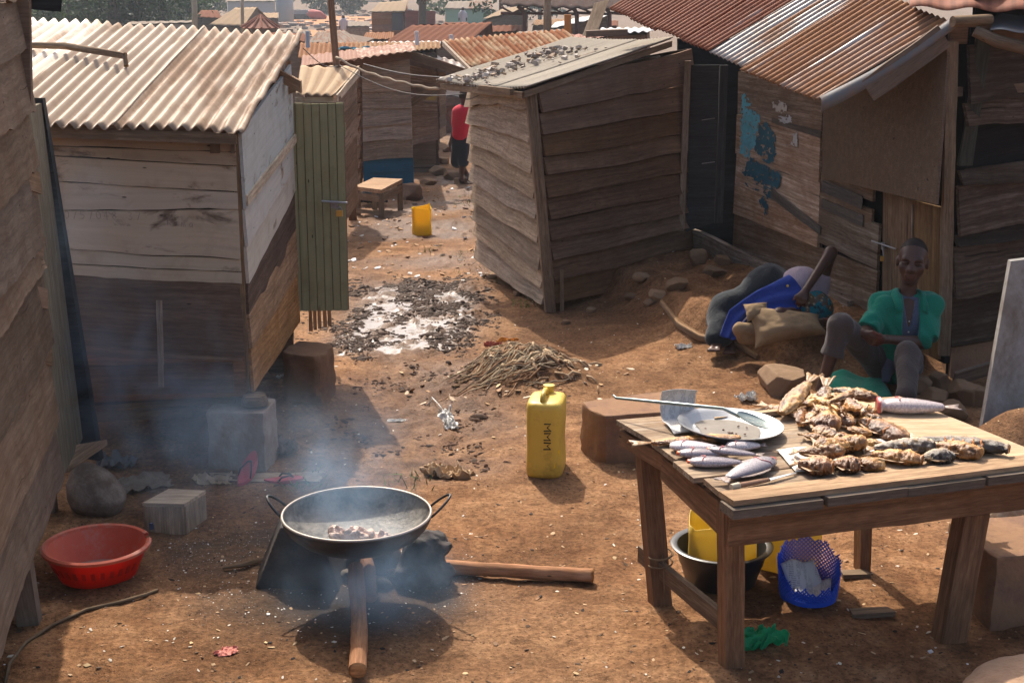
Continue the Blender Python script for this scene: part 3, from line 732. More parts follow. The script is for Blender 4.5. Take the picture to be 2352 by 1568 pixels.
M_steel = plain('worn_steel', (.36, .36, .37), .4, metal=.8, dirt=(.15, .1, .07), dirt_amt=.4)
M_brass = plain('brass', (.72, .42, .10), .35, metal=.7, tint=False)
T_shed = tin('dusty_roof_tin', (.33, .27, .21), rust=(.20, .125, .075), rust_amt=.34, dust=(.315, .225, .15), dust_amt=.95, metal=.12, rough=.55, streak=(1.0, 7, 1), valley=.072, vamt=.35)
T_mid = tin('thin_grey_roof_tin', (.33, .31, .27), rust=(.16, .11, .075), rust_amt=.06, dust=(.31, .265, .205), dust_amt=.75, metal=.1, rough=.75, streak=(.6, 14, 1), spec=.08, valley=.066, vamt=.5)
T_rust = tin('rusty_roof_tin', (.30, .29, .275), rust=(.205, .062, .026), rust_amt=.86, dust=(.36, .22, .13), dust_amt=.25, metal=.3, streak=(.7, 10, 1), valley=.072, vamt=.5)
T_half = tin('half_rusted_roof_tin', (.34, .335, .32), rust=(.26, .105, .034), rust_amt=.50, dust=(.34, .26, .19), dust_amt=.2, metal=.3, streak=(.6, 11, 1), valley=.072, vamt=.5)
T_tan = tin('sandy_roof_tin', (.36, .28, .20), rust=(.26, .12, .055), rust_amt=.2, dust=(.36, .26, .165), dust_amt=.8, metal=.0, rough=.85, spec=.05, valley=.1, vamt=.5)
M_conc = plain('rough_concrete', (.30, .255, .215), .95, .2, nsc=9, dirt=(.20, .125, .075), dirt_amt=.5, bump=.5, bsc=35)
M_brick = plain('mud_brick', (.235, .135, .078), .95, .15, nsc=9, dirt=(.13, .075, .062), dirt_amt=.4, bump=.6, bsc=30)

def nrm_of(TL, TR, BL, towards=(0, 0, CAM_H)):
    a = V3(TR)-V3(TL); b = V3(BL)-V3(TL); n = np.cross(a, b); n /= np.linalg.norm(n)
    if np.dot(n, V3(towards)-V3(TL)) < 0: n = -n
    return n

# ---------------- far-left shack, seen along its wall ----------------
A = thing('plank_shack', 'worn grey-brown plank shack at the left edge, its wall of ragged overlapping boards', 'shack', (-2.2, 5.5, 0))
a0 = np.array((-1.62, 3.3)); a1 = np.array((-2.175, 6.36)); ad = (a1-a0)/np.linalg.norm(a1-a0)
mb = MB(); TL, TR = (*a0, 2.75), (*a1, 2.75); BL, BR = (*a0, .30), (*a1, .30)
bnd = [(0, 0), (.10, .10), (.20, .185), (.30, .30), (.42, .395), (.535, .54), (.60, .585), (.72, .74), (.86, .88), (1.0, 1.0)]
plankwall(mb, TL, TR, BL, BR, bnd, (1, .15, 0), th=.026, wave=.014, wfreq=1.6, lap=-.008, out=.028, ends=(0, .03), rag=.020, seed=3)
for i, (z, u) in enumerate(((1.72, .985), (1.42, .99), (1.2, .97), (.93, .985))):      # splintered board ends
    p = a0 + (a1-a0)*u
    mb.board((p[0]+.03, p[1]-.16, z+.05), (p[0]+.045, p[1]+.04, z-.01), (0, 0, .10), (.012, 0, 0), rough=.012, jag=.09, c=(1.25, 1.2, 1.1))
mb.build('wall', W_left, A)
mb = MB(); mb.hexa([(a0[0]-.03, a0[1], .3), (a1[0]-.03, a1[1], .3), (a1[0]-.06, a1[1], .3), (a0[0]-.06, a0[1], .3), (a0[0]-.03, a0[1], 2.74), (a1[0]-.03, a1[1], 2.74), (a1[0]-.06, a1[1], 2.74), (a0[0]-.06, a0[1], 2.74)]); mb.build('shade_backing', wood('interior_shade_black', (.012, .012, .013), var=.2), A)  # near-black backing stands for the dark interior behind the plank gaps
mb = MB(); mb.board((-2.22, 6.72, .25), (-2.30, 6.76, 2.0), (-.12, .92, 0), (.02, 0, 0), rough=.004); mb.build('side_board', wood('grey_green_board', (.20, .185, .14), var=.1), A)
mb = MB(); mb.hexa([D(188, 1052, 7.15), D(228, 1058, 7.15), D(238, 1052, 7.24), D(200, 1046, 7.24), D(55, 225, 7.15), D(97, 225, 7.15), D(104, 225, 7.24), D(64, 225, 7.24)]); mb.build('corner_post', W_slate, A)
mb = MB(); mb.board(D(-120, 118, 6.3), D(72, 120, 6.32), V3(D(30, 0, 6.3))-V3(D(36, 250, 6.3)), (0, .03, 0), rough=.006, jag=.02); mb.build('gable_board', W_left, A)
mb = MB(); mb.hexa([D(28, 18, 6.4), D(140, 28, 6.4), D(140, 28, 6.62), D(28, 18, 6.62), D(24, -60, 6.4), D(150, -60, 6.4), D(150, -60, 6.62), D(24, -60, 6.62)]); mb.build('roof_beam', W_slate, A)
for (u, v, y2) in ((70, 1428, .40),):
    p = GG(u, v); mb = MB(); mb.board((p.x, p.y, p.z-.05), (p.x-.04, p.y+.02, .45), (.085, .02, 0), (0, .05, 0)); mb.build('leg', W_left, A)
p = GG(150, 1180); mb = MB(); mb.board((p.x-.08, p.y, -.02), (p.x-.09, p.y+.03, .5), (.07, .02, 0), (0, .05, 0)); mb.build('leg', W_left, A)
mb = MB(); mb.board(D(112, 1085, 6.75), D(205, 1022, 7.0), (.16, .10, 0), (0, 0, .03)); mb.build('step_board', W_tan, A)
mb = MB(); mb.hexa([(-4.2, 3.3, .28), (-1.72, 3.3, .28), (-2.2, 6.4, .28), (-4.2, 6.4, .28), (-4.2, 3.3, .31), (-1.72, 3.3, .31), (-2.2, 6.4, .31), (-4.2, 6.4, .31)]); mb.build('floor_deck', W_black, A)
mb = MB(); mb.hexa([(-4.2, 3.0, 2.75), (-1.75, 3.0, 2.75), (-2.2, 6.3, 2.75), (-4.2, 6.3, 2.75), (-4.2, 3.0, 2.80), (-1.75, 3.0, 2.80), (-2.2, 6.3, 2.80), (-4.2, 6.3, 2.80)]); mb.build('roof', T_shed, A)

# ---------------- whitewashed shed on blocks ----------------
Bs = thing('raised_shed', 'whitewashed plank shed on concrete blocks under a dusty corrugated roof', 'shed', (-2.3, 8.5, 0))
yF, yB = 7.5, 9.42
fTL, fTR, fBL, fBR = D(40, 295, yF), D(541, 316, yF), D(95, 930, yF), D(567, 902, yF)
def fr(v, u=300):   # image row -> fraction down the front wall
    return lambda L: 0
def frac(vl, vr): return ((vl-295)/(930-295), (vr-316)/(902-316))
rows = [frac(297, 330), frac(330, 348), frac(352, 380), frac(408, 438), frac(478, 478), frac(560, 588), frac(592, 618), frac(618, 646)]
mb = MB(); plankwall(mb, fTL, fTR, fBL, fBR, rows, (0, -1, 0), th=.018, wave=.006, lap=-.006, out=.006, seed=11, rag=.006, ends=(0, .004), tints=[(.72, .62, .55), (.78, .7, .62), (.95, .92, .88), (1, 1, 1), (1.02, 1, .97), (1, .99, .95), (1.0, .98, .94)])
mb.build('front_wall', W_white, Bs)
rows = [frac(614, 640), frac(684, 704), frac(776, 812), frac(800, 822)]
mb = MB(); plankwall(mb, fTL, fTR, fBL, fBR, rows, (0, -1, 0), th=.016, wave=.004, lap=.004, out=.003, seed=13, ends=(0, -.012)); mb.build('dark_lower_boards', W_dark, Bs)
rows = [frac(798, 806), frac(846, 852), frac(880, 872), frac(925, 906)]
mb = MB(); plankwall(mb, fTL, fTR, fBL, fBR, rows, (0, -1, 0), th=.016, wave=.004, lap=.004, out=.002, seed=14, tints=[(.95, .8, .72), (.8, .66, .6), (.62, .52, .5)]); mb.build('tan_lower_boards', wood('smoked_tan_plank', (.27, .175, .115), var=.2, stain=.6), Bs)
mb = MB(); mb.board(D(195, 875, yF-.035), D(535, 866, yF-.035), (0, 0, .165), (0, .018, 0), jag=.01); mb.build('skirting_board', wood('charred_plank', (.15, .10, .074), var=.15, stain=.9), Bs)
mb = MB(); mb.board(D(208, 958, yF+.12), D(440, 944, yF+.1), (0, 0, .055), (0, .02, 0)); mb.board(D(222, 931, yF+.04), D(540, 918, yF+.04), (0, 0, .035), (0, .03, 0)); mb.build('floor_joist', W_post, Bs)
mb = MB(); mb.board(D(366, 690, yF-.034), D(371, 888, yF-.04), (.030, 0, 0), (0, .012, 0), rough=.003); mb.build('batten', W_grey, Bs)
sTF, sTB, sBF, sBB = D(546, 306, yF), D(662, 150, yB), D(572, 898, yF), D(679, 735, yB)
def sfr(vf, vb): return ((vf-306)/(898-306), (vb-150)/(735-150))
nS = nrm_of(sTF, sTB, sBF, (3, 5, 1))
mb = MB(); plankwall(mb, sTF, sTB, sBF, sBB, [sfr(306, 150), sfr(478, 300), sfr(560, 380), sfr(648, 432)], nS, th=.018, wave=.006, lap=-.004, out=.006, seed=17, tints=[(.93, 1.0, 1.04), (1, 1, 1.0), (1.02, .97, .90)]); mb.build('side_wall', W_pale, Bs)
mb = MB(); plankwall(mb, sTF, sTB, sBF, sBB, [sfr(645, 430), sfr(735, 535)], nS, th=.016, wave=.006, lap=.004, out=.002, seed=18); mb.build('dark_side_board', wood('umber_plank', (.115, .082, .066), var=.1), Bs)
mb = MB(); plankwall(mb, sTF, sTB, sBF, sBB, [sfr(715, 520), sfr(795, 618), sfr(898, 735)], nS, th=.018, wave=.005, lap=.004, out=.010, seed=19, ends=(.006, .006)); mb.build('tan_side_boards', W_tan, Bs)
mb = MB(); mb.board(V3(D(549, 462, yF)) + nS*.04, V3(D(664, 318, yB-.05)) + nS*.04, (0, 0, .055), nS*.016, rough=.004); mb.build('diagonal_batten', wood('pale_batten', (.50, .43, .34), var=.1), Bs)
mb = MB(); mb.board(D(543, 648, yF-.004), D(551, 700, yF-.004), (.035, 0, 0), (0, .02, 0)); mb.board(D(541, 310, yF-.002), D(568, 898, yF-.002), (.03, 0, 0), (0, .03, 0)); mb.build('corner_post', W_post, Bs)
rb0, rb1 = D(-200, 295, yB), D(655, 160, yB); mb = MB(); plankwall(mb, rb0, rb1, (rb0.x, yB, -.15), (rb1.x-.02, yB, -.15), 6, (0, 1, 0), seed=21); mb.build('rear_wall', W_dark, Bs)
mb = MB(); mb.hexa([V3(fBL)+(0, .03, 0), V3(fBR)+(-.03, .03, 0), V3(fBR)+(-.03, .05, 0), V3(fBL)+(0, .05, 0), V3(fTL)+(0, .03, 0), V3(fTR)+(-.03, .03, 0), V3(fTR)+(-.03, .05, 0), V3(fTL)+(0, .05, 0)]); mb.build('shade_backing', wood('interior_shade_black', (.012, .012, .013), var=.2), Bs)  # black sheet behind the boards, colours the seams as dark as shade
mb = MB(); mb.hexa([fBL+Vector((0, .02, -.03)), fBR+Vector((-.02, .02, -.02)), sBB+Vector((-.02, 0, 0)), Vector((fBL.x, yB, .36)), fBL+Vector((0, .02, .0)), fBR+Vector((-.02, .02, .01)), sBB+Vector((-.02, 0, .03)), Vector((fBL.x, yB, .39))]); mb.build('floor_deck', W_black, Bs)
rE0, rE1, rT1 = D(-330, 266, 7.38), D(556, 300, 7.38), D(697, 76, 9.85); rT0 = rE0 + (rT1-rE1) + Vector((0, 0, .02))
def tshed(k, r, n):
    return (2.5, 3.0, 3.7) if k == 0 else ((1.0, 1.0, 1.0) if k % 2 else (1.06, 1.04, 1.02))
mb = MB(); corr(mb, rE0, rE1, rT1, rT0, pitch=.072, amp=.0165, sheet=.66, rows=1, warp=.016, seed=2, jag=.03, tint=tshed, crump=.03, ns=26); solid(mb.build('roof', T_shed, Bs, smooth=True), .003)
mb = MB(); mb.board(D(60, 302, 7.40), D(543, 319, 7.40), (0, 0, .055), (0, .03, 0)); mb.build('fascia_board', W_post, Bs)
for p0, p1, w_, t_ in ((D(625, 165, 9.1), D(692, 200, 9.05), (0, .0, .075), (.0, .06, 0)), (D(640, 215, 9.3), D(690, 195, 9.25), (0, 0, .06), (0, .06, 0)), (D(662, 140, 9.5), D(668, 240, 9.5), (.03, 0, 0), (0, .03, 0))):
    mb = MB(); mb.board(p0, p1, w_, t_); mb.build('roof_beam', W_tan, Bs)
for u_, w_ in ((494, .05), (535, .02)):
    mb = MB(); mb.board(D(u_, 322, yF-.03), D(u_, 352, yF-.03), (w_, 0, 0), (0, .02, 0), rough=.004); mb.build('bracket', W_dark, Bs)
# pencilled number on the whitewash
mb = MB(); o = V3(D(148, 502, yF-.035)); writing(mb, '0757048 37', o, (1, 0, -.02), (0, 0, 1), .026, .042, .016, .0011); writing(mb, 'kima', V3(D(384, 518, yF-.036)), (1, 0, -.08), (0, 0, 1), .024, .04, .014, .0011); mb.build('handwriting', M_graph, Bs)
# stick lying on the roof
mb = MB(); mb.tube([V3(D(70, 116, 8.9)) + (0, 0, .03), V3(D(150, 118, 8.85)) + (0, 0, .03), V3(D(220, 128, 8.72)) + (0, 0, .03), V3(D(288, 140, 8.6)) + (0, 0, .03)], [.018, .022, .024, .022], n=8, noise=.35)
mb.tube([D(286, 128, 8.6), D(290, 152, 8.55)], .014, n=6, noise=.3)
tag(mb.build('dry_stick', wood('dry_bark', (.26, .19, .13), var=.1), smooth=40), 'dry crooked stick lying across the dusty shed roof', 'stick')
# green door
dq = [D(676, 714, yB+.03), D(801, 712, yB+.10), D(789, 234, yB+.10), D(658, 238, yB+.03)]
mb = MB()
for i in range(7):
    f0, f1 = (i+.03)/7, (i+.97)/7
    b0, b1 = V3(dq[0])*(1-f0)+V3(dq[1])*f0, V3(dq[0])*(1-f1)+V3(dq[1])*f1; t0, t1 = V3(dq[3])*(1-f0)+V3(dq[2])*f0, V3(dq[3])*(1-f1)+V3(dq[2])*f1
    b, t_ = (b0+b1)/2, (t0+t1)/2; t_ = t_ + np.array((0, 0, -.012*random.random())); w = (b1-b0)*.985
    nd = np.cross(w, t_-b); nd /= np.linalg.norm(nd); mb.board(b, t_, w, nd*.022, rough=.0010)
door = mb.build('door', W_green, Bs)
mb = MB(); mb.hexa([V3(p)+(0, .018, 0) for p in dq] + [V3(p)+(0, .026, 0) for p in dq]); mb.build('backing', W_dark, door)
for v in (300, 640):
    mb = MB(); mb.board(D(664, v, yB+.09), D(794, v-3, yB+.13), (0, 0, .08), (0, .02, 0)); mb.build('cross_rail', W_green, door)
mb = MB(); mb.tube([D(738, 462, yB-.0), D(798, 466, yB+.03)], .007, n=8); mb.box(D(768, 470, yB+.02), (.05, .012, .05)); mb.build('bolt', M_steel, door, smooth=40)
mb = MB(); q = V3(D(780, 490, yB-.0)); mb.box(q, (.042, .02, .040)); pl = mb.build('padlock', M_brass, door)
mb = MB(); mb.tube([q + (math.cos(a)*.015, 0, .02+.022*max(0, math.sin(a))) for a in np.linspace(0, math.pi, 9)], .004, n=6); mb.build('shackle', M_steel, pl, smooth=40)
for i, u in enumerate((712, 722, 733, 745, 756)):
    mb = MB(); mb.board(D(u, 706, yB+.16), D(u+2, 760 - i*3, yB+.16), (.022, 0, 0), (0, .02, 0)); mb.build('slat', W_tan, Bs)

def block(name, label, cat, q, z1, z0, mat, rough=.008, group=None, hole=False):
    """rough block: q = 4 footprint corners (x,y)"""
    pr = []
    c = np.mean(np.array(q), 0)
    n = 14; P = MB(); q = [np.array(k) for k in q]
    us = np.linspace(0, 1, n+1)
    ring = np.array([q[i]*(1-t)+q[(i+1) % 4]*t for i in range(4) for t in us[:-1]])
    zs = np.concatenate([[z0], np.linspace(z0+.01, z1-.014, 14), [z1-.004, z1]])
    m = len(ring); L = []
    for z in zs:
        ins = .975 if z in (zs[0], zs[-1]) else (.992 if z == zs[-2] else 1.0)
        r = c + (ring-c)*ins
        d = rough*1.6*fbm(r[:, 0]*11, r[:, 1]*11, z*11, oct=4, seed=int(abs(c[0]*100)) % 50); kk = np.arange(len(r)) % n; cor = np.exp(-(np.minimum(kk, n-kk)/1.3)**2); d = d - cor*rough*(1.2+1.5*fbm(r[:, 0]*5, r[:, 1]*5, z*16, oct=2, seed=8))
        rr = r + (r-c)/np.linalg.norm(r-c, axis=1)[:, None]*d[:, None]
        L.append(np.c_[rr, np.full(m, z) + (rough*.6*fbm(r[:, 0]*9, r[:, 1]*9, 3, seed=2) if z > z0 else 0)])
    Pn = np.array(L).transpose(1, 0, 2)
    P.grid(Pn, closeu=True)
    top = P.n; k = len(zs)
    P.f.append([i*k+k-1 for i in range(m)]); P.m.append(0); P.f.append([i*k for i in range(m)][::-1]); P.m.append(0)
    return tag(P.build(name, mat, smooth=35), label, cat, group)
def quad_from(a, b, depth, skew=0.0):
    """footprint from two front corners and a depth going back"""
    a = np.array((a.x, a.y)); b = np.array((b.x, b.y)); d = b-a; n = np.array((-d[1], d[0]))/np.linalg.norm(d)*depth; s = d*skew
    return [a, b, b+n+s, a+n+s]
block('concrete_block', 'grey concrete block standing under the front corner of the whitewashed shed', 'block', [(-1.66, 7.36), (-1.335, 7.32), (-1.31, 7.62), (-1.64, 7.66)], .33, -.08, M_conc, group='blocks under the shed')
mb = MB(); mb.lathe([(.0, 0), (.075, 0), (.07, .02), (.06, .05), (.0, .052)], (-1.41, 7.47, .345), n=14, wob=.1); tag(mb.build('wooden_wedge', W_post, smooth=40), 'stubby round wooden wedge between the concrete block and the shed corner', 'wedge')
block('stone_block', 'rough brown block under the rear side of the whitewashed shed', 'block', [(-1.47, 8.72), (-1.2, 8.62), (-1.14, 8.95), (-1.4, 9.05)], .30, -.08, M_brick, .018, group='blocks under the shed')

# ---------------- brown slab-wood shack in the middle ----------------
E = thing('slab_wood_shack', 'brown slab-wood shack with wavy overlapping boards and a thin grey tin roof', 'shack', (.7, 12.4, 0))
pc_ = G(1262, 700, 0.0); cx, cy = pc_.x, pc_.y
eTC = D(1228, 208, cy+.02); eBC = D(1266, 700, cy)
eTL = D(1082, 203, 13.55); eBL = D(1107, 588, 13.65)
eTR = D(1583, 112, 12.75); eBR = D(1590, 622, 12.75)
nL = nrm_of(eTL, eTC, eBL, (-2, 8, 1)); nR = nrm_of(eTC, eTR, eBC, (1, 5, 1))
mb = MB(); plankwall(mb, eTL, eTC, eBL, eBC, [(.0, .0), (.085, .075), (.19, .235), (.30, .37), (.41, .50), (.53, .60), (.65, .70), (.76, .82), (.87, .91), (1, 1)], nL, th=.03, wave=.023, wfreq=1.5, lap=-.002, out=.050, seed=31, seg=.035, ends=(.008, -.01)); mb.build('left_wall', W_grey, E)
mb = MB(); plankwall(mb, eTC, eTR, eBC, eBR, [(0, 0), (.115, .15), (.215, .265), (.315, .37), (.40, .455), (.50, .545), (.60, .64), (.69, .72), (.79, .80), (.89, .89), (1, .99)], nR, th=.028, wave=.016, wfreq=1.3, lap=-.010, out=.036, seed=37, seg=.04, ends=(-.008, .0)); mb.build('right_wall', W_brown, E)
mb = MB(); mb.board(V3(eTC) + nL*.05+nR*.02, V3(eBC) + nL*.03+nR*.03 + (0, 0, -.05), (.085, .02, 0), (-.01, .05, 0), rough=.004, bow=-.02); mb.build('corner_post', W_post, E)
mb = MB(); mb.board(V3(eBC)+nR*.04+(.06, 0, -.05), V3(eBC)+nR*.04+(.055, 0, .30), (.03, 0, 0), (0, .03, 0)); mb.build('stake', W_post, E)
qa, qb, qc, qd = D(1003, 184, 13.35), D(1205, 203, 11.25), D(1545, 88, 12.55), D(1440, 62, 14.6)
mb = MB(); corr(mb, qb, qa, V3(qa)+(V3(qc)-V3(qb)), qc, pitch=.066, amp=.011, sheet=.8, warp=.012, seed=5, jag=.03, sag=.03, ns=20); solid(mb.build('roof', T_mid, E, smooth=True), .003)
mb = MB(); mb.board(V3(qa)+(.05, .02, -.06), V3(qb)+(.0, .06, -.06), (0, 0, .05), (.04, .04, 0), rough=.006); mb.board(V3(qb)+(0, .05, -.05), V3(qc)+(0, .05, -.05), (0, 0, .05), (0, .05, 0)); mb.build('eave_beam', W_post, E)
for p0, p1 in ((V3(qb)+(-.1, .15, -.04), V3(eTC)+(-.45, .5, -.02)), (V3(eTL)+(.1, -.08, -.02), V3(eTL)+(.12, -.1, -.12))):
    mb = MB(); mb.board(p0, p1, (0, 0, .05), (.03, .03, 0)); mb.build('rafter', W_post, E)
mb = MB(); plankwall(mb, eTL, eTR, eBL, eBR, 6, (0, -1, 0), seed=41); mb.v[-1] += np.array((0, .02, 0)); mb.build('shade_backing', W_black, E)  # dark backing boards in place of the shack's unlit inside
mb = MB(); mb.tube([V3(eTR)+nR*.06+(-.03, 0, -.45+z) for z in (-.0, -.05, -.12, -.2)], .006, n=6)
rb = MB()
for i in range(170):    # rubble left on the roof
    a = random.random()**1.2; b = .42 + random.gauss(0, .16) if random.random() < .8 else random.random()
    s0 = V3(qa)*(1-a*.72)+V3(V3(qa)+(V3(qc)-V3(qb)))*(a*.72); s1 = V3(qb)*(1-a*.9)+V3(qc)*(a*.9); p = s0*(1-min(max(b, .03), .9)*.75)+s1*min(max(b, .03), .9)*.75
    s = random.uniform(.007, .024)
    V, Q, _c = np.array([(x, y, z) for z in (-1, 1) for x, y in ((-1, -1), (1, -1), (1, 1), (-1, 1))], float)*s*np.array((random.uniform(.7, 1.5), random.uniform(.6, 1.2), random.uniform(.4, .8))), None, None
    V = V*(1+np.random.uniform(-.25, .25, V.shape)); M = np.array(Euler((random.uniform(-.4, .4), random.uniform(-.4, .4), random.uniform(0, 6.3))).to_matrix()); V = V @ M.T + p + (0, 0, s*.5)
    f = [(3, 2, 1, 0), (4, 5, 6, 7), (0, 1, 5, 4), (1, 2, 6, 5), (2, 3, 7, 6), (3, 0, 4, 7)]
    rb.add(V, f, c=random.choice([(.35, .3, .25), (.2, .16, .13), (.48, .43, .38), (.28, .2, .14)]))
tag(rb.build('rubble', tinted('rubble_chips', .9), smooth=False), 'broken stones and chips scattered over the thin grey tin roof', 'rubble', kind='stuff')
mb = MB(); mb.tube([D(1430, 148, 12.3), D(1490, 134, 12.55), D(1515, 131, 12.7)], .012, n=6, noise=.3); tag(mb.build('dry_stick', wood('dry_bark', (.26, .19, .13)), smooth=40), 'short dark stick lying on the thin grey tin roof', 'stick')

# ---------------- right shack with scuffed blue paint ----------------
Fs = thing('painted_shack', 'dark plank shack with patches of blue paint and a rusty overhanging roof', 'shack', (2.9, 10.7, .2))
w0 = np.array((*WF, .32)); w1 = np.array((*WN, .20)); wn = np.array((_wn[0], _wn[1], 0.0))
zt0, zt1 = 2.28, 2.30
def onwall(u, v, off=.03):
    """a point of the wall plane seen at the photo's (u,v)"""
    d = V3(ray(u, v)); o = np.array((0, 0, CAM_H)); t = np.dot(w0 + wn*off - o, wn)/np.dot(d, wn); return o + d*t
wTL, wTR = np.array((*WF, zt0)), np.array((*WN, zt1))
def wfrac(p): return (p[2]-zt0)/(w0[2]-zt0)
wL = onwall(1697, 300); wl = wL.copy()
def wrow(vL, uR, vR):
    """row boundary through the photo's (1690,vL) and (uR,vR), as plank end points"""
    return onwall(1693, vL), onwall(uR, vR)
def wplank(mb, ta, tb, ba, bb, seed=0, th=.022, off=.0, c=None, wave=.006):
    off = off + .012*((seed*37) % 5)/5
    n = 40; u = np.linspace(0, 1, n)[:, None]
    T = V3(ta)*(1-u)+V3(tb)*u; B = V3(ba)*(1-u)+V3(bb)*u
    T[:, 2] += wave*fbm(u[:, 0]*5, seed*1.7, oct=3, seed=seed); B[:, 2] += wave*fbm(u[:, 0]*5, seed*1.7+9, oct=3, seed=seed)
    slab(mb, B, T, wn, th, off+.006, off, c)
mb = MB()
segs = [((1702, 165), (1900, 165), (1702, 262), (1895, 300), 1), ((1700, 262), (1893, 300), (1698, 352), (1890, 418), 2), ((1698, 352), (1890, 418), (1695, 422), (1888, 505), 3),
        ((1695, 422), (1888, 505), (1692, 490), (1886, 568), 4)]
for ta, tb, ba, bb, s in segs: wplank(mb, onwall(*ta), onwall(*tb), onwall(*ba), onwall(*bb), s, c=[(1.0, .95, .92), (1.45, 1.42, 1.4), (1.7, 1.65, 1.58), (1.5, 1.42, 1.35)][s-1])
for ta, tb, ba, bb, s, c in [((1893, 395), (2012, 430), (1892, 420), (2012, 462), 5, (.9, .85, .8)), ((1892, 440), (2010, 480), (1890, 472), (2010, 515), 6, (1.1, 1.0, .9)), ((1890, 470), (2028, 515), (1888, 555), (2024, 618), 7, (1.05, 1.05, 1.0)),
        ((1692, 492), (2022, 620), (1690, 560), (2020, 672), 8, (.95, .88, .8)), ((1690, 560), (2020, 672), (1690, 618), (2018, 735), 9, (.85, .75, .66)), ((1690, 622), (2018, 738), (1690, 660), (2018, 800), 10, (.8, .7, .62))]:
    wplank(mb, onwall(*ta), onwall(*tb), onwall(*ba), onwall(*bb), s, c=c)
mb.build('long_wall', W_wall, Fs)
mb = MB(); wplank(mb, onwall(1893, 415, .062), onwall(1985, 450, .062), onwall(1893, 440, .062), onwall(1985, 480, .062), 12, .008); wplank(mb, onwall(1890, 455, .062), onwall(1985, 495, .062), onwall(1890, 478, .062), onwall(1985, 520, .062), 13, .008); wplank(mb, onwall(1775, 492-60, .062), onwall(1888, 520, .062), onwall(1775, 455, .062), onwall(1888, 540, .062), 14, .006); wplank(mb, onwall(1775, 272, .062), onwall(1888, 302, .062), onwall(1775, 282, .062), onwall(1888, 318, .062), 15, .006); mb.build('grey_strip', wood('grey_rubber_strip', (.11, .10, .095), var=.1), Fs)
mb = MB(); mb.board(onwall(1890, 400, .04), onwall(1886, 580, .04), wn*.02, _wd.tolist()+[0] if False else (0.012*_wd[0], .012*_wd[1], 0), rough=.006); mb.build('seam_batten', W_black, Fs)
mb = MB(); mb.hexa([w0-wn*.06-(0,0,.1), w1-wn*.06-(0,0,.1), w1-wn*.02-(0,0,.1), w0-wn*.02-(0,0,.1), wTL-wn*.06, wTR-wn*.06, wTR-wn*.02, wTL-wn*.02]); mb.build('shade_backing', wood('interior_shade_black', (.012, .012, .013), var=.2), Fs)  # near-black backing, interior shade put into its colour
# paint
mb = MB()
flakes(mb, [onwall(*q, .068) for q in ((1703, 218), (1716, 222), (1720, 240), (1745, 262), (1742, 300), (1730, 345), (1722, 362), (1701, 352))], wn, seed=1, amp=.05, c=(.12, .38, .46))
mb.build('light_blue_paint', tinted('flaking_paint', .7, var=.25), Fs)
mb = MB()
flakes(mb, [onwall(*q, .0705) for q in ((1742, 278), (1762, 285), (1778, 305), (1782, 352), (1770, 378), (1748, 360), (1730, 345))], wn, seed=2, amp=.05, c=(.03, .105, .14))
flakes(mb, [onwall(*q, .0705) for q in ((1712, 362), (1745, 372), (1790, 395), (1802, 415), (1785, 435), (1760, 430), (1735, 420), (1706, 400))], wn, seed=3, amp=.05, c=(.03, .11, .15))
flakes(mb, [onwall(*q, .0705) for q in ((1712, 420), (1760, 436), (1800, 455), (1800, 462), (1755, 450), (1716, 434))], wn, seed=4, amp=.05, c=(.022, .08, .11))
flakes(mb, [onwall(*q, .0705) for q in ((1742, 456), (1758, 462), (1768, 475), (1758, 492), (1750, 478))], wn, seed=5, amp=.05, c=(.022, .08, .11))
mb.build('dark_blue_paint', tinted('flaking_paint', .7), Fs)
mb = MB()
flakes(mb, [onwall(*q, .073) for q in ((1772, 232), (1808, 240), (1808, 258), (1776, 258))], wn, seed=6, amp=.05, c=(.5, .46, .40)); mb.build('paper_scrap', tinted('flaking_paint', .7), Fs)
mb = MB(); flakes(mb, [onwall(*q, .073) for q in ((1772, 260), (1815, 272), (1818, 284), (1778, 276))], wn, seed=7, amp=.05, c=(.45, .45, .45)); mb.build('paper_scrap', tinted('flaking_paint', .7), Fs)
mb = MB(); flakes(mb, [onwall(*q, .073) for q in ((1812, 312), (1832, 305), (1830, 345), (1822, 335))], wn, seed=8, amp=.05, c=(.45, .43, .4)); mb.build('paper_scrap', tinted('flaking_paint', .7), Fs)
# plywood, door, bolt
pp = [onwall(1890, 228, .10), onwall(2178, 100, .16), onwall(2150, 470, .30), onwall(1888, 408, .10)]
mb = MB(); mb.hexa([V3(p) - wn*.018 for p in pp] + [V3(p) for p in pp]); mb.build('plywood_panel', W_ply, Fs)
mb = MB()
dd = [(2030, 440), (2098, 460), (2162, 475)]
for (ua, va), (ub, vb) in zip(dd[:-1], dd[1:]):
    a_, b_, c_, d_ = onwall(ua+1, va, .03), onwall(ub-1, vb, .03), onwall(ub-3, vb+345, .03), onwall(ua-3, va+345, .03)
    m1, m2 = (a_+b_)/2, (c_+d_)/2; mb.board(m2, m1, b_-a_, wn*.02)
fd = mb.build('door', wood('door_board', (.20, .135, .085), var=.08, stain=.5), Fs)
mb = MB(); mb.board(onwall(2096, 470, .046), onwall(2092, 800, .046), _wd.tolist()+[0] if False else (.018*_wd[0], .018*_wd[1], 0), wn*.008); mb.build('cover_strip', W_wall, fd)
mb = MB(); mb.tube([onwall(2002, 553, .07), onwall(2058, 572, .07)], .006, n=8); mb.box(onwall(2028, 565, .06), (.02, .03, .05)); mb.tube([onwall(2027, 566, .075), onwall(2029, 588, .075)], .004, n=6); mb.build('bolt', M_steel, fd, smooth=40)
mb = MB(); mb.box(onwall(2026, 594, .075), (.022, .022, .034)); mb.build('padlock', M_brass, fd)
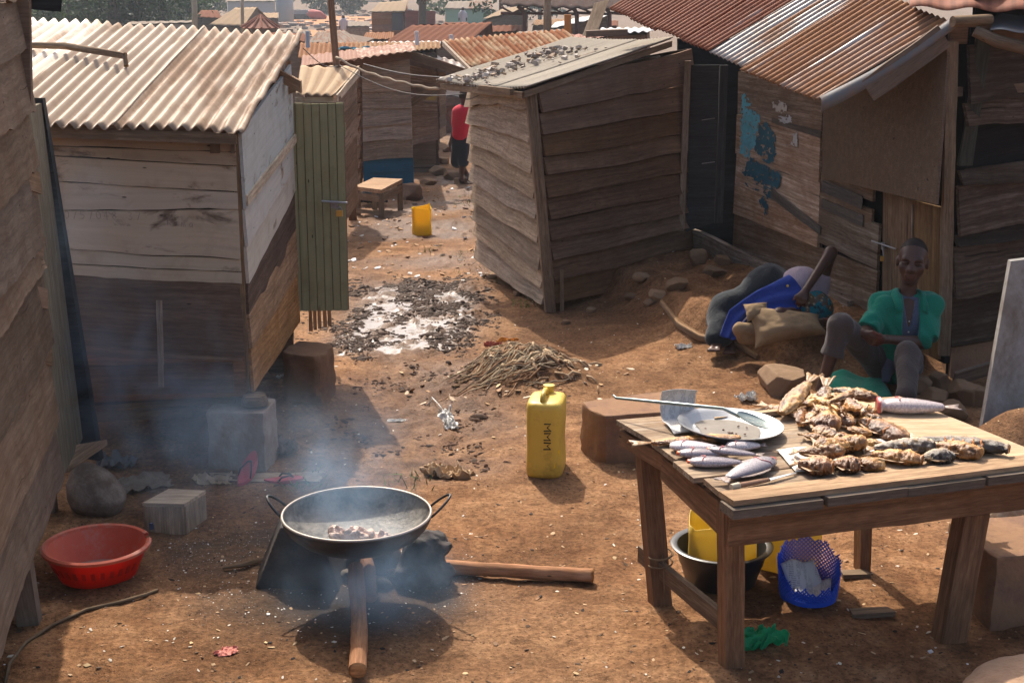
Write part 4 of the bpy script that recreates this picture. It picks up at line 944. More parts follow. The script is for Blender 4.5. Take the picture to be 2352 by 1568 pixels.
# sill beam and stones carrying it
mb = MB(); n = 24; u = np.linspace(0, 1, n)[:, None]
T = onwall(1592, 524, .12)*(1-u)+onwall(1960, 690, .12)*u; B = onwall(1590, 572, .12)*(1-u)+onwall(1960, 745, .12)*u
T[:, 2] += .02*np.sin(u[:, 0]*9)*np.exp(-u[:, 0]*3); B[:, 2] += .015*np.sin(u[:, 0]*14)
slab(mb, B, T, wn, .05); mb.build('sill_beam', W_wall, Fs)
# recess and open door leaf
mb = MB(); q = [D(1576, 532, 12.62), D(1640, 512, 12.62), D(1652, 150, 12.62), D(1588, 150, 12.62)]
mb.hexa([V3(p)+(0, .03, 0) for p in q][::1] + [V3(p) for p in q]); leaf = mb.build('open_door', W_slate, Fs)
mb = MB(); mb.board(D(1564, 530, 12.58), D(1580, 140, 12.58), (.055, 0, 0), (0, .04, 0), rough=.004); mb.build('door_edge', wood('pale_edge', (.30, .24, .19)), leaf)
mb = MB(); mb.board(D(1650, 512, 12.66), D(1663, 150, 12.66), (.07, 0, 0), (0, .05, 0)); mb.build('door_post', W_slate, Fs)
for v in (272, 372):
    mb = MB(); mb.tube([D(1612, v+4, 12.58), D(1642, v, 12.58)], .004, n=5); mb.build('wire', M_steel, leaf)
mb = MB(); plankwall(mb, D(1555, 90, 13.3), D(1720, 90, 13.3), D(1555, 620, 13.3), D(1720, 620, 13.3), 6, (0, -1, 0), seed=44); mb.build('recess_wall', wood('dark_blue_gloom', (.018, .024, .030), var=.3), Fs)  # near-black blue stands for the shade inside the recess
# roof
rE0 = V3(D(1882, 230, 9.1)); rT0 = V3(D(2192, 44, 9.15)); e_far = np.array((.83, 12.75, 2.31))
rE1 = rE0 + (e_far-rE0)*1.0; rT1 = rE1 + (rT0-rE0)*1.25; rTm = rT0
me_, mt_ = rE0 + (rE1-rE0)*.45, rT0 + (rT1-rT0)*.45
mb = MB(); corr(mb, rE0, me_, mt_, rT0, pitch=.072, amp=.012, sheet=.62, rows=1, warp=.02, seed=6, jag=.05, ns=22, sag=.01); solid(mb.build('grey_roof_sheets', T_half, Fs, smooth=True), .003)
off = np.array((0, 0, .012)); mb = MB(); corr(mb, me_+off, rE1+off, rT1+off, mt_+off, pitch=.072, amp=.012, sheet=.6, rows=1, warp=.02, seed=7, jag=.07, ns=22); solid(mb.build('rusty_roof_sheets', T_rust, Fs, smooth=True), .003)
# rolled edge flashing and barge board
sd = (rT0-rE0)
mb = MB(); k = 12; P = np.zeros((6, k, 3))
for i, t in enumerate(np.linspace(0, 1, k)):
    b0 = rE0 + sd*t + np.array((0, -.02, -.03*math.sin(t*math.pi)))
    for j, (dy, dz) in enumerate(((.05, .012), (.0, .018), (-.035, .008), (-.05, -.02), (-.05, -.035), (-.045, -.045-.03*(1-t)))): P[j, i] = b0 + (0, dy, dz)
mb.grid(P, flip=True); solid(mb.build('edge_flashing', plain('grey_flashing', (.13, .135, .14), .75, metal=.1, dirt=(.2, .13, .09), dirt_amt=.4), Fs, smooth=True), .004)
mb = MB(); mb.board(D(1993, 210, 9.06), D(2168, 82, 9.10), (-.085, 0, .125), (0, .03, 0), rough=.008); mb.build('barge_board', wood('barge_board', (.17, .13, .105), var=.1), Fs)
mb = MB(); mb.tube([D(2150, 110, 9.5), D(2215, 180, 9.35)], .035, n=8, noise=.1); mb.build('brace', W_brown, Fs, smooth=40)
# end wall
c0 = np.array((*WN, 0)); c1 = np.array((4.1, 9.95, 0)); nE = nrm_of((*WN, 1), (*c1[:2], 1), (*WN, 0), (3, 3, 1))
mb = MB(); plankwall(mb, (*WN, 2.5), (*c1[:2], 2.5), (*WN, .05), (*c1[:2], .05), [(.13, .13), (.27, .27), (.335, .34), (.45, .43), (.49, .50), (.62, .61), (.66, .65), (.80, .79), (.93, .92)], nE, th=.025, wave=.014, wfreq=2, lap=-.004, out=.05, seed=52, rag=.008, skip=(2,)); mb.build('end_wall', W_black, Fs)
mb = MB(); plankwall(mb, (*(WN+(.05, .1)), 2.6), (4.15, 10.05, 2.6), (*(WN+(.05, .1)), .0), (4.15, 10.05, .0), 4, nE, seed=53); mb.build('shade_backing', wood('interior_shade_black', (.012, .012, .013), var=.2), Fs)  # backing coloured like the darkness inside, showing between the end planks
mb = MB(); mb.board(D(2168, 815, 9.13), D(2186, 95, 9.13), (.07, .0, 0), (0, .05, 0), rough=.006); mb.build('corner_post', W_post, Fs)
mb = MB(); mb.board(D(2215, 380, 9.22), D(2262, 70, 9.22), (.095, .02, 0), (0, .05, 0), rough=.004); mb.build('brace_post', wood('dark_green_brace', (.055, .060, .052), var=.1), Fs)
mb = MB(); mb.board(D(2180, 212, 9.22), D(2440, 196, 9.5), (0, 0, .06), (0, .04, 0)); mb.build('wall_rail', W_dark, Fs)
mb = MB(); mb.tube([D(2188, 50, 9.0), D(2275, 46, 9.1)], [.034, .036], n=10, noise=.12, seed=3); mb.build('roof_log', W_post, Fs, smooth=40)
mb = MB(); mb.tube([D(2238, 72, 9.05), D(2290, 95, 9.02), D(2360, 112, 9.0), D(2460, 140, 9.0)], [.034, .04, .042, .045], n=10, noise=.15, seed=4); mb.build('roof_log', W_post, Fs, smooth=40)
mb = MB(); mb.board(D(2180, 80, 9.25), D(2440, 75, 9.25), (0, 0, .12), (0, .05, 0)); mb.build('lintel', W_brown, Fs)
mb = MB(); corr(mb, D(2090, 14, 9.3), D(2480, 30, 8.9), D(2480, -90, 9.9), D(2080, -60, 10.2), pitch=.3, amp=.012, sheet=3, warp=.012, seed=8, jag=.02, ns=8, res=24); solid(mb.build('upper_roof', T_rust, Fs, smooth=True), .003)
mb = MB(); corr(mb, D(2275, 66, 9.0), D(2480, 78, 8.8), D(2480, 20, 9.4), D(2280, 36, 9.4), pitch=.25, amp=.01, sheet=1.2, warp=.03, seed=9, jag=.04, ns=8, res=24); solid(mb.build('patch_sheet', plain('grey_flashing', (.20, .215, .225)), Fs, smooth=True), .003)
mb = MB(); mb.hexa([(2.95, 9.2, -.3), (4.2, 9.92, -.3), (4.2, 10.6, -.3), (2.95, 10.2, -.3), (2.95, 9.24, .2), (4.2, 9.94, .2), (4.2, 10.6, .2), (2.95, 10.2, .2)]); mb.build('earth_plinth', M_brick, Fs)
# ---------------- things on the ground ----------------
def sdf_obj(name, prims, mat, parent=None, h=.01, warp=0, wfreq=20, seed=0, smooth=True, it=1, **kw):
    V, Q, Cc = sdf_body(prims, h, warp, wfreq, seed, **kw); V = relax(V, Q, it)
    mb = MB(); mb.add(V, Q, V + seed*3.3, Cc); return mb.build(name, mat, parent, smooth=smooth)
def crumple(name, label, cat, cen, size, mat, hgt=.03, rz=0, seed=0, c=None, n=26, th=.003, edge=.12, group=None, freq=4.0, tilt=0.0, build=True):
    """a crumpled sheet lying on something"""
    u = np.linspace(-.5, .5, n); U, V = np.meshgrid(u, u, indexing='ij')
    U2 = U*(1+edge*fbm(V*5, seed, oct=3, seed=seed)); V2 = V*(1+edge*fbm(U*5, seed+4, oct=3, seed=seed+1))
    r = np.abs(fbm(U*freq, V*freq, seed*1.3, oct=4, seed=seed)) * 1.5
    z = hgt*r + .004; X = U2*size[0]; Y = V2*size[1]; X = X + hgt*.5*fbm(U*freq, V*freq, 7, oct=2, seed=seed+3)
    z = z + tilt*Y
    ca, sa = math.cos(rz), math.sin(rz)
    P = np.stack([cen[0]+X*ca-Y*sa, cen[1]+X*sa+Y*ca, cen[2]+z], -1); mb = MB(); mb.grid(P, np.stack([X, Y, z], -1).reshape(-1, 3), c)
    if not build: return mb
    o = solid(mb.build(name, mat, smooth=60), th); return tag(o, label, cat, group)
def gp(u, v, dz=0): 
    p = GG(u, v); return np.array((p.x, p.y, gz(p.x, p.y)+dz))
M_char = plain('charred_stone', (.028, .024, .022), .8, .35, var=.4, nsc=14, dirt=(.085, .062, .05), dirt_amt=.45, bump=.7, bsc=30)
M_rock = plain('brown_rock', (.20, .120, .068), .95, .2, var=.3, nsc=8, dirt=(.14, .085, .05), dirt_amt=.45, bump=.6, bsc=22)
M_rock2 = plain('pale_rock', (.27, .175, .105), .95, .2, var=.25, nsc=8, dirt=(.19, .115, .065), dirt_amt=.5, bump=.6, bsc=22)
M_yel = plain('yellow_plastic', (.70, .50, .085), .45, .45, var=.10, nsc=5, dirt=(.27, .16, .035), dirt_amt=.38, dsc=5, bump=.05, trans=.18)
M_yelb = plain('bright_yellow_plastic', (.90, .62, .02), .45, .4, var=.06, nsc=5, dirt=(.35, .2, .04), dirt_amt=.25, bump=.05, trans=.35)
M_yelp = plain('pale_yellow_plastic', (.72, .55, .12), .45, .4, var=.1, dirt=(.4, .25, .05), dirt_amt=.3, bump=.05, trans=.45)
M_ink = plain('black_ink', (.02, .02, .02), .7, bump=0, tint=False)
M_redp = plain('red_plastic', (.78, .030, .012), .4, .45, var=.08, nsc=4, dirt=(.42, .14, .08), dirt_amt=.22, bump=.05, trans=.5)
M_redin = plain('red_plastic_scuffed', (.62, .15, .085), .6, .35, var=.15, nsc=6, dirt=(.50, .36, .28), dirt_amt=.36, dsc=5, bump=.1, trans=.2)
M_pan = plain('blackened_pan', (.034, .033, .034), .45, .5, var=.4, metal=.3, dirt=(.22, .20, .175), dirt_amt=.30, dsc=9, bump=.3)
M_panin = plain('worn_pan_inside', (.27, .245, .21), .6, .4, var=.4, metal=.2, dirt=(.020, .021, .022), dirt_amt=.50, dsc=6, bump=.3, bsc=60)
M_rim = plain('worn_pan_rim', (.32, .275, .235), .4, .5, metal=.5, dirt=(.15, .1, .07), dirt_amt=.3)
M_log = wood('peeled_log', (.44, .22, .105), var=.06, stain=.8, grain=.5, dark=(.17, .085, .045), light=(.50, .31, .18))
M_cut = wood('cut_end', (.42, .21, .08), var=.05)
M_leaf = plain('dry_leaf', (.42, .29, .17), .9, .2, var=.35, nsc=20, bump=.3)
M_card = plain('old_cardboard', (.37, .27, .18), .95, .15, var=.25, nsc=12, dirt=(.2, .13, .08), dirt_amt=.4)
M_white = plain('white_film', (.66, .64, .60), .4, .5, var=.08, dirt=(.4, .28, .18), dirt_amt=.3, trans=.35)

# frying pan over the fire
WC = np.array((-.66, 5.68, .40)); RW = .312
pan = thing('frying_pan', 'big black round-bottomed frying pan smoking on three stones', 'pan', (WC[0], WC[1], .23))
pr = [(RW*math.sin(a), -.155*(math.cos(a))**1.15) for a in np.linspace(0, math.pi/2, 14)]
mb = MB(); mb.lathe([(r + .006*(r > .01), z - .008) for r, z in pr], WC, n=64); mb.build('bowl', M_pan, pan, smooth=True)
mb = MB(); mb.lathe(pr[::-1], WC, n=64); mb.build('bowl_inside', M_panin, pan, smooth=True)
mb = MB(); th = np.linspace(0, 2*math.pi, 65)[:-1]
P = np.zeros((64, 7, 3))
for i, a in enumerate(th):
    for j, b in enumerate(np.linspace(0, 2*math.pi, 7)): P[i, j] = WC + np.array((math.cos(a)*(RW+.003+.0065*math.cos(b)), math.sin(a)*(RW+.003+.0065*math.cos(b)), .0065*math.sin(b)))
mb.grid(P, closeu=True, flip=True); mb.build('rim', M_rim, pan, smooth=True)
def handle(a0, out, up, w):
    pts = []
    for t in np.linspace(0, 1, 15):
        s = math.sin(t*math.pi); k = (t-.5)*w*2
        ang = a0 + k/RW*(1 - .0*s); r = RW + .004 + out*s**.7
        pts.append(WC + np.array((math.cos(ang)*r, math.sin(ang)*r, -.02 + up*s**.7)))
    return pts
mb = MB(); mb.tube(handle(R(172), .075, .075, .055), .006, n=8); mb.build('handle', M_pan, pan, smooth=True)
mb = MB(); mb.tube(handle(R(10), .085, .075, .055), .0055, n=8); mb.build('handle', M_pan, pan, smooth=True)
# fish pieces frying in it
M_fry = plain('pale_frying_fish', (.66, .47, .36), .6, .3, var=.4, nsc=30, dirt=(.34, .16, .09), dirt_amt=.38, dsc=26, bump=.7, bsc=60)
for i, (dx, dy, rz, l, up) in enumerate(((-.10, -.02, .3, .075, .2), (-.035, .01, 1.1, .07, .5), (.02, -.04, -.3, .08, .15), (.075, .0, .6, .075, .45), (.12, -.03, -.6, .06, .2), (-.05, -.07, .2, .07, .1), (.05, .03, 1.4, .06, .6), (-.11, .02, 2.0, .06, .4), (.0, -.08, -.2, .07, .1), (.10, -.06, .9, .06, .3))):
    c = WC + np.array((dx*.85, dy-.01, -.122+.022*(i % 3))); d = np.array((math.cos(rz), math.sin(rz)*.7, up*.6))*l*.6
    o = sdf_obj('fish_piece', [RC(c-d, c+d, .014, .020), EL(c+np.array((.01, .0, .012)), (.026, .010, .026), k=.015), RC(c-d, c-d*1.5+np.array((0, 0, .02)), .012, .006)], M_fry, h=.005, warp=.012, wfreq=70, seed=i)
    tag(o, 'pale piece of fish frying in the bottom of the smoking pan', 'fish', 'fish pieces frying in the pan')
# hearth stones
def stone(name, label, prims, mat, cat='stone', h=.012, warp=.02, wf=9, seed=0, group=None, it=1, smooth=40):
    o = sdf_obj(name, prims, mat, h=h, warp=warp, wfreq=wf, seed=seed, it=it, smooth=smooth); return tag(o, label, cat, group)
p = gp(690, 1338)
def hcut_(X, Y, Z):
    a = None
    for nx, ny, nz, px, pz in ((-.90, -.1, .40, -.195, 0), (.93, -.05, .34, .185, 0), (-.15, -.2, .97, -.05, .265), (.25, -.1, .96, .04, .268), (0, -.96, .28, 0, 0)):
        q = (X-p[0]-px)*nx+(Y-p[1])*ny+(Z-p[2]-pz)*nz - (.085 if ny < -.9 else 0); a = q if a is None else np.maximum(a, q)
    return a
o = sdf_obj('hearth_stone', [EL(p+(0, .03, .10), (.28, .16, .30))], M_char, h=.008, warp=.014, wfreq=16, seed=3, it=0, smooth=26, cut=hcut_); tag(o, 'sooty trapezoid stone under the left side of the frying pan', 'stone', 'hearth stones')
p = gp(972, 1335); stone('hearth_stone', 'jagged charred black stone under the right side of the frying pan', [RC(p+(-.05, .0, .03), p+(.07, .0, .03), .08, .07, k=.05), RC(p+(-.02, .02, .17), p+(.07, .02, .17), .06, .045, k=.06), EL(p+(.09, .0, .17), (.035, .04, .035)), RC(p+(0, 0, .02), p+(.0, .02, .17), .085, .075, k=.05)], M_char, warp=.040, wf=16, h=.009, it=0, smooth=28, seed=5, group='hearth stones')
p = np.array((-.63, 6.02, gz(-.63, 6.02))); stone('hearth_stone', 'scorched stone at the back of the hearth beneath the frying pan', [RC(p+(-.06, 0, .04), p+(.06, 0, .05), .07, .08, k=.05), EL(p+(0, 0, .16), (.08, .06, .08))], M_char, warp=.02, wf=10, seed=7, group='hearth stones')
for i, (u, v, s) in enumerate(((775, 1300, .05), (800, 1330, .035), (905, 1325, .04), (880, 1345, .03))):
    p = gp(u, v); stone('charcoal_lump', 'burnt grey charcoal lump in the embers below the frying pan', [EL(p+(0, 0, s*.6), (s, s*.8, s*.75)), EL(p+(s*.7, 0, s*.5), (s*.6, s*.6, s*.5))], plain('ember_ash', (.20, .165, .13), .95, var=.5, nsc=40, dirt=(.04, .035, .03), dirt_amt=.5), 'charcoal', h=.008, warp=.016, wf=28, seed=i+20, group='charcoal in the hearth')
def log(name, label, pts, r, seed=0, noise=.10, n=14, group=None, mat=None):
    t = thing(name, label, 'log', tuple(pts[0]), group); k = 26; q = []
    pts = np.array([tuple(p) for p in pts]); 
    tt = np.linspace(0, len(pts)-1, k)
    P = np.stack([np.interp(tt, range(len(pts)), pts[:, d]) for d in range(3)], 1); rr = np.interp(tt, range(len(pts)), r)
    P += .006*np.stack([fbm(tt*1.1, seed, oct=2, seed=seed), 0*tt, fbm(tt*1.1, seed+9, oct=2, seed=seed)], 1)
    mb = MB(); mb.tube(P, rr, n=n, noise=noise*2.0, seed=seed, caps=False); mb.build('bark', mat or M_log, t, smooth=True)
    for e, sgn in ((0, -1), (-1, 1)):
        ax = P[1]-P[0] if e == 0 else P[-1]-P[-2]; ax = Vector(ax*sgn).normalized(); Mq = ax.to_track_quat('Z', 'Y').to_matrix()
        mb = MB(); mb.lathe([(rr[e]*1.0, -.004), (rr[e]*.93, .004), (rr[e]*.6, .008), (rr[e]*.3, .004), (0.001, .007)], P[e], n=n, M=Mq, wob=.12, seed=seed); mb.build('cut_end', M_cut, t, smooth=True)
    return t
log('firewood_log', 'long peeled log pointing out of the hearth towards the camera', [G(822, 1540, .035), G(824, 1420, .06), D(818, 1300, 5.62)], [.034, .034, .033], 1, group='firewood in the hearth')
log('firewood_log', 'short charred log stub beside the long log under the pan', [G(852, 1372, .04), D(846, 1310, 5.78), D(842, 1285, 5.9)], [.030, .030, .03], 2, group='firewood in the hearth', mat=wood('scorched_log', (.20, .11, .07), var=.05, stain=.8))
log('firewood_log', 'peeled log lying on the ground to the right of the hearth', [G(1015, 1300, .03), G(1180, 1310, .032), G(1360, 1322, .03)], [.034, .031, .032], 3, group='firewood in the hearth')
mb = MB(); mb.tube([gp(512, 1312, .012), gp(565, 1304, .018), gp(622, 1288, .016)], [.008, .013, .012], n=7, noise=.4, seed=3); tag(mb.build('dry_stick', wood('dry_bark', (.26, .19, .13)), smooth=40), 'flat dry stick on the ash left of the hearth', 'stick')
# red basin
def superlathe(mb, prof, cen, n=64, skip=None, c=None):
    mb.lathe(prof, cen, n=n, c=c)
bc = np.array((-1.862, 5.95, gz(-1.86, 5.95)+.004))
bs_ = thing('plastic_basin', 'round red plastic basin with a split rim beside the left shack', 'basin', tuple(bc))
mb = MB(); rb_ = .235; mb.lathe([(0, 0), (.155, 0), (.168, .006), (.178, .03), (.178, .034), (.205, .09), (rb_-.014, .138)], bc, n=72); o = mb.build('body', M_redp, bs_, smooth=50)
mb = MB(); mb.lathe([(rb_-.018, .140), (.200, .09), (.172, .03), (.160, .008), (.0, .007)], bc, n=72); mb.build('inside', M_redin, bs_, smooth=50)
mb = MB(); k = 90; a0, a1 = R(32), R(32+352-10); P = np.zeros((k, 6, 3))
for i, a in enumerate(np.linspace(a0, a1, k)):
    for j, (r, z) in enumerate(((rb_-.018, .138), (rb_-.016, .152), (rb_-.004, .157), (rb_+.006, .150), (rb_+.004, .137), (rb_-.014, .136))): P[i, j] = bc + (r*math.cos(a), r*math.sin(a), z + .004*math.exp(-((a-a1)/.12)**2))
mb.grid(P); mb.build('rim', M_redin, bs_, smooth=50)
mb = MB(); mb.lathe([(0, .010), (.1, .0105), (.165, .010)], bc, n=40); mb.build('dirty_water', plain('murky_water', (.40, .24, .19), .12, .5, var=.1, bump=0), bs_, smooth=True)
for i in range(13):
    a = R(200 + i*11.5); d = np.array((math.cos(a), math.sin(a), 0)); tn = np.array((-math.sin(a), math.cos(a), 0)); b = bc + d*.190 + np.array((0, 0, .055)); t_ = bc + d*.206 + np.array((0, 0, .092))
    mb = MB(); mb.board(b, t_, tn*.018, d*.004, rough=0, seg=2); mb.build('moulded_rib', plain('dark_red_rib', (.60, .028, .014), .45, trans=.4), bs_)
mb = MB(); mb.box(bc + (.205, .175, .165), (.018, .012, .03), rz=.5); mb.build('tape', plain('blue_tape', (.03, .04, .09), .6), bs_)
# wooden box
q = [(-1.775, 6.47), (-1.585, 6.455), (-1.525, 6.63), (-1.70, 6.65)]
bx = thing('wooden_box', 'small pale wooden box on the ash beside the red basin', 'box', (-1.65, 6.55, 0))
z0 = gz(-1.65, 6.55)-.01
def boxside(mb, a, b, z0, z1, th=.012, c=None):
    a = np.array(a); b = np.array(b); d = b-a; n = np.array((d[1], -d[0]))/np.linalg.norm(d)
    mb.board((*((a+b)/2+n*th/2), z0), (*((a+b)/2+n*th/2), z1), (*d, 0), (*(n*th), 0), rough=.0015, c=c)
M_box = wood('box_wood', (.40, .31, .225), var=.12, stain=.7)
for i in range(4):
    mb = MB(); boxside(mb, q[i], q[(i+1) % 4], z0, z0+.145); mb.build('side', M_box, bx)
mb = MB(); qc = np.mean(q, 0)
mb.hexa([(*(qc+(np.array(k)-qc)*1.08), z0+.146) for k in q] + [(*(qc+(np.array(k)-qc)*1.08), z0+.162) for k in q]); mb.build('lid', wood('box_lid', (.55, .44, .32), var=.05, stain=.5), bx)
p = gp(212, 1182); stone('boulder', 'large rounded brown boulder under the corner of the left shack', [EL(p+(0, .05, .10), (.125, .12, .13)), EL(p+(.03, .05, .06), (.13, .12, .09)), EL(p+(-.04, .08, .15), (.08, .08, .09))], plain('mottled_rock', (.175, .125, .09), .95, .2, var=.4, nsc=16, dirt=(.33, .26, .2), dirt_amt=.42, dsc=10, bump=.8, bsc=24), 'boulder', warp=.020, wf=14, seed=11)
# sandals
def sandal(u, v, rz, label, tilt=0.0, L=.21):
    p = gp(u, v, .004); t = thing('flip_flop', label, 'sandal', tuple(p), 'pink flip-flops', rz)
    n = 36; out = []
    for k in range(n):
        a = 2*math.pi*k/n; x = math.cos(a)*L/2; w = .036 + .011*math.cos(a-.15) - .008*math.cos(2*a); out.append((x, math.sin(a)*w, 0))
    out = np.array(out); 
    def zz(x): return tilt*(x+L/2)**2*6 + .004*np.sin(x*30)
    ORIG[t.name] = Vector((0, 0, 0)); b = out.copy(); b[:, 2] = zz(out[:, 0]); top = b + (0, 0, .018)
    f = [list(range(n)), list(range(2*n-1, n-1, -1))] + [[i, n+i, n+(i+1) % n, (i+1) % n] for i in range(n)]
    mb = MB(); mb.add(np.concatenate([top, b]), f); mb.build('sole', plain('pink_foam', (.44, .075, .095), .8, var=.2, dirt=(.2, .08, .06), dirt_amt=.3), t)
    for s in (-1, 1):
        mb = MB(); mb.tube([np.array((.05, 0, zz(.05)+.02)), np.array((.035, .012*s, zz(.035)+.035)), np.array((-.01, .034*s, zz(0)+.034)), np.array((-.03, .036*s, zz(-.03)+.014))], .005, n=6); mb.build('strap', plain('black_strap', (.03, .03, .035), .6), t, smooth=True)
    return t
sandal(652, 1104, .12, 'pink flip-flop lying flat with its dark strap up on the cardboard scrap')
sandal(568, 1106, 1.25, 'pink flip-flop curled up at its front, left one of the pair', .55, .19)
crumple('cardboard_scrap', 'long torn cardboard scrap under the pink flip-flops', 'cardboard', gp(610, 1098, .0), (.62, .14), M_card, .02, .03, 3, freq=3)
crumple('cloth_scrap', 'pale muddy cloth scrap on the ground behind the wooden box', 'cloth', gp(320, 1120, 0), (.30, .22), plain('muddy_cloth', (.30, .24, .17), .95, var=.3, dirt=(.15, .1, .06), dirt_amt=.5), .05, .5, 5)
crumple('dry_leaf', 'big dry curled leaf beside the pink flip-flops', 'leaf', gp(488, 1106, 0), (.20, .12), M_leaf, .05, .2, 8, edge=.4)
crumple('dry_leaf', 'curled dry leaves on the earth behind the frying pan', 'leaf', gp(1030, 1090, 0), (.24, .12), M_leaf, .07, -.5, 9, edge=.5, freq=6)
crumple('leaf_bundle', 'withered brown leaves beside the concrete block of the whitewashed shed', 'leaf', gp(640, 1040, 0), (.22, .16), plain('brown_leaf', (.17, .105, .065), .95, var=.4, nsc=20), .10, .6, 10, edge=.5, freq=7)
crumple('pink_scrap', 'torn pink scrap on the earth in front of the red basin', 'scrap', gp(520, 1497, 0), (.085, .06), plain('pink_scrap', (.50, .17, .13), .8, var=.3), .018, .6, 12, edge=.5)
crumple('cloth_scrap', 'grey rag under the floor of the whitewashed shed', 'cloth', gp(262, 1075, 0), (.16, .2), plain('grey_rag', (.15, .135, .12), .95, var=.3), .09, .9, 13)
crumple('plastic_bag', 'small torn white plastic bag on the muddy slope', 'bag', gp(1030, 985, .01), (.09, .19), M_white, .05, .25, 14, edge=.3, tilt=.25)
mb = MB(); mb.tube([gp(1022, 950, .02), gp(1005, 935, .035), gp(992, 920, .02), gp(985, 930, .01)], .004, n=5); tag(mb.build('plastic_string', M_white, smooth=True), 'white knotted string beside the torn white plastic bag', 'string')
crumple('plastic_scrap', 'flat white plastic scrap at the edge of the shed shadow', 'scrap', gp(915, 962, 0), (.14, .035), M_white, .015, .1, 15)
crumple('plastic_scrap', 'white paper scrap beside the rough brown block', 'scrap', gp(655, 872, 0), (.10, .05), M_white, .03, .4, 16)
crumple('plastic_scrap', 'small green plastic scrap near the rough brown block', 'scrap', gp(697, 868, 0), (.08, .03), plain('green_scrap', (.02, .22, .12), .6), .02, .2, 17)
crumple('plastic_scrap', 'crumpled white scrap on the slope below the lying person', 'scrap', gp(1570, 797, 0), (.10, .06), M_white, .04, .2, 18)
crumple('plastic_scrap', 'crumpled clear plastic bag beside the flat rock near the table', 'scrap', gp(1716, 918, .0), (.12, .10), M_white, .07, .2, 19)
mb = MB(); cord = [gp(u, v, .008) for u, v in ((12, 1568), (22, 1530), (60, 1478), (120, 1435), (200, 1402), (270, 1390), (335, 1372), (362, 1358))]; mb.tube(cord, .008, n=6, noise=.3); tag(mb.build('old_rope', wood('old_rope', (.19, .135, .085), var=.05), smooth=True), 'frayed old rope curving over the earth below the left shack', 'rope')
# jerrycans
def rbox_rings(w, d, zs, n=40, e=4.5, side=None):
    L = []
    for z, s in zs:
        a = np.linspace(0, 2*math.pi, n, endpoint=False); c, s_ = np.cos(a), np.sin(a)
        x = np.sign(c)*np.abs(c)**(2/e)*w/2*s; y = np.sign(s_)*np.abs(s_)**(2/e)*d/2*s
        if side is not None: x, y = side(x, y, z)
        L.append(np.stack([x, y, np.full(n, z)], 1))
    return np.array(L).transpose(1, 0, 2)
def jerrycan(loc, rz, label, w=.20, d=.28, h=.42, mat=None, cut=None, group=None, marks=False, mat_patch=None, tilt=(0, 0)):
    t = thing('jerrycan', label, 'jerrycan', loc, group, rz); t.rotation_euler = (tilt[0], tilt[1], rz); ORIG[t.name] = Vector((0, 0, 0)); mat = mat or M_yel
    def side(x, y, z):
        k = math.exp(-((z/h-.42)/.16)**2)
        x = np.where(x > 0, x - .016*k*np.exp(-(y/(d*.35))**2), x + .006*k*np.exp(-(y/(d*.35))**2)); return x, y
    top = [(.0, .90), (.008, .965), (.03, 1), (h*.2, 1), (h*.32, 1), (h*.42, .99), (h*.52, 1), (h*.75, 1), (h*.9, .995)]
    if cut is None:
        zs = top + [(h*.955, .97), (h*.985, .90), (h, .72), (h, .0)]
        P = rbox_rings(w, d, zs, side=side); mb = MB(); mb.grid(P, closeu=True, flip=False); k = len(zs); n = P.shape[0]
        mb.f.append([i*k for i in range(n)][::-1]); mb.m.append(0); mb.build('body', mat, t, smooth=50)
        mb = MB(); mb.tube([np.array((-.01, -d*.36, h-.01)), np.array((-.01, -d*.30, h+.026)), np.array((-.01, -d*.1, h+.034)), np.array((-.01, d*.12, h+.03)), np.array((-.01, d*.2, h-.01))], .014, n=10); mb.build('handle', mat, t, smooth=True)
        mb = MB(); mb.lathe([(.026, h-.01), (.026, h+.018), (.031, h+.02), (.031, h+.04), (.0, h+.042)], (.0, d*.33, 0), n=18); mb.build('cap', mat, t, smooth=50)
    else:
        zs = [q for q in top if q[0] < cut] + [(cut, 1.0)]
        P = rbox_rings(w, d, zs, side=side, n=64)
        P[:, -1, 2] += .018*np.sin(np.linspace(0, 4*math.pi, 64)) + .015*fbm(np.linspace(0, 12, 64), 3, oct=2, seed=2)
        mb = MB(); mb.grid(P, closeu=True); k = len(zs); n = P.shape[0]; mb.f.append([i*k for i in range(n)][::-1]); mb.m.append(0)
        solid(mb.build('body', mat, t, smooth=50), .004)
    if marks:
        mb = MB(); writing(mb, 'MMM', (.004, -d/2-.001, h*.74), (0, 0, -1), (1, 0, 0), .038, .038, .014, .0036, .05); mb.build('letters', M_ink, t)
        mb = MB(); ppoly(mb, [(w*.30, -d/2+.004, h*.16), (w*.40, -d/2+.016, h*.2), (w*.45, -d/2+.03, h*.40), (w*.38, -d/2+.016, h*.38)], (.5, -1, 0), seed=4, jag=.01, th=.002); mb.build('bright_patch', M_yelb, t)
    return t
p = gp(1256, 1098); jerrycan((p[0]+.0, p[1]+.13, p[2]), R(-9), 'yellow jerrycan with MMM written down its side, alone on the bare earth', marks=True)
p = gp(968, 540); jerrycan((p[0], p[1]+.08, p[2]), R(12), 'bright yellow jerrycan with its top cut off, standing in the lane', .225, .2, .42, M_yelb, cut=.34)
block('mud_block', 'flat-topped brown block half buried between the jerrycan and the table', 'block', [(.505, 7.43), (.95, 7.52), (.93, 7.95), (.375, 7.70)], .285, -.05, M_brick, .012)
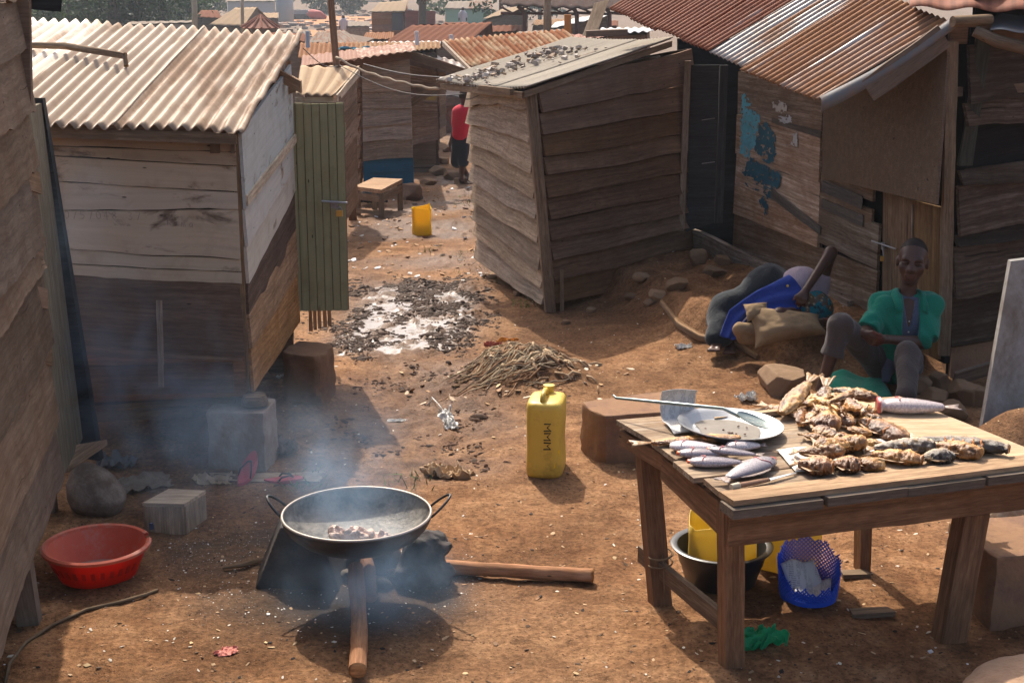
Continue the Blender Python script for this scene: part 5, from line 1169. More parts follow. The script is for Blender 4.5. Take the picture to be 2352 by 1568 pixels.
# rubbish heap of old fibres
hp = MB(); hx, hy = .08, 9.35
def hz(x, y): return gz(x, y)
for i in range(190):
    a0 = random.gauss(-.12, .24); b0 = random.gauss(-.02, .13); L = random.uniform(.25, .5); ang = R(random.gauss(28, 14))
    pts = []
    for t in np.linspace(-.5, .5, 9):
        x = hx + a0*.6 + math.cos(ang)*L*t; y = hy - .06 + b0 + math.sin(ang)*L*t + .05*math.sin(t*5+i); pts.append((x, y, hz(x, y) + .006 + .02*math.cos(t*3)*random.random()))
    hp.tube(pts, [random.uniform(.001, .007)*(1-abs(t)) + .0015 for t in np.linspace(-.8, .8, 9)], n=6, noise=.3, seed=i, c=random.choice([(.31, .24, .15), (.24, .18, .12), (.40, .30, .18), (.13, .09, .06), (.30, .17, .09), (.36, .27, .17), (.22, .12, .06)]))
for i in range(40):
    x = random.gauss(hx+.18, .16); y = random.gauss(hy-.12, .12); a = random.uniform(0, 6.28); L = random.uniform(.05, .16)
    hp.tube([(x, y, hz(x, y)+.006), (x+math.cos(a)*L*.5, y+math.sin(a)*L*.5, hz(x+math.cos(a)*L*.5, y+math.sin(a)*L*.5)+.025), (x+math.cos(a)*L, y+math.sin(a)*L, hz(x+math.cos(a)*L, y+math.sin(a)*L)+.006)], random.uniform(.004, .012), n=5, noise=.3, seed=i, c=random.choice([(.36, .25, .15), (.40, .28, .16), (.22, .14, .08), (.5, .36, .22), (.26, .15, .08)]))
tag(hp.build('rubbish_heap', tinted('old_fibres', .95, bump=.5), smooth=True, loc=(hx, hy, 0)), 'heap of old fibres, husks and scraps in the middle of the lane', 'rubbish', kind='stuff')
for u, v, col, s, lab in ((1165, 790, (.55, .22, .03), (.16, .05), 'orange scrap on top of the rubbish heap'), (1130, 800, (.36, .10, .06), (.12, .05), 'dull red rag at the back of the rubbish heap'), (1150, 812, (.05, .035, .03), (.10, .04), 'black scrap lying in the rubbish heap')):
    p = gp(u, v, .02); crumple('rag', lab, 'rag', p, s, plain('rag_%d' % u, col, .9, var=.3), .04, .3, int(u), edge=.3)
# rocks
def rock(u, v, w, h, label, seed=0, mat=None, d=None, cat='rock', group=None, flat=.75, y=None):
    p = gp(u, v); d = d or w*.8; s = w/2
    rnd = np.random.default_rng(seed)
    pr = [EL(p+(0, d/2*.6, h*.42), (s, d/2, h*.6), k=.02), EL(p+(rnd.uniform(-.3, .3)*s, d*.3, h*.62), (s*.7, d*.38, h*.4), k=.03), EL(p+(rnd.uniform(-.5, .5)*s, d*.25, h*.25), (s*.75, d*.45, h*.35), k=.03)]
    cc = p + np.array((0, d*.3, h*.42)); pn = []
    for _k in range(11):
        nv = rnd.normal(size=3)*np.array((1, 1, .8)); nv /= np.linalg.norm(nv); pn.append((nv, rnd.uniform(.62, .86)*math.sqrt((nv[0]*s)**2+(nv[1]*d/2)**2+(nv[2]*h*.6)**2)))
    pn.append((np.array((.1, -.1, .98)), h*.42))
    def cutf(X, Y, Z):
        a = None
        for nv, dd in pn:
            q = (X-cc[0])*nv[0]+(Y-cc[1])*nv[1]+(Z-cc[2])*nv[2]-dd; a = q if a is None else np.maximum(a, q)
        return a
    pr = [EL(p+(0, d*.3, h*.42), (s*1.15, d*.6, h*.72))]
    o = sdf_obj('rock', pr, mat or M_rock, h=max(.009, w/36), warp=w*.03, wfreq=9/w**.6, seed=seed, it=0, smooth=24, cut=cutf); return tag(o, label, cat, group)
rock(1800, 905, .36, .17, 'flat-topped tan rock in front of the sitting man', 3, M_rock2, .3)
rock(1515, 690, .20, .07, 'low tan rock at the right end of the brown slab-wood wall', 4, M_rock2)
rock(1600, 612, .16, .16, 'upright tan stone propping the left end of the sill beam', 5, M_rock2)
rock(2150, 935, .22, .14, 'brown rock below the corner of the painted shack', 6)
rock(2215, 930, .24, .15, 'brown rock under the dark end wall, beside the tin sheet', 7)
rock(1660, 615, .2, .08, 'small brown rock below the sill beam', 8)
rock(1450, 770-80, .12, .05, 'small stone beside the brown slab-wood wall', 9)
for i, (u, v, w, h) in enumerate(((1003, 405, .36, .22), (1040, 412, .36, .16), (985, 428, .3, .12), (1055, 385, .3, .16), (1020, 378, .28, .15), (975, 388, .26, .14), (1030, 350, .34, .16), (990, 352, .3, .16), (1060, 425, .3, .12), (1050, 330, .3, .14))):
    rock(u, v, w, h, 'pale brown rock in the rubble where the red-shirted person walks', 30+i, M_rock2 if i % 2 == 0 else M_rock, group='rocks in the lane rubble')
rock(940, 462, .34, .28, 'squat brown block behind the small wooden bench', 51, M_brick)
rock(955, 460, .26, .14, 'grey stone at the foot of the bench in the lane', 52, plain('grey_stone', (.2, .185, .17), .95, var=.3))
for i, (u, v, w, h) in enumerate(((1478, 660, .16, .07), (1555, 668, .22, .08), (1500, 700, .14, .05), (1640, 640, .24, .09), (1360, 720, .10, .04), (1300, 745, .10, .04), (1240, 700, .12, .06), (1190, 680, .10, .05), (1130, 640, .10, .05))):
    rock(u, v, w, h, 'small earthy rock on the sloping bank below the shack walls', 70+i, M_rock if i % 2 else M_rock2, group='rocks on the sloping bank')
for i, (u, v, w, h) in enumerate(((2120, 905, .2, .12), (2190, 960, .22, .12), (2240, 930, .2, .14), (2160, 890, .18, .12))):
    rock(u, v, w, h, 'dark brown rock in the rubble at the foot of the dark end wall', 90+i, group='rocks under the end wall')
# board edge of the earth platform
mb = MB(); mb.tube([gp(1520, 705, .03), gp(1560, 745, .02), gp(1610, 770, .02), (gp(1690, 800, .015)), gp(1740, 830, .01)], [.02, .03, .03, .03, .02], n=8, noise=.4, seed=4); tag(mb.build('old_pole', wood('dusty_pole', (.27, .18, .11), var=.05), smooth=40), 'dusty half-buried pole along the edge of the earth platform', 'pole')
# block, sack and board at the right edge
block('mud_block', 'big rough brown block behind the right front leg of the table', 'block', [(1.98, 5.42), (2.5, 5.55), (2.48, 5.95), (1.90, 5.85)], .30, -.05, M_brick, .012)
V_ = [D(2242, 1060, 7.55), D(2400, 1060, 7.75), D(2400, 590, 7.95), D(2322, 600, 7.8)]
mb = MB(); mb.hexa([V3(p)+(0, .05, 0) for p in V_][::1] + [V3(p) for p in V_]); o = tag(mb.build('leaning_sheet', plain('grey_weathered_sheet', (.30, .285, .26), .75, .3, var=.2, nsc=6, dirt=(.14, .11, .085), dirt_amt=.45, dsc=3, bump=.3)), 'grey weathered sheet leaning at the right edge of the picture', 'sheet')
p = gp(2330, 1210); o = sdf_obj('old_sack', [EL(p+(.05, .1, .05), (.2, .16, .10)), EL(p+(.12, .15, .10), (.16, .13, .10)), RC(p+(-.1, .0, .04), p+(.1, .05, .07), .05, .06, k=.06)], plain('fibrous_sack', (.42, .32, .22), .95, var=.35, nsc=25, dirt=(.22, .14, .08), dirt_amt=.45, bump=.7), h=.014, warp=.035, wfreq=16, seed=14); tag(o, 'pale frayed sack heaped at the right edge behind the table', 'sack')
mb = MB(); mb.board(D(2190, 870, 8.9), D(2300, 838, 9.1), (0, -.05, .10), (.0, .02, .01)); tag(mb.build('loose_board', W_dark), 'short dark loose board on the rocks under the dark end wall', 'board')
p = gp(2290, 1545, 0); stone('rock_slab', 'lit rough stone slab in the bottom right corner', [EL((1.98, 4.70, .07), (.36, .24, .11), k=.05), EL((2.2, 4.84, .07), (.3, .24, .11), k=.05)], plain('pinkish_slab', (.36, .225, .14), .95, var=.25, nsc=20, dirt=(.25, .15, .09), dirt_amt=.4, bump=.7, bsc=50), warp=.03, wf=9, seed=19, h=.014)
stone('earth_clod', 'brown lump of earth in front of the near leg of the table', [EL((1.04, 4.72, .02), (.15, .10, .07), k=.05), EL((1.24, 4.68, .01), (.16, .10, .05), k=.05)], plain('clod_earth', (.26, .155, .085), .95, var=.3, nsc=20, bump=.7, bsc=40), 'clod', warp=.03, wf=10, seed=23)
# ---------------- fish table ----------------
ZT = .742
NL, FL, FR, NR = np.array((.79, 4.955)), np.array((.475, 5.93)), np.array((1.78, 6.27)), np.array((2.16, 5.40))
tb = thing('fish_table', 'rough wooden table laid with raw and fried fish', 'table', (1.3, 5.6, 0))
def tp(a, b, z=ZT):   # a along the front edge, b towards the back
    q = (1-b)*((1-a)*NL + a*NR) + b*((1-a)*FL + a*FR); return np.array((q[0], q[1], z))
W_top = wood('scrubbed_table_plank', (.34, .265, .19), var=.16, stain=.7, grain=.6, light=(.50, .42, .32), dark=(.14, .095, .065), con=.8)
W_panel = wood('pale_table_board', (.46, .34, .22), var=.04, stain=.3, grain=.45, light=(.56, .44, .30), dark=(.33, .23, .14))
W_leg = wood('table_frame_wood', (.22, .118, .062), var=.12, stain=.6)
W_end = wood('grey_board_end', (.15, .125, .105), var=.15)
for i, (b0, b1, l, r) in enumerate(((.02, .215, .006, .52), (.225, .43, -.012, .5), (.44, .68, .002, .5), (.69, .995, -.006, .55))):
    mb = MB(); a0, a1 = tp(l, (b0+b1)/2, ZT-.013), tp(r, (b0+b1)/2, ZT-.013)
    w = (tp(.25, b1)-tp(.25, b0)); w -= np.array((0, 0, 0)); mb.board(a0, a1, w, (0, 0, .022), rough=.006, jag=.03); mb.build('top_plank', W_top, tb)
mb = MB(); mb.hexa([tp(.50, .055, ZT-.02), tp(1.0, .055, ZT-.02), tp(1.0, 1.0, ZT-.02), tp(.54, 1.0, ZT-.02), tp(.50, .055, ZT+.001), tp(1.0, .055, ZT+.001), tp(1.0, 1.0, ZT+.001), tp(.54, 1.0, ZT+.001)]); mb.build('top_panel', W_panel, tb)
mb = MB(); mb.board(tp(.0, -.006, ZT-.003), tp(1.03, -.006, ZT-.003), tp(.5, .055)-tp(.5, -.055), (0, 0, .022), rough=.0025); mb.build('front_batten', wood('front_batten', (.36, .245, .15), var=.03), tb)
for i, (a0, a1, dz) in enumerate(((-.005, .25, 0), (.262, .50, .004), (.505, .735, .002), (.745, 1.03, .006))):
    mb = MB(); q0, q1 = tp(a0, -.035, ZT-.036+dz), tp(a1, -.035, ZT-.036+dz); mb.board(q0, q1, tp(.5, .05)-tp(.5, -.06), (0, 0, .036), rough=.004, jag=.015); mb.build('cross_board_end', W_end, tb)
for b in (.3, .62, .93):
    mb = MB(); mb.board(tp(.02, b, ZT-.037), tp(.98, b, ZT-.037), tp(.5, .12)-tp(.5, 0), (0, 0, .026)); mb.build('under_board', W_end, tb)
mb = MB(); mb.board(tp(.015, .01, .62), tp(.955, .01, .615), (0, 0, .150), (.004, -.03, 0), rough=.004); mb.build('front_apron', W_leg, tb)
mb = MB(); mb.board(tp(.025, .035, .62), tp(.025, .62, .645), (0, 0, .135), (.028, .01, 0), rough=.005, taper=.25); mb.build('side_apron', W_leg, tb)
mb = MB(); mb.board(tp(.03, .55, .665), tp(.0, .98, .665), (0, 0, .07), (.03, .01, 0), rough=.004); mb.build('side_rail', W_leg, tb)
mb = MB(); mb.board(tp(.03, .95, .645), tp(.97, .95, .645), (0, 0, .10), (0, .03, 0)); mb.build('back_apron', W_leg, tb)
def leg(u, v, top, w, d, rz=R(16)):
    b = gp(u, v, -.02); e = np.array((math.cos(rz), math.sin(rz), 0)); g = np.array((-math.sin(rz), math.cos(rz), 0)); mb = MB()
    mb.board(b + g*d/2, np.array(top), e*w, g*d, rough=.003); return mb.build('leg', W_leg, tb)
leg(1689, 1538, tp(.035, .06, .69), .082, .07); leg(2192, 1470, np.array(tuple(D(2232, 1175, 5.42))), .115, .085); leg(1524, 1396, tp(.04, .86, .70), .085, .07); leg(1988, 1318, tp(.83, .9, .69), .055, .06)
s0, s1 = gp(1690, 1500)+np.array((-.025, .03, .105)), gp(1500, 1370)+np.array((-.02, .0, .165))
mb = MB(); mb.board(s0+np.array((.02, -.06, -.0)), s1+np.array((-.03, .08, 0)), (0, 0, .075), (.028, .012, 0), rough=.003); mb.build('stretcher', wood('stretcher_wood', (.18, .125, .085), var=.05), tb)
mb = MB(); cc = np.array(tuple(gp(1520, 1385))) + (0, 0, .18)
mb.tube([cc + np.array((.05*math.cos(a)-.01, .05*math.sin(a), .006*a - .03)) for a in np.linspace(0, 14, 40)] + [cc+np.array((-.0, -.05, -.02)), cc+np.array((.005, -.055, -.12))], .004, n=5); mb.build('twine', wood('old_rope', (.19, .135, .085)), tb, smooth=True)

# ---- dishes, paper, knife ----
M_alu = plain('scuffed_aluminium', (.34, .35, .36), .45, .5, metal=.85, var=.08, dirt=(.45, .42, .38), dirt_amt=.3, bump=.05)
M_oil = plain('oily_residue', (.17, .145, .115), .55, .3, var=.4, nsc=14, dirt=(.12, .08, .045), dirt_amt=.35, bump=.1)
pc0 = G(1676, 985, ZT+.02); pr_ = .222
pl = thing('metal_plate', 'round dented aluminium plate with oily scraps on the fish table', 'plate', tuple(pc0))
Mt = Euler((0, R(2.5), 0)).to_matrix()
mb = MB(); mb.lathe([(0, .004), (.15, .004), (.165, .008), (.19, .030), (.215, .038), (pr_, .040), (pr_, .036), (.212, .033), (.19, .024), (.165, .0), (0, 0)], tuple(pc0 + Vector((0, 0, -.012))), n=64, M=Mt); mb.build('dish', M_alu, pl, smooth=50)
mb = MB(); mb.lathe([(0.0, .0075), (.07, .0075), (.13, .007), (.145, .006)], tuple(pc0 + Vector((-.005, -.005, -.011))), n=40, M=Mt, wob=.25, seed=3); mb.build('oil', M_oil, pl, smooth=True)
for i in range(10):
    a, r = random.uniform(0, 6.28), random.uniform(.02, .12); mb = MB(); mb.lathe([(0, .006), (.006, .003), (.005, 0)], tuple(pc0 + Vector((r*math.cos(a), r*math.sin(a), -.002))), n=7, wob=.4, seed=i); mb.build('crumb', plain('dark_crumb', (.10, .04, .02), .6), pl)
h0, h1 = D(1408, 913, 5.98), D(1662, 938, 5.62); h2 = D(1700, 958, 5.58); h3 = D(1762, 985, 5.53)
ld = thing('skimmer', 'long-handled flat metal skimmer resting across the aluminium plate', 'skimmer', tuple(h1))
M_skim = plain('dull_grey_metal', (.25, .30, .28), .4, .5, metal=.6, var=.1, bump=.05)
mb = MB(); hd = (V3(h1)-V3(h0)); mb.tube([V3(h0)+(-.0, 0, .012), V3(h0)+hd*.03, V3(h0)+hd*.5, V3(h1), V3(h2)], [.004, .006, .0075, .0075, .006], n=8); mb.build('handle', M_skim, ld, smooth=True)
ct = (V3(h2)+V3(h3))/2 + (0, 0, .004); ex = (V3(h3)-V3(h1)); ex /= np.linalg.norm(ex); ey = np.cross((0, 0, 1), ex); ey /= np.linalg.norm(ey); ez = np.cross(ex, ey)
Mk = Matrix((Vector(ex), Vector(ey), Vector(ez))).transposed()
mb = MB(); mb.lathe([(.0, .0), (.04, .001), (.07, .005), (.077, .010), (.077, .012), (.07, .007), (.04, .003), (.0, .002)][::-1], ct, n=36, M=Mk, sx=1.0, sy=.62); mb.build('blade', M_skim, ld, smooth=50)
for a, b in ((.2, .1), (-.3, .2), (.5, -.1), (0, -.25), (-.1, .35), (.35, .3), (-.5, 0), (.6, .15)):
    mb = MB(); mb.lathe([(.0035, 0), (.0, .0006)], ct + ex*a*.07 + ey*b*.05 + ez*.0045, n=8, M=Mk); mb.build('hole', plain('pale_hole', (.5, .45, .38), .7), ld)
M_news = NT('newsprint'); 
def news():
    t = M_news; g = t.attr('gc').outputs['Vector']; w = t.n('ShaderNodeTexWave'); w.bands_direction = 'Y'; t.l(g, w.inputs['Vector']); w.inputs['Scale'].default_value = 55; w.inputs['Distortion'].default_value = .3
    blk = t.noise(t.scale(g, (30, 9, 9)), 1.0, 2, .5); br = t.noise(t.scale(g, (220, 60, 60)), 1.0, 2, .5)
    f = t.math('MULTIPLY', t.ramp(w.outputs['Fac'], [(.45, 0), (.55, 1)]), t.math('MULTIPLY', t.ramp(blk, [(.45, 0), (.5, .75)]), t.ramp(br, [(.4, 0), (.5, 1)])))
    c = t.mix(f, (.66, .645, .61), (.22, .22, .23)); return t.fin(c, .9, spec=.15)
news()
mb = MB(); o = V3(G(1548, 998, ZT+.004)); e1 = np.array((1, .12, 0)); 
P = np.zeros((24, 26, 3)); 
for i, a in enumerate(np.linspace(0, 1, 24)):
    for j, b in enumerate(np.linspace(0, 1, 26)):
        if b < .45: q = np.array((0, b*.36, .003+.012*math.sin(b*6)))
        else:
            s = (b-.45)/.55*2.6; r = .055; q = np.array((0, .162 + r*math.sin(s), .008 + r*(1-math.cos(s))*1.25))
        P[i, j] = o + np.array((a*.155 - q[1]*.18, a*.03 + q[1]*.95, q[2] + .006*math.sin(a*4)))
mb.grid(P, np.stack([P[..., 0], P[..., 1]*0 + np.linspace(0, .4, 26)[None, :], P[..., 2]*0], -1).reshape(-1, 3)); tag(solid(mb.build('newspaper', M_news.mat, smooth=True), .0015), 'curled newspaper sheet under the left side of the aluminium plate', 'newspaper')
M_paper = plain('greasy_paper', (.72, .69, .62), .85, .2, var=.06, dirt=(.5, .36, .2), dirt_amt=.25, trans=.1)
def paper(quad, label, seed):
    q = [V3(G(u, v, ZT+.004)) for u, v in quad]; n = 14; P = np.zeros((n, n, 3))
    for i, a in enumerate(np.linspace(0, 1, n)):
        for j, b in enumerate(np.linspace(0, 1, n)): P[i, j] = (1-b)*((1-a)*q[0]+a*q[1])+b*((1-a)*q[3]+a*q[2]) + (0, 0, .006*float(fbm(a*3, b*3, seed, oct=2)) + .004)
    mb = MB(); mb.grid(P); return tag(solid(mb.build('paper', M_paper, smooth=True), .001), label, 'paper')
paper([(1828, 1085), (1990, 1070), (1905, 1026), (1782, 1034)], 'white sheet of paper under the front row of fried fish', 1)
paper([(1985, 1045), (2060, 1040), (2035, 1010), (1970, 1012)], 'small white paper showing between the fried fish in the middle of the table', 2)
kn = thing('kitchen_knife', 'kitchen knife with a wooden handle at the front edge of the table', 'knife', tuple(G(1700, 1112, ZT)))
k0, k1, k2 = V3(G(1680, 1118, ZT+.012)), V3(G(1766, 1101, ZT+.012)), V3(G(1828, 1085, ZT+.010))
mb = MB(); mb.tube([k0, k0*.7+k1*.3, k0*.3+k1*.7, k1], [.010, .0125, .012, .009], n=10, flat=.8); mb.build('handle', wood('knife_handle', (.28, .17, .12), var=.05), kn, smooth=True)
mb = MB(); mb.tube([k0-(k1-k0)*.01, k0*.8+k1*.2], [.012, .0135], n=10); mb.build('ferrule', plain('bone_end', (.5, .42, .3), .6), kn, smooth=40)
mb = MB(); n_ = np.cross(k2-k1, (0, 0, 1)); n_ /= np.linalg.norm(n_); mb.board(k1, k2, n_*.022, (0, 0, .002), taper=.6, rough=0); mb.build('blade', M_alu, kn)

# ---- fish ----
def fishskin(name, back, flank, belly, rough=.3, spots=None, scale=True, bump=.3, cracks=0):
    t = NT(name); g = t.attr('gc').outputs['Vector']; sep = t.n('ShaderNodeSeparateXYZ'); t.l(g, sep.inputs[0])   # gc: x along 0..1, y around (-1 belly .. 1 back), z side
    f = t.math('ADD', t.math('MULTIPLY', sep.outputs[1], .5), .5)
    obj = t.n('ShaderNodeObjectInfo').outputs['Random']
    nv = t.n('ShaderNodeNewGeometry').outputs['Position']
    n1 = t.noise(nv, 45, 5, .65); n2 = t.noise(nv, 190, 4, .6); n0 = t.noise(nv, 16, 3, .5)
    c = t.ramp(t.math('ADD', f, t.math('MULTIPLY', t.math('SUBTRACT', n1, .5), .35)), [(.12, belly), (.5, flank), (.86, back)])
    if scale:
        v = t.vor(t.scale(g, (34, 9, 1)), 1.0); c = t.mix(t.ramp(v, [(.35, 0), (.6, .35)]), c, tuple(np.array(back)*.6))
    c = t.mix(.5, c, t.mix(1.0, c, t.ramp(n2, [(.3, .55), (.7, 1.45)]), 'MULTIPLY'))
    if spots is not None: c = t.mix(t.ramp(t.math('ADD', t.math('MULTIPLY', n0, .5), t.math('MULTIPLY', n1, .5)), [(.53, 0), (.61, .9)]), c, spots)
    c = t.hsv(c, .5, 1.0, t.math('ADD', t.math('MULTIPLY', obj, .5), .75))
    c = t.mix(1.0, c, t.attr('tint').outputs['Vector'], 'MULTIPLY')
    return t.fin(c, rough, t.bump(t.math('ADD', n1, t.math('MULTIPLY', n2, .6)), bump, .006), spec=.55)
S_raw = fishskin('raw_fish_skin', (.23, .20, .22), (.45, .40, .415), (.68, .61, .60), .22)
S_rawd = fishskin('dark_raw_fish_skin', (.06, .052, .058), (.17, .142, .160), (.38, .32, .335), .25)
S_sil = fishskin('silver_fish_skin', (.36, .27, .27), (.60, .50, .50), (.66, .56, .54), .24)
S_gold = fishskin('golden_fried_skin', (.20, .082, .018), (.40, .175, .036), (.50, .27, .085), .30, spots=(.10, .034, .009), scale=False, bump=.9)
S_brown = fishskin('brown_fried_skin', (.11, .042, .013), (.26, .10, .024), (.42, .22, .075), .28, spots=(.045, .018, .007), scale=False, bump=.9)
S_dark = fishskin('smoked_fish_skin', (.05, .035, .024), (.125, .085, .055), (.38, .28, .17), .32, spots=(.30, .17, .06), scale=False, bump=.9)
M_flesh = plain('fish_flesh', (.55, .19, .04), .4, .5, var=.4, nsc=60, bump=.8, bsc=90)
M_raw = plain('raw_flesh', (.46, .09, .08), .3, .5, var=.3, nsc=60, bump=.5)
M_orange = plain('orange_mouth', (.62, .12, .035), .4, var=.2)
M_fin = plain('fish_fin', (.34, .26, .22), .5, var=.3, nsc=60, bump=.5, trans=.2); M_finf = plain('fried_fin', (.33, .19, .085), .45, .5, var=.45, nsc=60, bump=.6)
def fish(head, tail, w, skin, label, group=None, flat=.5, z=ZT, lift=0.0, fried=False, curve=0.0, mouth=None, slashes=0, tailw=.8, dors=True, seed=0, roll=0.0, blunt=.35, zt=0.0, gutted=False, name='fish', tw=.16, rough=0.0, open_m=False):
    """lies on its side from head px to tail px; w = body depth in photo px"""
    a = V3(G(head[0], head[1], z)) + (0, 0, lift); b = V3(G(tail[0], tail[1], z)) + (0, 0, zt)
    L = np.linalg.norm(b-a); ex = (b-a)/L; up = np.array((0, 0, 1.)); ey = np.cross(up, ex); ey /= np.linalg.norm(ey); ez = np.cross(ex, ey)
    W = w/FPX*5.75*(1.42 if fried else 1.7); H = W*flat*(.85 if fried else 1)
    t = thing(name, label, 'fish', tuple(a*.5+b*.5), group); nS, nA = (54, 30) if fried else (30, 18)
    s = np.linspace(0, 1-tw*.85, nS); sh = np.clip(np.sin(np.clip((s*1.02+.015), 0, 1)**.62*math.pi), 0, 1)**.72
    sh = np.maximum(sh*1.0, .14 + .0*s); sh[0] = blunt; sh[1] = max(sh[1], blunt*1.25); sh[-1] = .17
    P = np.zeros((nA, nS, 3)); Gc = np.zeros((nA, nS, 3)); Tn = np.ones((nA, nS, 3)); rnd = seed*3.7
    cr, sr = math.cos(roll), math.sin(roll)
    for j, th in enumerate(np.linspace(0, 2*math.pi, nA, endpoint=False)):
        yy = math.cos(th)*W/2*sh; zz = math.sin(th)*H/2*sh*1.0
        if rough or fried:
            nz = fbm(s*11+rnd, math.cos(th)*2.2, math.sin(th)*2.2, oct=5, seed=seed, gain=.68); rd = 1-2*np.abs(fbm(s*4+rnd, math.cos(th)*2.6, math.sin(th)*2.6+5, oct=3, seed=seed+3))
            k = 1 + .52*nz + .16*rd; yy, zz = yy*k, zz*k
            tv = np.clip(1.0 + 1.9*nz + .4*rd, .16, 1.8); Tn[j] = np.stack([tv, tv**1.15, tv**1.3], 1)
        y2, z2 = yy*cr - zz*sr, yy*sr + zz*cr
        cen = a + np.outer(s*L, ex) + np.outer(curve*np.sin(s*math.pi), ey) + np.outer(np.full(nS, H*.48 + abs(sr)*(W-H)*.4), up)
        P[j] = cen + np.outer(y2, ey) + np.outer(z2, ez); Gc[j, :, 0] = s; Gc[j, :, 1] = math.cos(th); Gc[j, :, 2] = math.sin(th)
    mb = MB(); mb.grid(P, Gc.reshape(-1, 3), Tn.reshape(-1, 3), closeu=True, flip=False); n0 = mb.n
    mb.f.append([j*nS+nS-1 for j in range(nA)]); mb.m.append(0)
    if not open_m: mb.f.append([j*nS for j in range(nA)][::-1]); mb.m.append(0)
    mb.build('body', skin, t, smooth=True); fm = M_finf if fried else M_fin
    if open_m:
        c0 = P[:, 0].mean(0); mb = MB(); k = 4; Q = np.stack([c0 + (P[:, 0]-c0)*q + ex*d for q, d in ((1.04, -.001), (.85, -.003), (.7, .006), (.3, .02), (.02, .022))], 1); mb.grid(Q, closeu=True, flip=True); mb.build('open_mouth', M_flesh, t, smooth=True)
    e = P[:, -1].mean(0); nf = 9; F = np.zeros((nf, 4, 3))      # tail fan
    for i, q in enumerate(np.linspace(-1, 1, nf)):
        for j, r in enumerate(np.linspace(0, 1, 4)):
            F[i, j] = e + ex*(r*tw*L*(1-.22*(1-abs(q)))) + (ey*cr+ez*sr)*(q*(W*.12 + r*W*.5*tailw*(1.15 if fried else .72))) + ez*(.003*math.sin(i*1.9)*r + (.006 if fried else .0)*math.sin(i*2.3+seed)*r)
    mb = MB(); mb.grid(F); solid(mb.build('tail', fm, t, smooth=True), .002)
    if dors:
        n = 14; F = np.zeros((n, 3, 3)); jb = 0; i0, i1 = int(nS*.3), int(nS*.85); ii = np.linspace(i0, i1, n).astype(int)
        for i, q in enumerate(ii):
            base = P[jb, q]; hgt = W*.16*math.sin((i+1)/(n+1)*math.pi)**.5*(1+.3*(i % 2 if not fried else random.random()))
            for j in range(3): F[i, j] = base - (ey*cr+ez*sr)*.002 + (ey*cr+ez*sr)*hgt*j/2 + ex*hgt*.4*j/2
        mb = MB(); mb.grid(F); solid(mb.build('dorsal_fin', fm, t, smooth=True), .0015)
    if mouth is not None:
        c0 = P[:, 0].mean(0); mb = MB(); Mq = Matrix((Vector(ey), Vector(ez), Vector(-ex))).transposed(); mb.lathe([(W*.5*blunt*1.12, -.006), (W*.5*blunt*1.05, .006), (W*.25*blunt, .010), (0, .004)], c0, n=14, M=Mq, sy=flat*1.1, wob=.1, seed=seed); mb.build('mouth', mouth, t, smooth=True)
    if not fried and not gutted:
        ec = P[int(nA*.17), 3]; mb = MB(); mb.lathe([(.0045, -.002), (.004, .001), (0, .0022)], ec + up*.0005, n=10); mb.build('eye', plain('fish_eye', (.03, .025, .02), .2), t, smooth=True)
        gi = int(nS*.24); mb = MB(); pts = [P[j % nA, gi + int(2*math.sin((j-1)/6*math.pi))] + up*.0012 for j in range(1, 8)]; mb.tube(pts, .0022, n=5); mb.build('gill_edge', plain('gill_pink', (.48, .13, .13), .35), t, smooth=True)
    for q in range(slashes):
        gi = int(nS*(.28 + .42*q/max(1, slashes-1))); mb = MB(); pts = [P[j % nA, min(nS-1, gi + (j-1)//3)] + up*.001 for j in range(1, 7)]; mb.tube(pts, [.002, .004, .005, .005, .004, .002], n=6); mb.build('slash', M_flesh if fried else M_raw, t, smooth=True)
    return t
GR = 'raw fish on the left of the table'
fish((1538, 1034), (1668, 1041), 30, S_raw, 'pale pinkish raw fish, hindmost of the raw row beside the plate', GR, seed=1)
fish((1559, 1050), (1690, 1050), 26, S_rawd, 'dark raw fish with a red mouth, between the pale one and the front one', GR, seed=2, mouth=M_orange)
fish((1583, 1070), (1722, 1072), 27, S_rawd, 'dark raw fish with a red mouth, nearest the left table edge', GR, seed=3, mouth=M_orange)
fish((1628, 1049), (1752, 1060), 20, S_rawd, 'slim dark raw fish with a bright orange mouth lying on the others', GR, seed=4, mouth=M_orange, lift=.02, zt=.012)
fish((1773, 1066), (1655, 1116), 36, S_raw, 'pale scaly raw fish with pink gills lying diagonally above the knife', GR, seed=5, mouth=M_raw, flat=.42)
fish((1667, 1034), (1758, 1033), 28, S_raw, 'short plump raw fish just in front of the plate', GR, seed=6, tailw=.4)
fish((2016, 946), (2200, 952), 38, S_sil, 'large silver gutted fish without its head at the back of the table', None, seed=7, mouth=M_raw, blunt=.85, gutted=True, slashes=1, tailw=.7, flat=.6, tw=.2)
GF = 'fried fish on the table'
def ff(h, t, w, s, lab, **k): return fish(h, t, w, s, lab, GF, fried=True, name='fried_fish', **k)
ff((1700, 1012), (1452, 1027), 24, S_gold, 'long thin fried fish in front of the plate, its tail over the table edge', slashes=4, seed=11, flat=.6, tw=.2)
ff((1796, 966), (1868, 912), 30, S_gold, 'fried fish leaning with its tail raised, left end of the pile', seed=12, flat=.7, zt=.085, lift=.01, tw=.24)
ff((1885, 962), (1897, 925), 26, S_brown, 'fried fish with its fanned tail standing straight up from the pile', seed=13, flat=.7, zt=.10, lift=.0, tw=.35)
ff((1812, 950), (1742, 935), 26, S_gold, 'fried tail piece pointing left behind the plate', seed=14, flat=.5, tw=.4)
ff((2015, 940), (1895, 926), 30, S_gold, 'long golden fried fish at the back of the pile beside the silver fish', seed=15, flat=.7, lift=.03, zt=.05)
pile = 'golden fried fish piece heaped in the pile at the middle of the table'
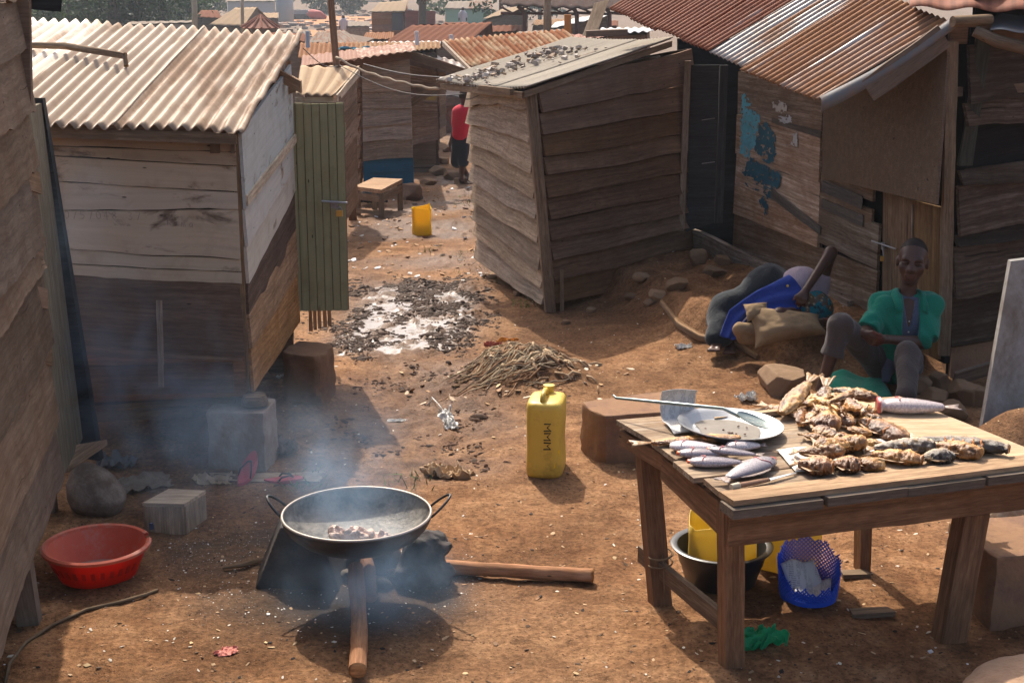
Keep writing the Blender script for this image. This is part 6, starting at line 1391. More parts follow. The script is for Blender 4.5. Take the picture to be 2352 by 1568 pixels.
PL = (((1850, 975), (1920, 950), 26, S_brown, .0), ((1920, 985), (1850, 945), 24, S_gold, .02), ((1945, 968), (1870, 968), 26, S_gold, .035), ((1985, 975), (1905, 950), 24, S_brown, .03), ((1865, 950), (1930, 985), 22, S_gold, .05), ((1960, 990), (1905, 965), 22, S_brown, .015), ((2010, 965), (1930, 945), 22, S_gold, .02), ((1835, 985), (1870, 945), 22, S_brown, .0), ((1905, 945), (1960, 950), 20, S_gold, .06),
 ((1880, 990), (1940, 970), 20, S_gold, .04), ((1900, 935), (1850, 955), 20, S_brown, .03), ((1930, 958), (1985, 985), 20, S_brown, .05), ((1955, 945), (1890, 975), 18, S_gold, .075), ((1990, 990), (1950, 950), 20, S_gold, .0), ((2030, 985), (1975, 960), 20, S_brown, .0), ((1845, 960), (1900, 945), 18, S_gold, .05))
for i, (h, t, w, s, l) in enumerate(PL):
    ff(h, t, w, s, pile, seed=50+i, flat=.7, lift=l, zt=l+random.uniform(-.0, .02), roll=random.uniform(-.9, .9), open_m=i % 2 == 0, curve=random.uniform(-.02, .02))
ff((1925, 1000), (1850, 985), 46, S_brown, 'thick dark shiny fried fish half at the front of the pile', seed=31, flat=.75, tailw=.5, lift=.01)
ff((2078, 1020), (1965, 972), 44, S_brown, 'ribbed brown fried fish lying diagonally on the pale board', seed=32, flat=.6, slashes=2, lift=.0)
ff((1985, 1036), (1865, 1030), 44, S_brown, 'split fried fish curled open with orange flesh, behind the front row', seed=33, flat=.6, curve=.03, slashes=3, lift=.012)
ff((1938, 1066), (1818, 1052), 34, S_gold, 'golden fried fish in the front row, tail to the left on the paper', seed=34, flat=.75, lift=.03)
ff((1987, 1052), (1915, 1040), 34, S_gold, 'golden fried fish head resting above the front row on the paper', seed=35, flat=.8, lift=.035, zt=.02)
ff((1912, 1091), (1820, 1080), 38, S_brown, 'brown fried fish with its round mouth open, leftmost at the front edge', seed=36, flat=.8, open_m=True, blunt=.5)
ff((1974, 1086), (1905, 1080), 36, S_brown, 'short fried fish with open jaws, second along the front edge', seed=37, flat=.8, open_m=True, blunt=.5)
ff((2018, 1086), (1975, 1062), 34, S_gold, 'stubby fried fish piece wedged third along the front edge', seed=38, flat=.6)
ff((2118, 1070), (1985, 1055), 34, S_gold, 'pale golden fried fish with a gaping head at the front edge of the pale board', seed=39, flat=.75, open_m=True, blunt=.6)
ff((2143, 1043), (1985, 1045), 36, S_dark, 'dark smoked fish with a broad open mouth lying behind the pale golden one', seed=40, flat=.75, open_m=True, blunt=.6, lift=.01)
ff((2184, 1060), (2110, 1066), 32, S_dark, 'short dark fish head on the front batten', seed=41, flat=.8, open_m=True, blunt=.6)
ff((2250, 1060), (2138, 1032), 36, S_gold, 'big pale fried fish head pointing right near the table corner', seed=42, flat=.75, blunt=.6, lift=.005)
for i, (h, t, w, s, l) in enumerate((((1905, 1018), (1838, 1008), 28, S_gold, 0), ((1950, 1022), (1890, 1006), 26, S_brown, .01), ((1998, 1008), (1940, 990), 28, S_gold, .0), ((2040, 1000), (1990, 978), 24, S_brown, .01), ((1870, 1005), (1925, 1024), 24, S_brown, .025), ((1985, 1022), (2045, 1034), 24, S_gold, .0))):
    ff(h, t, w, s, 'flat fried fish piece filling the middle between the pile and the front row', seed=90+i, flat=.55, lift=l, zt=l, roll=random.uniform(-.4, .4), open_m=i % 2 == 1)
ff((1870, 1060), (1960, 1052), 26, S_gold, 'small golden fried fish lying across the front row over the white paper', seed=71, flat=.7, lift=.045, zt=.04, roll=.4)
ff((1900, 1040), (1985, 1018), 28, S_brown, 'brown fried fish between the curled split fish and the front row', seed=72, flat=.6, lift=.0)
ff((2060, 1046), (1960, 1062), 26, S_brown, 'thin brown fried fish under the pale golden one', seed=73, flat=.5)
ff((2316, 1050), (2085, 1016), 32, S_dark, 'longest dark fish with slashed orange cuts, furthest right', seed=43, flat=.75, slashes=5, open_m=True, blunt=.6, lift=.01)
mb = MB(); mb.board(G(1640, 962, ZT+.012), G(1790, 945, ZT+.012), (0, .035, 0), (0, 0, .02)); tag(mb.build('wood_strip', W_panel), 'narrow pale wood strip at the back of the table behind the plate', 'wood strip')

# ---- under the table ----
bc = np.array((.925, 5.86, gz(.92, 5.86)+.003)); bb = thing('plastic_basin', 'black plastic basin under the table holding a cut yellow container', 'basin', tuple(bc))
M_blk = plain('black_plastic', (.022, .021, .021), .35, .5, var=.2, dirt=(.10, .07, .045), dirt_amt=.3, bump=.05)
mb = MB(); mb.lathe([(0, 0), (.14, 0), (.155, .01), (.178, .09), (.185, .10), (.20, .165), (.222, .17), (.226, .178), (.218, .183), (.195, .176), (.176, .10), (.15, .018), (0, .012)], bc, n=64); mb.build('body', M_blk, bb, smooth=50)
jerrycan((bc[0]+.005, bc[1]+.01, bc[2]+.014), R(82), 'pale yellow cut-open container standing in the black basin', .20, .30, .42, M_yelp, cut=.28)
p = gp(1805, 1325); jerrycan((p[0]+.02, p[1]+.10, p[2]), R(60), 'yellow jerrycan standing behind the black basin under the table', .20, .29, .43, M_yelp)
# blue basket
p = gp(1870, 1408); kc = p + np.array((0, .135, .003)); bk = thing('plastic_basket', 'broken blue mesh basket with newspapers inside, under the table', 'basket', tuple(kc))
M_blue = plain('blue_plastic', (.028, .115, .66), .4, .5, var=.1, bump=.03, trans=.2)
def bR(z): return .118 + .022*min(1, z/.2)
def rimh(a): return .150 + .075*math.sin(a) + .012*math.sin(9*a) + .010*math.sin(23*a+1)
nst = 46; mb = MB()
for fam in (1, -1):
    for i in range(nst):
        a = 2*math.pi*i/nst; z = .012; pts = []
        while z < rimh(a):
            pts.append(kc + np.array((bR(z)*math.cos(a), bR(z)*math.sin(a), z))); z += .008; a += fam*.008/.128*.95
        if len(pts) > 2: mb.tube(pts, .0034, n=4, caps=False)
mb.build('mesh_wall', M_blue, bk)
mb = MB(); mb.lathe([(.116, .0), (.122, .004), (.123, .022), (.117, .024), (.114, .008), (0, .006)], kc, n=48); mb.build('base', M_blue, bk, smooth=50)
for rz, tl, dx, dy, lab in ((.3, .9, -.02, .03, 'folded newspaper standing against the back of the blue basket'), (-.2, .25, .015, -.01, 'newspaper lying in the bottom of the blue basket')):
    mb = MB(); n = 14; P = np.zeros((n, n, 3)); ca, sa = math.cos(rz), math.sin(rz)
    for i, a in enumerate(np.linspace(-.5, .5, n)):
        for j, b in enumerate(np.linspace(-.5, .5, n)):
            x, y = a*.155, b*.13; P[i, j] = kc + (dx + x*ca-y*sa, dy + (x*sa+y*ca)*.8, .035 + tl*(b+.5)*.11 + .010*math.sin(a*7+rz*9))
    mb.grid(P, np.stack([P[..., 0], P[..., 1], P[..., 2]*0], -1).reshape(-1, 3)); tag(solid(mb.build('newspaper', M_news.mat, smooth=True), .004), lab, 'newspaper')
crumple('net_bag', 'crumpled bright green net bag on the ground by the near table leg', 'bag', gp(1742, 1482, 0), (.15, .12), plain('green_net', (.02, .40, .15), .55, var=.5, nsc=40, bump=.6, trans=.3), .075, .3, 23, edge=.5, freq=6, n=40)
mb = MB(); q = gp(2000, 1412, .012); mb.board(q+(-.09, -.01, 0), q+(.09, .02, 0), (0, .06, 0), (0, 0, .022), rough=.012, jag=.03); tag(mb.build('bark_chip', W_post), 'flat curled bark chip right of the blue basket', 'bark')
q = gp(1962, 1325, .010); mb = MB(); mb.board(q+(-.06, .0, 0), q+(.06, .01, 0), (0, .06, 0), (0, 0, .018), rough=.01, jag=.03); tag(mb.build('bark_chip', W_post), 'flat bark chip at the foot of the rear right table leg', 'bark')
# ---------------- people ----------------
def skin_mat():
    t = NT('dark_skin'); g = t.attr('gc').outputs['Vector']; n = t.noise(g, 9, 4, .6)
    c = t.mix(n, (.052, .024, .016), (.096, .046, .030)); c = t.mix(1.0, c, t.attr('tint').outputs['Vector'], 'MULTIPLY')
    m = t.fin(c, .42, t.bump(t.noise(g, 160, 3, .6), .12, .003), spec=.32); return m
M_skin = skin_mat()
M_hair = plain('shaved_black_hair', (.026, .015, .011), .7, .3, var=.3, nsc=200, bump=.4, bsc=260)
def frame(f, up=(0, 0, 1)):
    f = Vector(f).normalized(); u = Vector(up); s = f.cross(u).normalized(); u = s.cross(f).normalized(); return s, f, u      # s: the person's right
def head_prims(c, s, f, u, k=1.0):
    c = Vector(c); M = Matrix((s, f, u)).transposed()
    def P(a, b, d): return c + (s*a*1.06 + f*b + u*d)*k
    q = [EL(P(0, -.012, .030), (.077*k, .096*k, .098*k), M, k=.02), EL(P(0, .020, -.030), (.064*k, .075*k, .085*k), M, k=.03), EL(P(0, .055, -.092), (.034*k, .028*k, .026*k), M, k=.03),
         RC(P(-.036, .070, .022), P(.036, .070, .022), .017*k, k=.018), RC(P(-.045, .060, -.022), P(-.040, .052, -.04), .022*k, k=.02), RC(P(.045, .060, -.022), P(.040, .052, -.04), .022*k, k=.02),
         EL(P(-.031, .082, .003), (.021*k, .014*k, .012*k), M, k=.010, sub=True), EL(P(.031, .082, .003), (.021*k, .014*k, .012*k), M, k=.010, sub=True),
         RC(P(0, .082, .010), P(0, .098, -.030), .010*k, .0145*k, k=.014), RC(P(-.015, .089, -.036), P(.015, .089, -.036), .0115*k, k=.010),
         RC(P(-.020, .084, -.063), P(.020, .084, -.063), .0085*k, k=.008, c=(1.08, .97, .97)), RC(P(-.017, .082, -.076), P(.017, .082, -.076), .0095*k, k=.008, c=(1.15, .97, .97)), RC(P(-.024, .094, -.0695), P(.024, .094, -.0695), .0028*k, k=.004, sub=True),
         EL(P(-.076, -.012, -.008), (.010*k, .020*k, .032*k), M, k=.008), EL(P(.076, -.012, -.008), (.010*k, .020*k, .032*k), M, k=.008)]
    return q, P, M
def eyes(root, P, k=1.0):
    for sx in (-1, 1):
        mb = MB(); V = P(sx*.031, .0685, .0025); mb.lathe([(.0, -.011), (.008, -.008), (.0115, 0), (.008, .008), (0, .011)], V, n=12); e = mb.build('eye', plain('eye_white', (.12, .095, .08), .3, bump=0, var=.02), root, smooth=True)
        mb = MB(); mb.lathe([(.0, -.0052), (.0052, 0), (0, .0052)], P(sx*.031-.003, .0775, .002), n=10); mb.build('iris', plain('dark_iris', (.012, .008, .006), .2, bump=0, var=.02), e, smooth=True)
        mb = MB(); mb.tube([P(sx*.031-.017, .0790, .004), P(sx*.031, .0855, .0085), P(sx*.031+.017, .0790, .004)], .0062, n=6); mb.build('eyelid', M_skin, root, smooth=True)
def hand_prims(w, d, side, curl=.5, k=.006, c=(1, 1, 1), up=(0, 0, 1), L=.085, tip=(1.5, .9, .8)):
    """w wrist point, d pointing direction, side: towards the thumb"""
    w = Vector(w); d = Vector(d).normalized(); side = (Vector(side) - d*Vector(side).dot(d)).normalized(); n = d.cross(side).normalized()
    if n.dot(Vector(up)) < 0: n = -n
    q = [RC(w, w + d*.03, .024, .026, k=.02, c=c), RC(w + d*.03 - side*.022, w + d*L - side*.028, .016, .013, k=.014, c=c), RC(w + d*.03 + side*.018, w + d*L + side*.026, .017, .013, k=.014, c=c), RC(w+d*.03, w + d*(L+.004), .017, .013, k=.014, c=c)]
    for i, (off, l) in enumerate(((.028, .072), (.010, .080), (-.010, .074), (-.029, .058))):
        b = w + d*(L - .004) + side*off; a1 = curl*.8; m = b + (d*math.cos(a1) - n*math.sin(a1))*l*.5; a2 = curl*2.0; e = m + (d*math.cos(a2) - n*math.sin(a2))*l*.5
        q += [RC(b, m, .0095, .0088, k=k, c=c), RC(m, e, .0088, .0075, k=k, c=tuple(np.array(c)*tip))]
    t0 = w + d*.03 + side*.024; t1 = t0 + d*.03 + side*.024 - n*.006; t2 = t1 + d*.030 + side*.004 - n*.012
    q += [RC(t0, t1, .0125, .0105, k=.010, c=c), RC(t1, t2, .0105, .0085, k=k, c=tuple(np.array(c)*tip))]
    return q
def foot_prims(an, d, k=1.0, c=(1, 1, 1)):
    an = Vector(an); d = Vector((d[0], d[1], 0)).normalized(); z = Vector((0, 0, 1)); s = d.cross(z)
    g = an - z*.055
    q = [RC(an - d*.03 - z*.035, g + d*.07, .032*k, .030*k, k=.03, c=c), RC(g + d*.05 - s*.018, g + d*.14 - s*.022, .026*k, .020*k, k=.02, c=c), RC(g+d*.05 + s*.016, g + d*.15 + s*.02, .026*k, .020*k, k=.02, c=c)]
    for i, o in enumerate((-.035, -.018, 0, .016, .034)): q.append(RC(g + d*.15 + s*o, g + d*(.178+.004*i) + s*o, .011, .010 + .0008*i, k=.006, c=c))
    return q
def wrink(amp, fr=24, seed=0, ax=(1, 1, .5)):
    return lambda x, y, z: (amp*1.5*(.35-np.abs(fbm((x+.4*z)*fr*ax[0]*.6, y*fr*ax[1]*.6, z*fr*ax[2]*.6, oct=2, seed=seed)))).astype(np.float32)

# ---- seated man ----
man = thing('person', 'seated man in an open green jacket over a blue-grey shirt, hands clasped', 'person', (2.45, 8.95, 0))
hip = Vector(D(2052, 838, 9.08)); hip.z = .14
shR, shL = Vector(D(2026, 698, 9.06)), Vector(D(2142, 700, 9.04)); nk = (shR+shL)/2 + Vector((0, .02, .065)); hd = Vector(D(2096, 601, 9.06))
elR, elL = Vector(D(1992, 762, 8.92)), Vector(D(2120, 786, 8.90)); hn = Vector(D(2004, 784, 8.70))
wrR, wrL = hn + Vector((-.030, .085, .035)), hn + Vector((.095, .06, .0))
hpR, hpL = hip + Vector((-.10, -.02, -.005)), hip + Vector((.09, -.03, -.01))
knR, knL = Vector(D(1932, 744, 8.76)), Vector(D(2085, 812, 8.62)); anR, anL = Vector(D(1887, 888, 8.74)), Vector((2.42, 8.34, .075))
sH, fH, uH = frame((-.30, -.94, .02), (.06, .0, 1))
hp_, HP, HM = head_prims(hd, sH, fH, uH, 1.17)
ches = (shR+shL)/2 + Vector((0, -.02, -.12)); bel = hip + Vector((0, -.01, .16))
def torso(g, k=.05): return [RC(hip + Vector((0, 0, .0)), bel, .125+g, .125+g, k=k), EL(ches, (.165+g, .115+g, .165+g), k=k), RC(shR + Vector((.03, 0, -.01)), shL + Vector((-.03, 0, -.01)), .060+g, k=k), RC(shR + Vector((.01, 0, .0)), nk + Vector((-.02, .01, -.02)), .050+g, .046+g, k=.04), RC(shL + Vector((-.01, 0, .0)), nk + Vector((.02, .01, -.02)), .050+g, .046+g, k=.04), EL(bel + Vector((0, 0, .06)), (.140+g, .112+g, .13+g), k=k)]
body = torso(-.012) + [RC(nk - Vector((0, 0, .02)), hd - uH*.06 - fH*.015, .052, .050, k=.03), RC(shR, elR, .050, .040), RC(elR, wrR, .040, .027), RC(shL, elL, .050, .041), RC(elL, wrL, .041, .027), RC(hpR, knR, .085, .058, k=.05), RC(knR, anR, .052, .034), RC(hpL, knL, .085, .058, k=.05), RC(knL, anL, .052, .034)] + hp_
body += hand_prims(wrR, hn + Vector((.02, -.03, -.015)) - wrR, (.3, -.6, .6), .75, up=(-.6, -.3, .6), L=.07) + hand_prims(wrL, hn + Vector((-.03, -.02, -.01)) - wrL, (-.1, -.5, .6), .85, up=(.3, -.8, .3), L=.065)
body += foot_prims(anR, (-.25, -1, 0)) + foot_prims(anL, (-.1, -1, 0))
b = sdf_obj('body', body, M_skin, man, h=.0058, it=1)
eyes(man, HP)
hair = [EL(HP(0, -.0150, .0325), (.0775*1.19, .0965*1.17, .0985*1.17), HM, k=.01)]
def hcut(X, Y, Z):
    q = (X-hd.x)*uH.x + (Y-hd.y)*uH.y + (Z-hd.z)*uH.z; fq = (X-hd.x)*fH.x + (Y-hd.y)*fH.y + (Z-hd.z)*fH.z
    return .064 + .55*np.clip(fq+.02, -.09, .1)*1.0 - q
sdf_obj('hair', hair, M_hair, man, h=.005, it=0, cut=hcut)
mb = MB()
for sx in (-1, 1): mb = MB(); mb.tube([HP(sx*.016, .089, .022), HP(sx*.034, .087, .028), HP(sx*.052, .073, .022)], [.002, .0035, .002], n=6); mb.build('eyebrow', M_hair, man, smooth=True)
M_shirt = cloth('blue_grey_shirt', (.070, .085, .125)); M_jack = cloth('green_jacket', (.006, .165, .105), var=.15); M_trou = cloth('grey_brown_trousers', (.062, .050, .046), var=.2); M_under = cloth('dark_blue_sleeve', (.018, .05, .085))
fT = Vector((-.16, -.98, 0)).normalized(); sT = Vector((fT.y, -fT.x, 0))     # torso front and side
cT = ches
def tq(X, Y, Z): return ((X-cT.x)*sT.x+(Y-cT.y)*sT.y, (X-cT.x)*fT.x+(Y-cT.y)*fT.y, Z)
def neck_cut(X, Y, Z):
    s, f, z = tq(X, Y, Z); v = np.clip((z-(nk.z-.21))/.21, 0, 1.3)*.042
    a = np.minimum(np.minimum(v-np.abs(s-.0), f-.02), z-(nk.z-.19)); return np.maximum(a, np.minimum(.062-np.sqrt((X-nk.x)**2+(Y-nk.y)**2), z-(nk.z+.002)))
sdf_obj('shirt', torso(.002) + [RC(hip+Vector((-.06, -.10, .02)), hip+Vector((-.09, -.17, -.06)), .05, .03, k=.05)], M_shirt, man, h=.008, cut=neck_cut, wrinkle=wrink(.006, 16, 2, (1, 1, .6)))
def jack_cut(X, Y, Z):
    s, f, z = tq(X, Y, Z); w = .026 + np.clip((z-hip.z-.05)/.42, 0, 1)*.034 + .008*np.sin(z*19)
    a = np.minimum(w-np.abs(s+.012), f-.01); return np.maximum(a, np.minimum(.060-np.sqrt((X-nk.x)**2+(Y-nk.y)**2), z-(nk.z-.01)))
def sleeve_end(a, b, t): return a + (b-a)*t
seR, seL = shR + (elR-shR)*.93, shL + (elL-shL)*.86
jk = torso(.018, .05) + [RC(hip+Vector((.06, -.09, .10)), hip+Vector((.02, -.16, -.03)), .06, .035, k=.05), RC(shR+Vector((.01, 0, -.005)), seR, .068, .084, k=.06), RC(shL+Vector((-.01, 0, -.005)), seL, .070, .090, k=.06)]
dR, dL = (elR-shR).normalized(), (elL-shL).normalized()
def jcut(X, Y, Z):
    a = jack_cut(X, Y, Z)
    eR = (X-seR.x)*dR.x+(Y-seR.y)*dR.y+(Z-seR.z)*dR.z; eL = (X-seL.x)*dL.x+(Y-seL.y)*dL.y+(Z-seL.z)*dL.z
    nR = .14 - np.sqrt((X-seR.x)**2+(Y-seR.y)**2+(Z-seR.z)**2); nL = .15 - np.sqrt((X-seL.x)**2+(Y-seL.y)**2+(Z-seL.z)**2)
    lat = (X-cT.x)*sT.x+(Y-cT.y)*sT.y
    cR = np.minimum(np.minimum(eR, nR), np.where(np.abs(lat) > .13, 1, -1)); cL = np.minimum(np.minimum(eL, nL), np.where(np.abs(lat) > .15, 1, -1))
    return np.maximum(a, np.maximum(cR, cL))
jo = sdf_obj('jacket', jk, M_jack, man, h=.0075, cut=jcut, wrinkle=wrink(.022, 13, 5, (1.2, 1.2, .7)))
for sg, m_ in ((1, 0), (-1, 0)):   # collar flaps
    mb = MB(); base = nk + Vector((0, -.01, .02)); q = [base + Vector((.055*sg, .03, .012)), base + Vector((.070*sg, -.03, .010)), base + Vector((.066*sg, -.095, -.04)), base + Vector((.058*sg, -.135, -.10))]
    P = np.zeros((4, 4, 3))
    for i, p in enumerate(q):
        for j, t in enumerate(np.linspace(0, 1, 4)): P[i, j] = V3(p) + V3(Vector((.050*sg, -.012, -.028)))*t*(1-.2*i/3) + (0, 0, .012*math.sin(t*3.1))
    mb.grid(P); solid(mb.build('collar', M_jack, man, smooth=True), .006)
mb = MB(); o = ches + fT*.135 + sT*(-.075) + Vector((0, 0, .0))
for i in range(1): mb.board(V3(o) + (.035, 0, -.02), V3(o)+(.035, 0.0, -.10), (.085, .012, 0), (0, .006, 0), rough=.002)
mb.build('pocket', cloth('green_pocket', (.005, .13, .085)), man)
for z in (.04, -.03): mb = MB(); mb.lathe([(.006, 0), (.005, .003), (0, .004)], tuple(ches + fT*.122 + Vector((.0, 0, z))), n=10, M=Vector(fT).to_track_quat('Z', 'Y').to_matrix()); mb.build('button', plain('pale_button', (.5, .47, .4), .4), man, smooth=True)
sdf_obj('undersleeve', [RC(elL - dL*.06, elL - dL*.005, .062, .066)], M_under, man, h=.008, wrinkle=wrink(.005, 18, 8), cut=lambda X, Y, Z: (X-elL.x+dL.x*.02)*dL.x+(Y-elL.y+dL.y*.02)*dL.y+(Z-elL.z+dL.z*.02)*dL.z)
cuR = knR + (anR-knR)*.50
dS = (anR-knR).normalized()
def tcut(X, Y, Z):
    e = (X-cuR.x)*dS.x+(Y-cuR.y)*dS.y+(Z-cuR.z)*dS.z; n = .12-np.sqrt((X-cuR.x)**2+(Y-cuR.y)**2+(Z-cuR.z)**2); return np.minimum(e, n)
sdf_obj('trousers', [RC(hip+Vector((-.05, 0, 0)), hip+Vector((.05, 0, 0)), .125), RC(hpR, knR, .098, .076, k=.05), RC(knR, cuR, .074, .072), RC(cuR, cuR+dS*.05, .072, .074), RC(hpL, knL, .098, .078, k=.05), RC(knL, anL+Vector((0, .02, .06)), .076, .066)], M_trou, man, h=.008, cut=tcut, wrinkle=wrink(.016, 12, 11, (1, 1, .6)))
# green cloth he sits on
mb = MB(); q = [V3(D(1893, 908, 8.82)), V3(D(2052, 885, 8.72)), V3((2.42, 9.05, .06)), V3((2.12, 9.12, .08))]; n = 22; P = np.zeros((n, n, 3))
for i, a in enumerate(np.linspace(0, 1, n)):
    for j, bb_ in enumerate(np.linspace(0, 1, n)):
        p = (1-bb_)*((1-a)*q[0]+a*q[1])+bb_*((1-a)*q[3]+a*q[2]); z = max(gz(p[0], p[1])+.006, .0) + .05*bb_ + .012*float(fbm(a*5, bb_*4, 3, oct=3, seed=4)) + .02*bb_*math.sin(a*7); P[i, j] = (p[0], p[1], z + .012)
mb.grid(P); tag(solid(mb.build('green_cloth', M_jack, smooth=True), .004), 'green cloth spread on the earth under the seated man', 'cloth')

# ---- person lying on the sacks ----
ly = thing('person', 'person lying curled on the earth in a blue apron and patterned headscarf', 'person', (1.9, 9.8, .2))
hdc = Vector(D(1866, 706, 9.72)); sh1, sh2 = Vector(D(1880, 662, 9.86)), Vector(D(1872, 715, 9.86)); e1, h1_ = Vector(D(1908, 580, 9.84)), Vector(D(1850, 668, 9.62)); e2, h2_ = Vector(D(1790, 722, 9.52)), Vector(D(1872, 742, 9.56))
ch = Vector(D(1842, 668, 9.86)); wa = Vector(D(1800, 668, 9.92)); hi = Vector(D(1762, 668, 9.98)); k1 = Vector(D(1668, 708, 9.9)); k2 = Vector(D(1655, 735, 9.86)); f1 = Vector(D(1655, 768, 9.70)); f2 = Vector(D(1672, 772, 9.75))
lb = [EL(ch, (.15, .12, .165), k=.05), RC(ch, wa, .13, .115, k=.05), EL(hi, (.16, .13, .175), k=.05), RC(wa, hi, .115, .14, k=.05), RC(hi, k1, .11, .068, k=.05), RC(k1, f1, .062, .045), RC(hi - Vector((0, 0, .06)), k2, .10, .065, k=.05), RC(k2, f2, .06, .042), RC(sh1, e1, .052, .042), RC(e1, h1_, .040, .026), RC(sh2, e2, .050, .042), RC(e2, h2_, .045, .03), RC(ch, hdc, .06, .055)]
hq, HP2, HM2 = head_prims(hdc, *frame((-.3, -.75, -.6), (1, 0, .1)), 1.0); lb += hq
lb += hand_prims(h1_, Vector((-.25, -.35, -.45)), (-.8, .2, .2), .7, L=.06) + hand_prims(h2_, Vector((.8, -.1, .1)), (0, -.5, .6), .6, L=.06) + foot_prims(f1 + Vector((-.02, -.02, -.01)), (-.3, -1, 0)) + foot_prims(f2 + Vector((.02, 0, -.02)), (-.2, -1, 0))
sdf_obj('body', lb, M_skin, ly, h=.0075)
M_blk2 = cloth('faded_black_cloth', (.018, .022, .026), var=.3); M_apr = cloth('blue_apron_cloth', (.018, .045, .235), var=.2); M_pink = cloth('washed_pink_shirt', (.36, .28, .31), var=.12)
sdf_obj('shirt', [EL(ch, (.162, .132, .177), k=.05), RC(ch, wa, .142, .127, k=.05), RC(sh1, sh1+(e1-sh1)*.25, .075, .066, k=.04), RC(sh2, sh2+(e2-sh2)*.3, .07, .064, k=.04)], M_pink, ly, h=.009, wrinkle=wrink(.009, 15, 3))
hem = Vector(D(1642, 776, 9.66))
sdf_obj('skirt', [EL(hi, (.178, .155, .198), k=.06), RC(hi, k1, .14, .105, k=.06), RC(hi-Vector((0, 0, .06)), k2, .12, .10, k=.06), RC(k1, hem, .10, .075, k=.05), RC(k2, hem+Vector((.07, .02, 0)), .09, .07, k=.05), RC(wa, hi, .13, .16, k=.05)], M_blk2, ly, h=.0095, wrinkle=wrink(.018, 11, 6))
# apron: front cloth sheet following the body
px = [[(1812, 630), (1838, 655), (1852, 682), (1842, 708)], [(1792, 640), (1808, 665), (1818, 690), (1815, 714)], [(1770, 652), (1775, 675), (1780, 695), (1778, 716)], [(1738, 668), (1745, 688), (1745, 705), (1744, 722)], [(1705, 690), (1716, 708), (1716, 722), (1716, 735)], [(1676, 712), (1692, 728), (1700, 742), (1702, 752)], [(1664, 742), (1678, 752), (1692, 762), (1698, 772)], [(1654, 770), (1668, 776), (1680, 779), (1690, 781)]]
yy = [[9.80, 9.72, 9.70, 9.72], [9.82, 9.76, 9.72, 9.70], [9.83, 9.78, 9.74, 9.70], [9.80, 9.76, 9.72, 9.68], [9.76, 9.72, 9.69, 9.67], [9.72, 9.69, 9.67, 9.65], [9.68, 9.66, 9.64, 9.63], [9.63, 9.62, 9.61, 9.61]]
K = np.array([[V3(D(*px[i][j], yy[i][j]-.075)) for j in range(4)] for i in range(8)])
ui = np.linspace(0, 7, 36); vi = np.linspace(0, 3, 18); Kd = np.array([[np.interp(ui, range(8), K[:, j, d]) for j in range(4)] for d in range(3)])
P = np.array([[[np.interp(v, range(4), Kd[d, :, i]) for d in range(3)] for v in vi] for i in range(36)])
wv = .010*fbm(ui[:, None]*.55, vi[None, :]*1.9, 3, oct=3, seed=8) + .008*np.sin(vi[None, :]*4.5 + ui[:, None]*.35); P[..., 1] -= wv; P[..., 2] += wv*.6
mb = MB(); mb.grid(P); ap = solid(mb.build('apron', M_apr, ly, smooth=True), .006)
for i_, j_ in ((2, 15), (4, 4)): mb = MB(); c_ = P[i_, j_] - (0, .008, 0); mb.lathe([(.009, 0), (.008, .004), (0, .006)], c_, n=12, M=Vector((0, -1, .2)).to_track_quat('Z', 'Y').to_matrix()); mb.build('button', plain('yellow_button', (.6, .42, .04), .4), ap, smooth=True)
for i in range(7):    # white print on the hem
    a = V3(P[17+i, 12+i % 2]) - (0, .010, 0); mb = MB(); mb.board(a + (-.012, 0, -.018), a + (.014, -.002, .016), (.010, 0, .003), (0, .002, 0), rough=.003); mb.build('white_print', plain('white_print', (.55, .55, .6), .8), ap)
def scarf_mat():
    t = NT('patterned_scarf'); g = t.attr('gc').outputs['Vector']; v = t.noise(g, 13, 3, .5, 1.2); e = t.vor(g, 34)
    c = t.mix(t.ramp(v, [(.46, 0), (.52, 1)]), (.008, .15, .185), t.mix(t.ramp(e, [(.2, 0), (.4, 1)]), (.33, .26, .17), (.12, .075, .045))); c = t.mix(t.ramp(t.noise(g, 26, 2), [(.58, 0), (.64, .8)]), c, (.01, .012, .014)); return t.fin(c, .9, t.bump(t.noise(g, 20, 3), .5, .012), spec=.15)
sdf_obj('headscarf', [EL(hdc + Vector((.02, .0, .01)), (.118, .112, .108), k=.03), EL(hdc + Vector((.07, .01, -.02)), (.075, .08, .085), k=.03), RC(hdc+Vector((-.05, -.05, .04)), hdc+Vector((-.02, -.07, -.04)), .055, .05, k=.04)], scarf_mat(), ly, h=.009, warp=.010, wfreq=18)
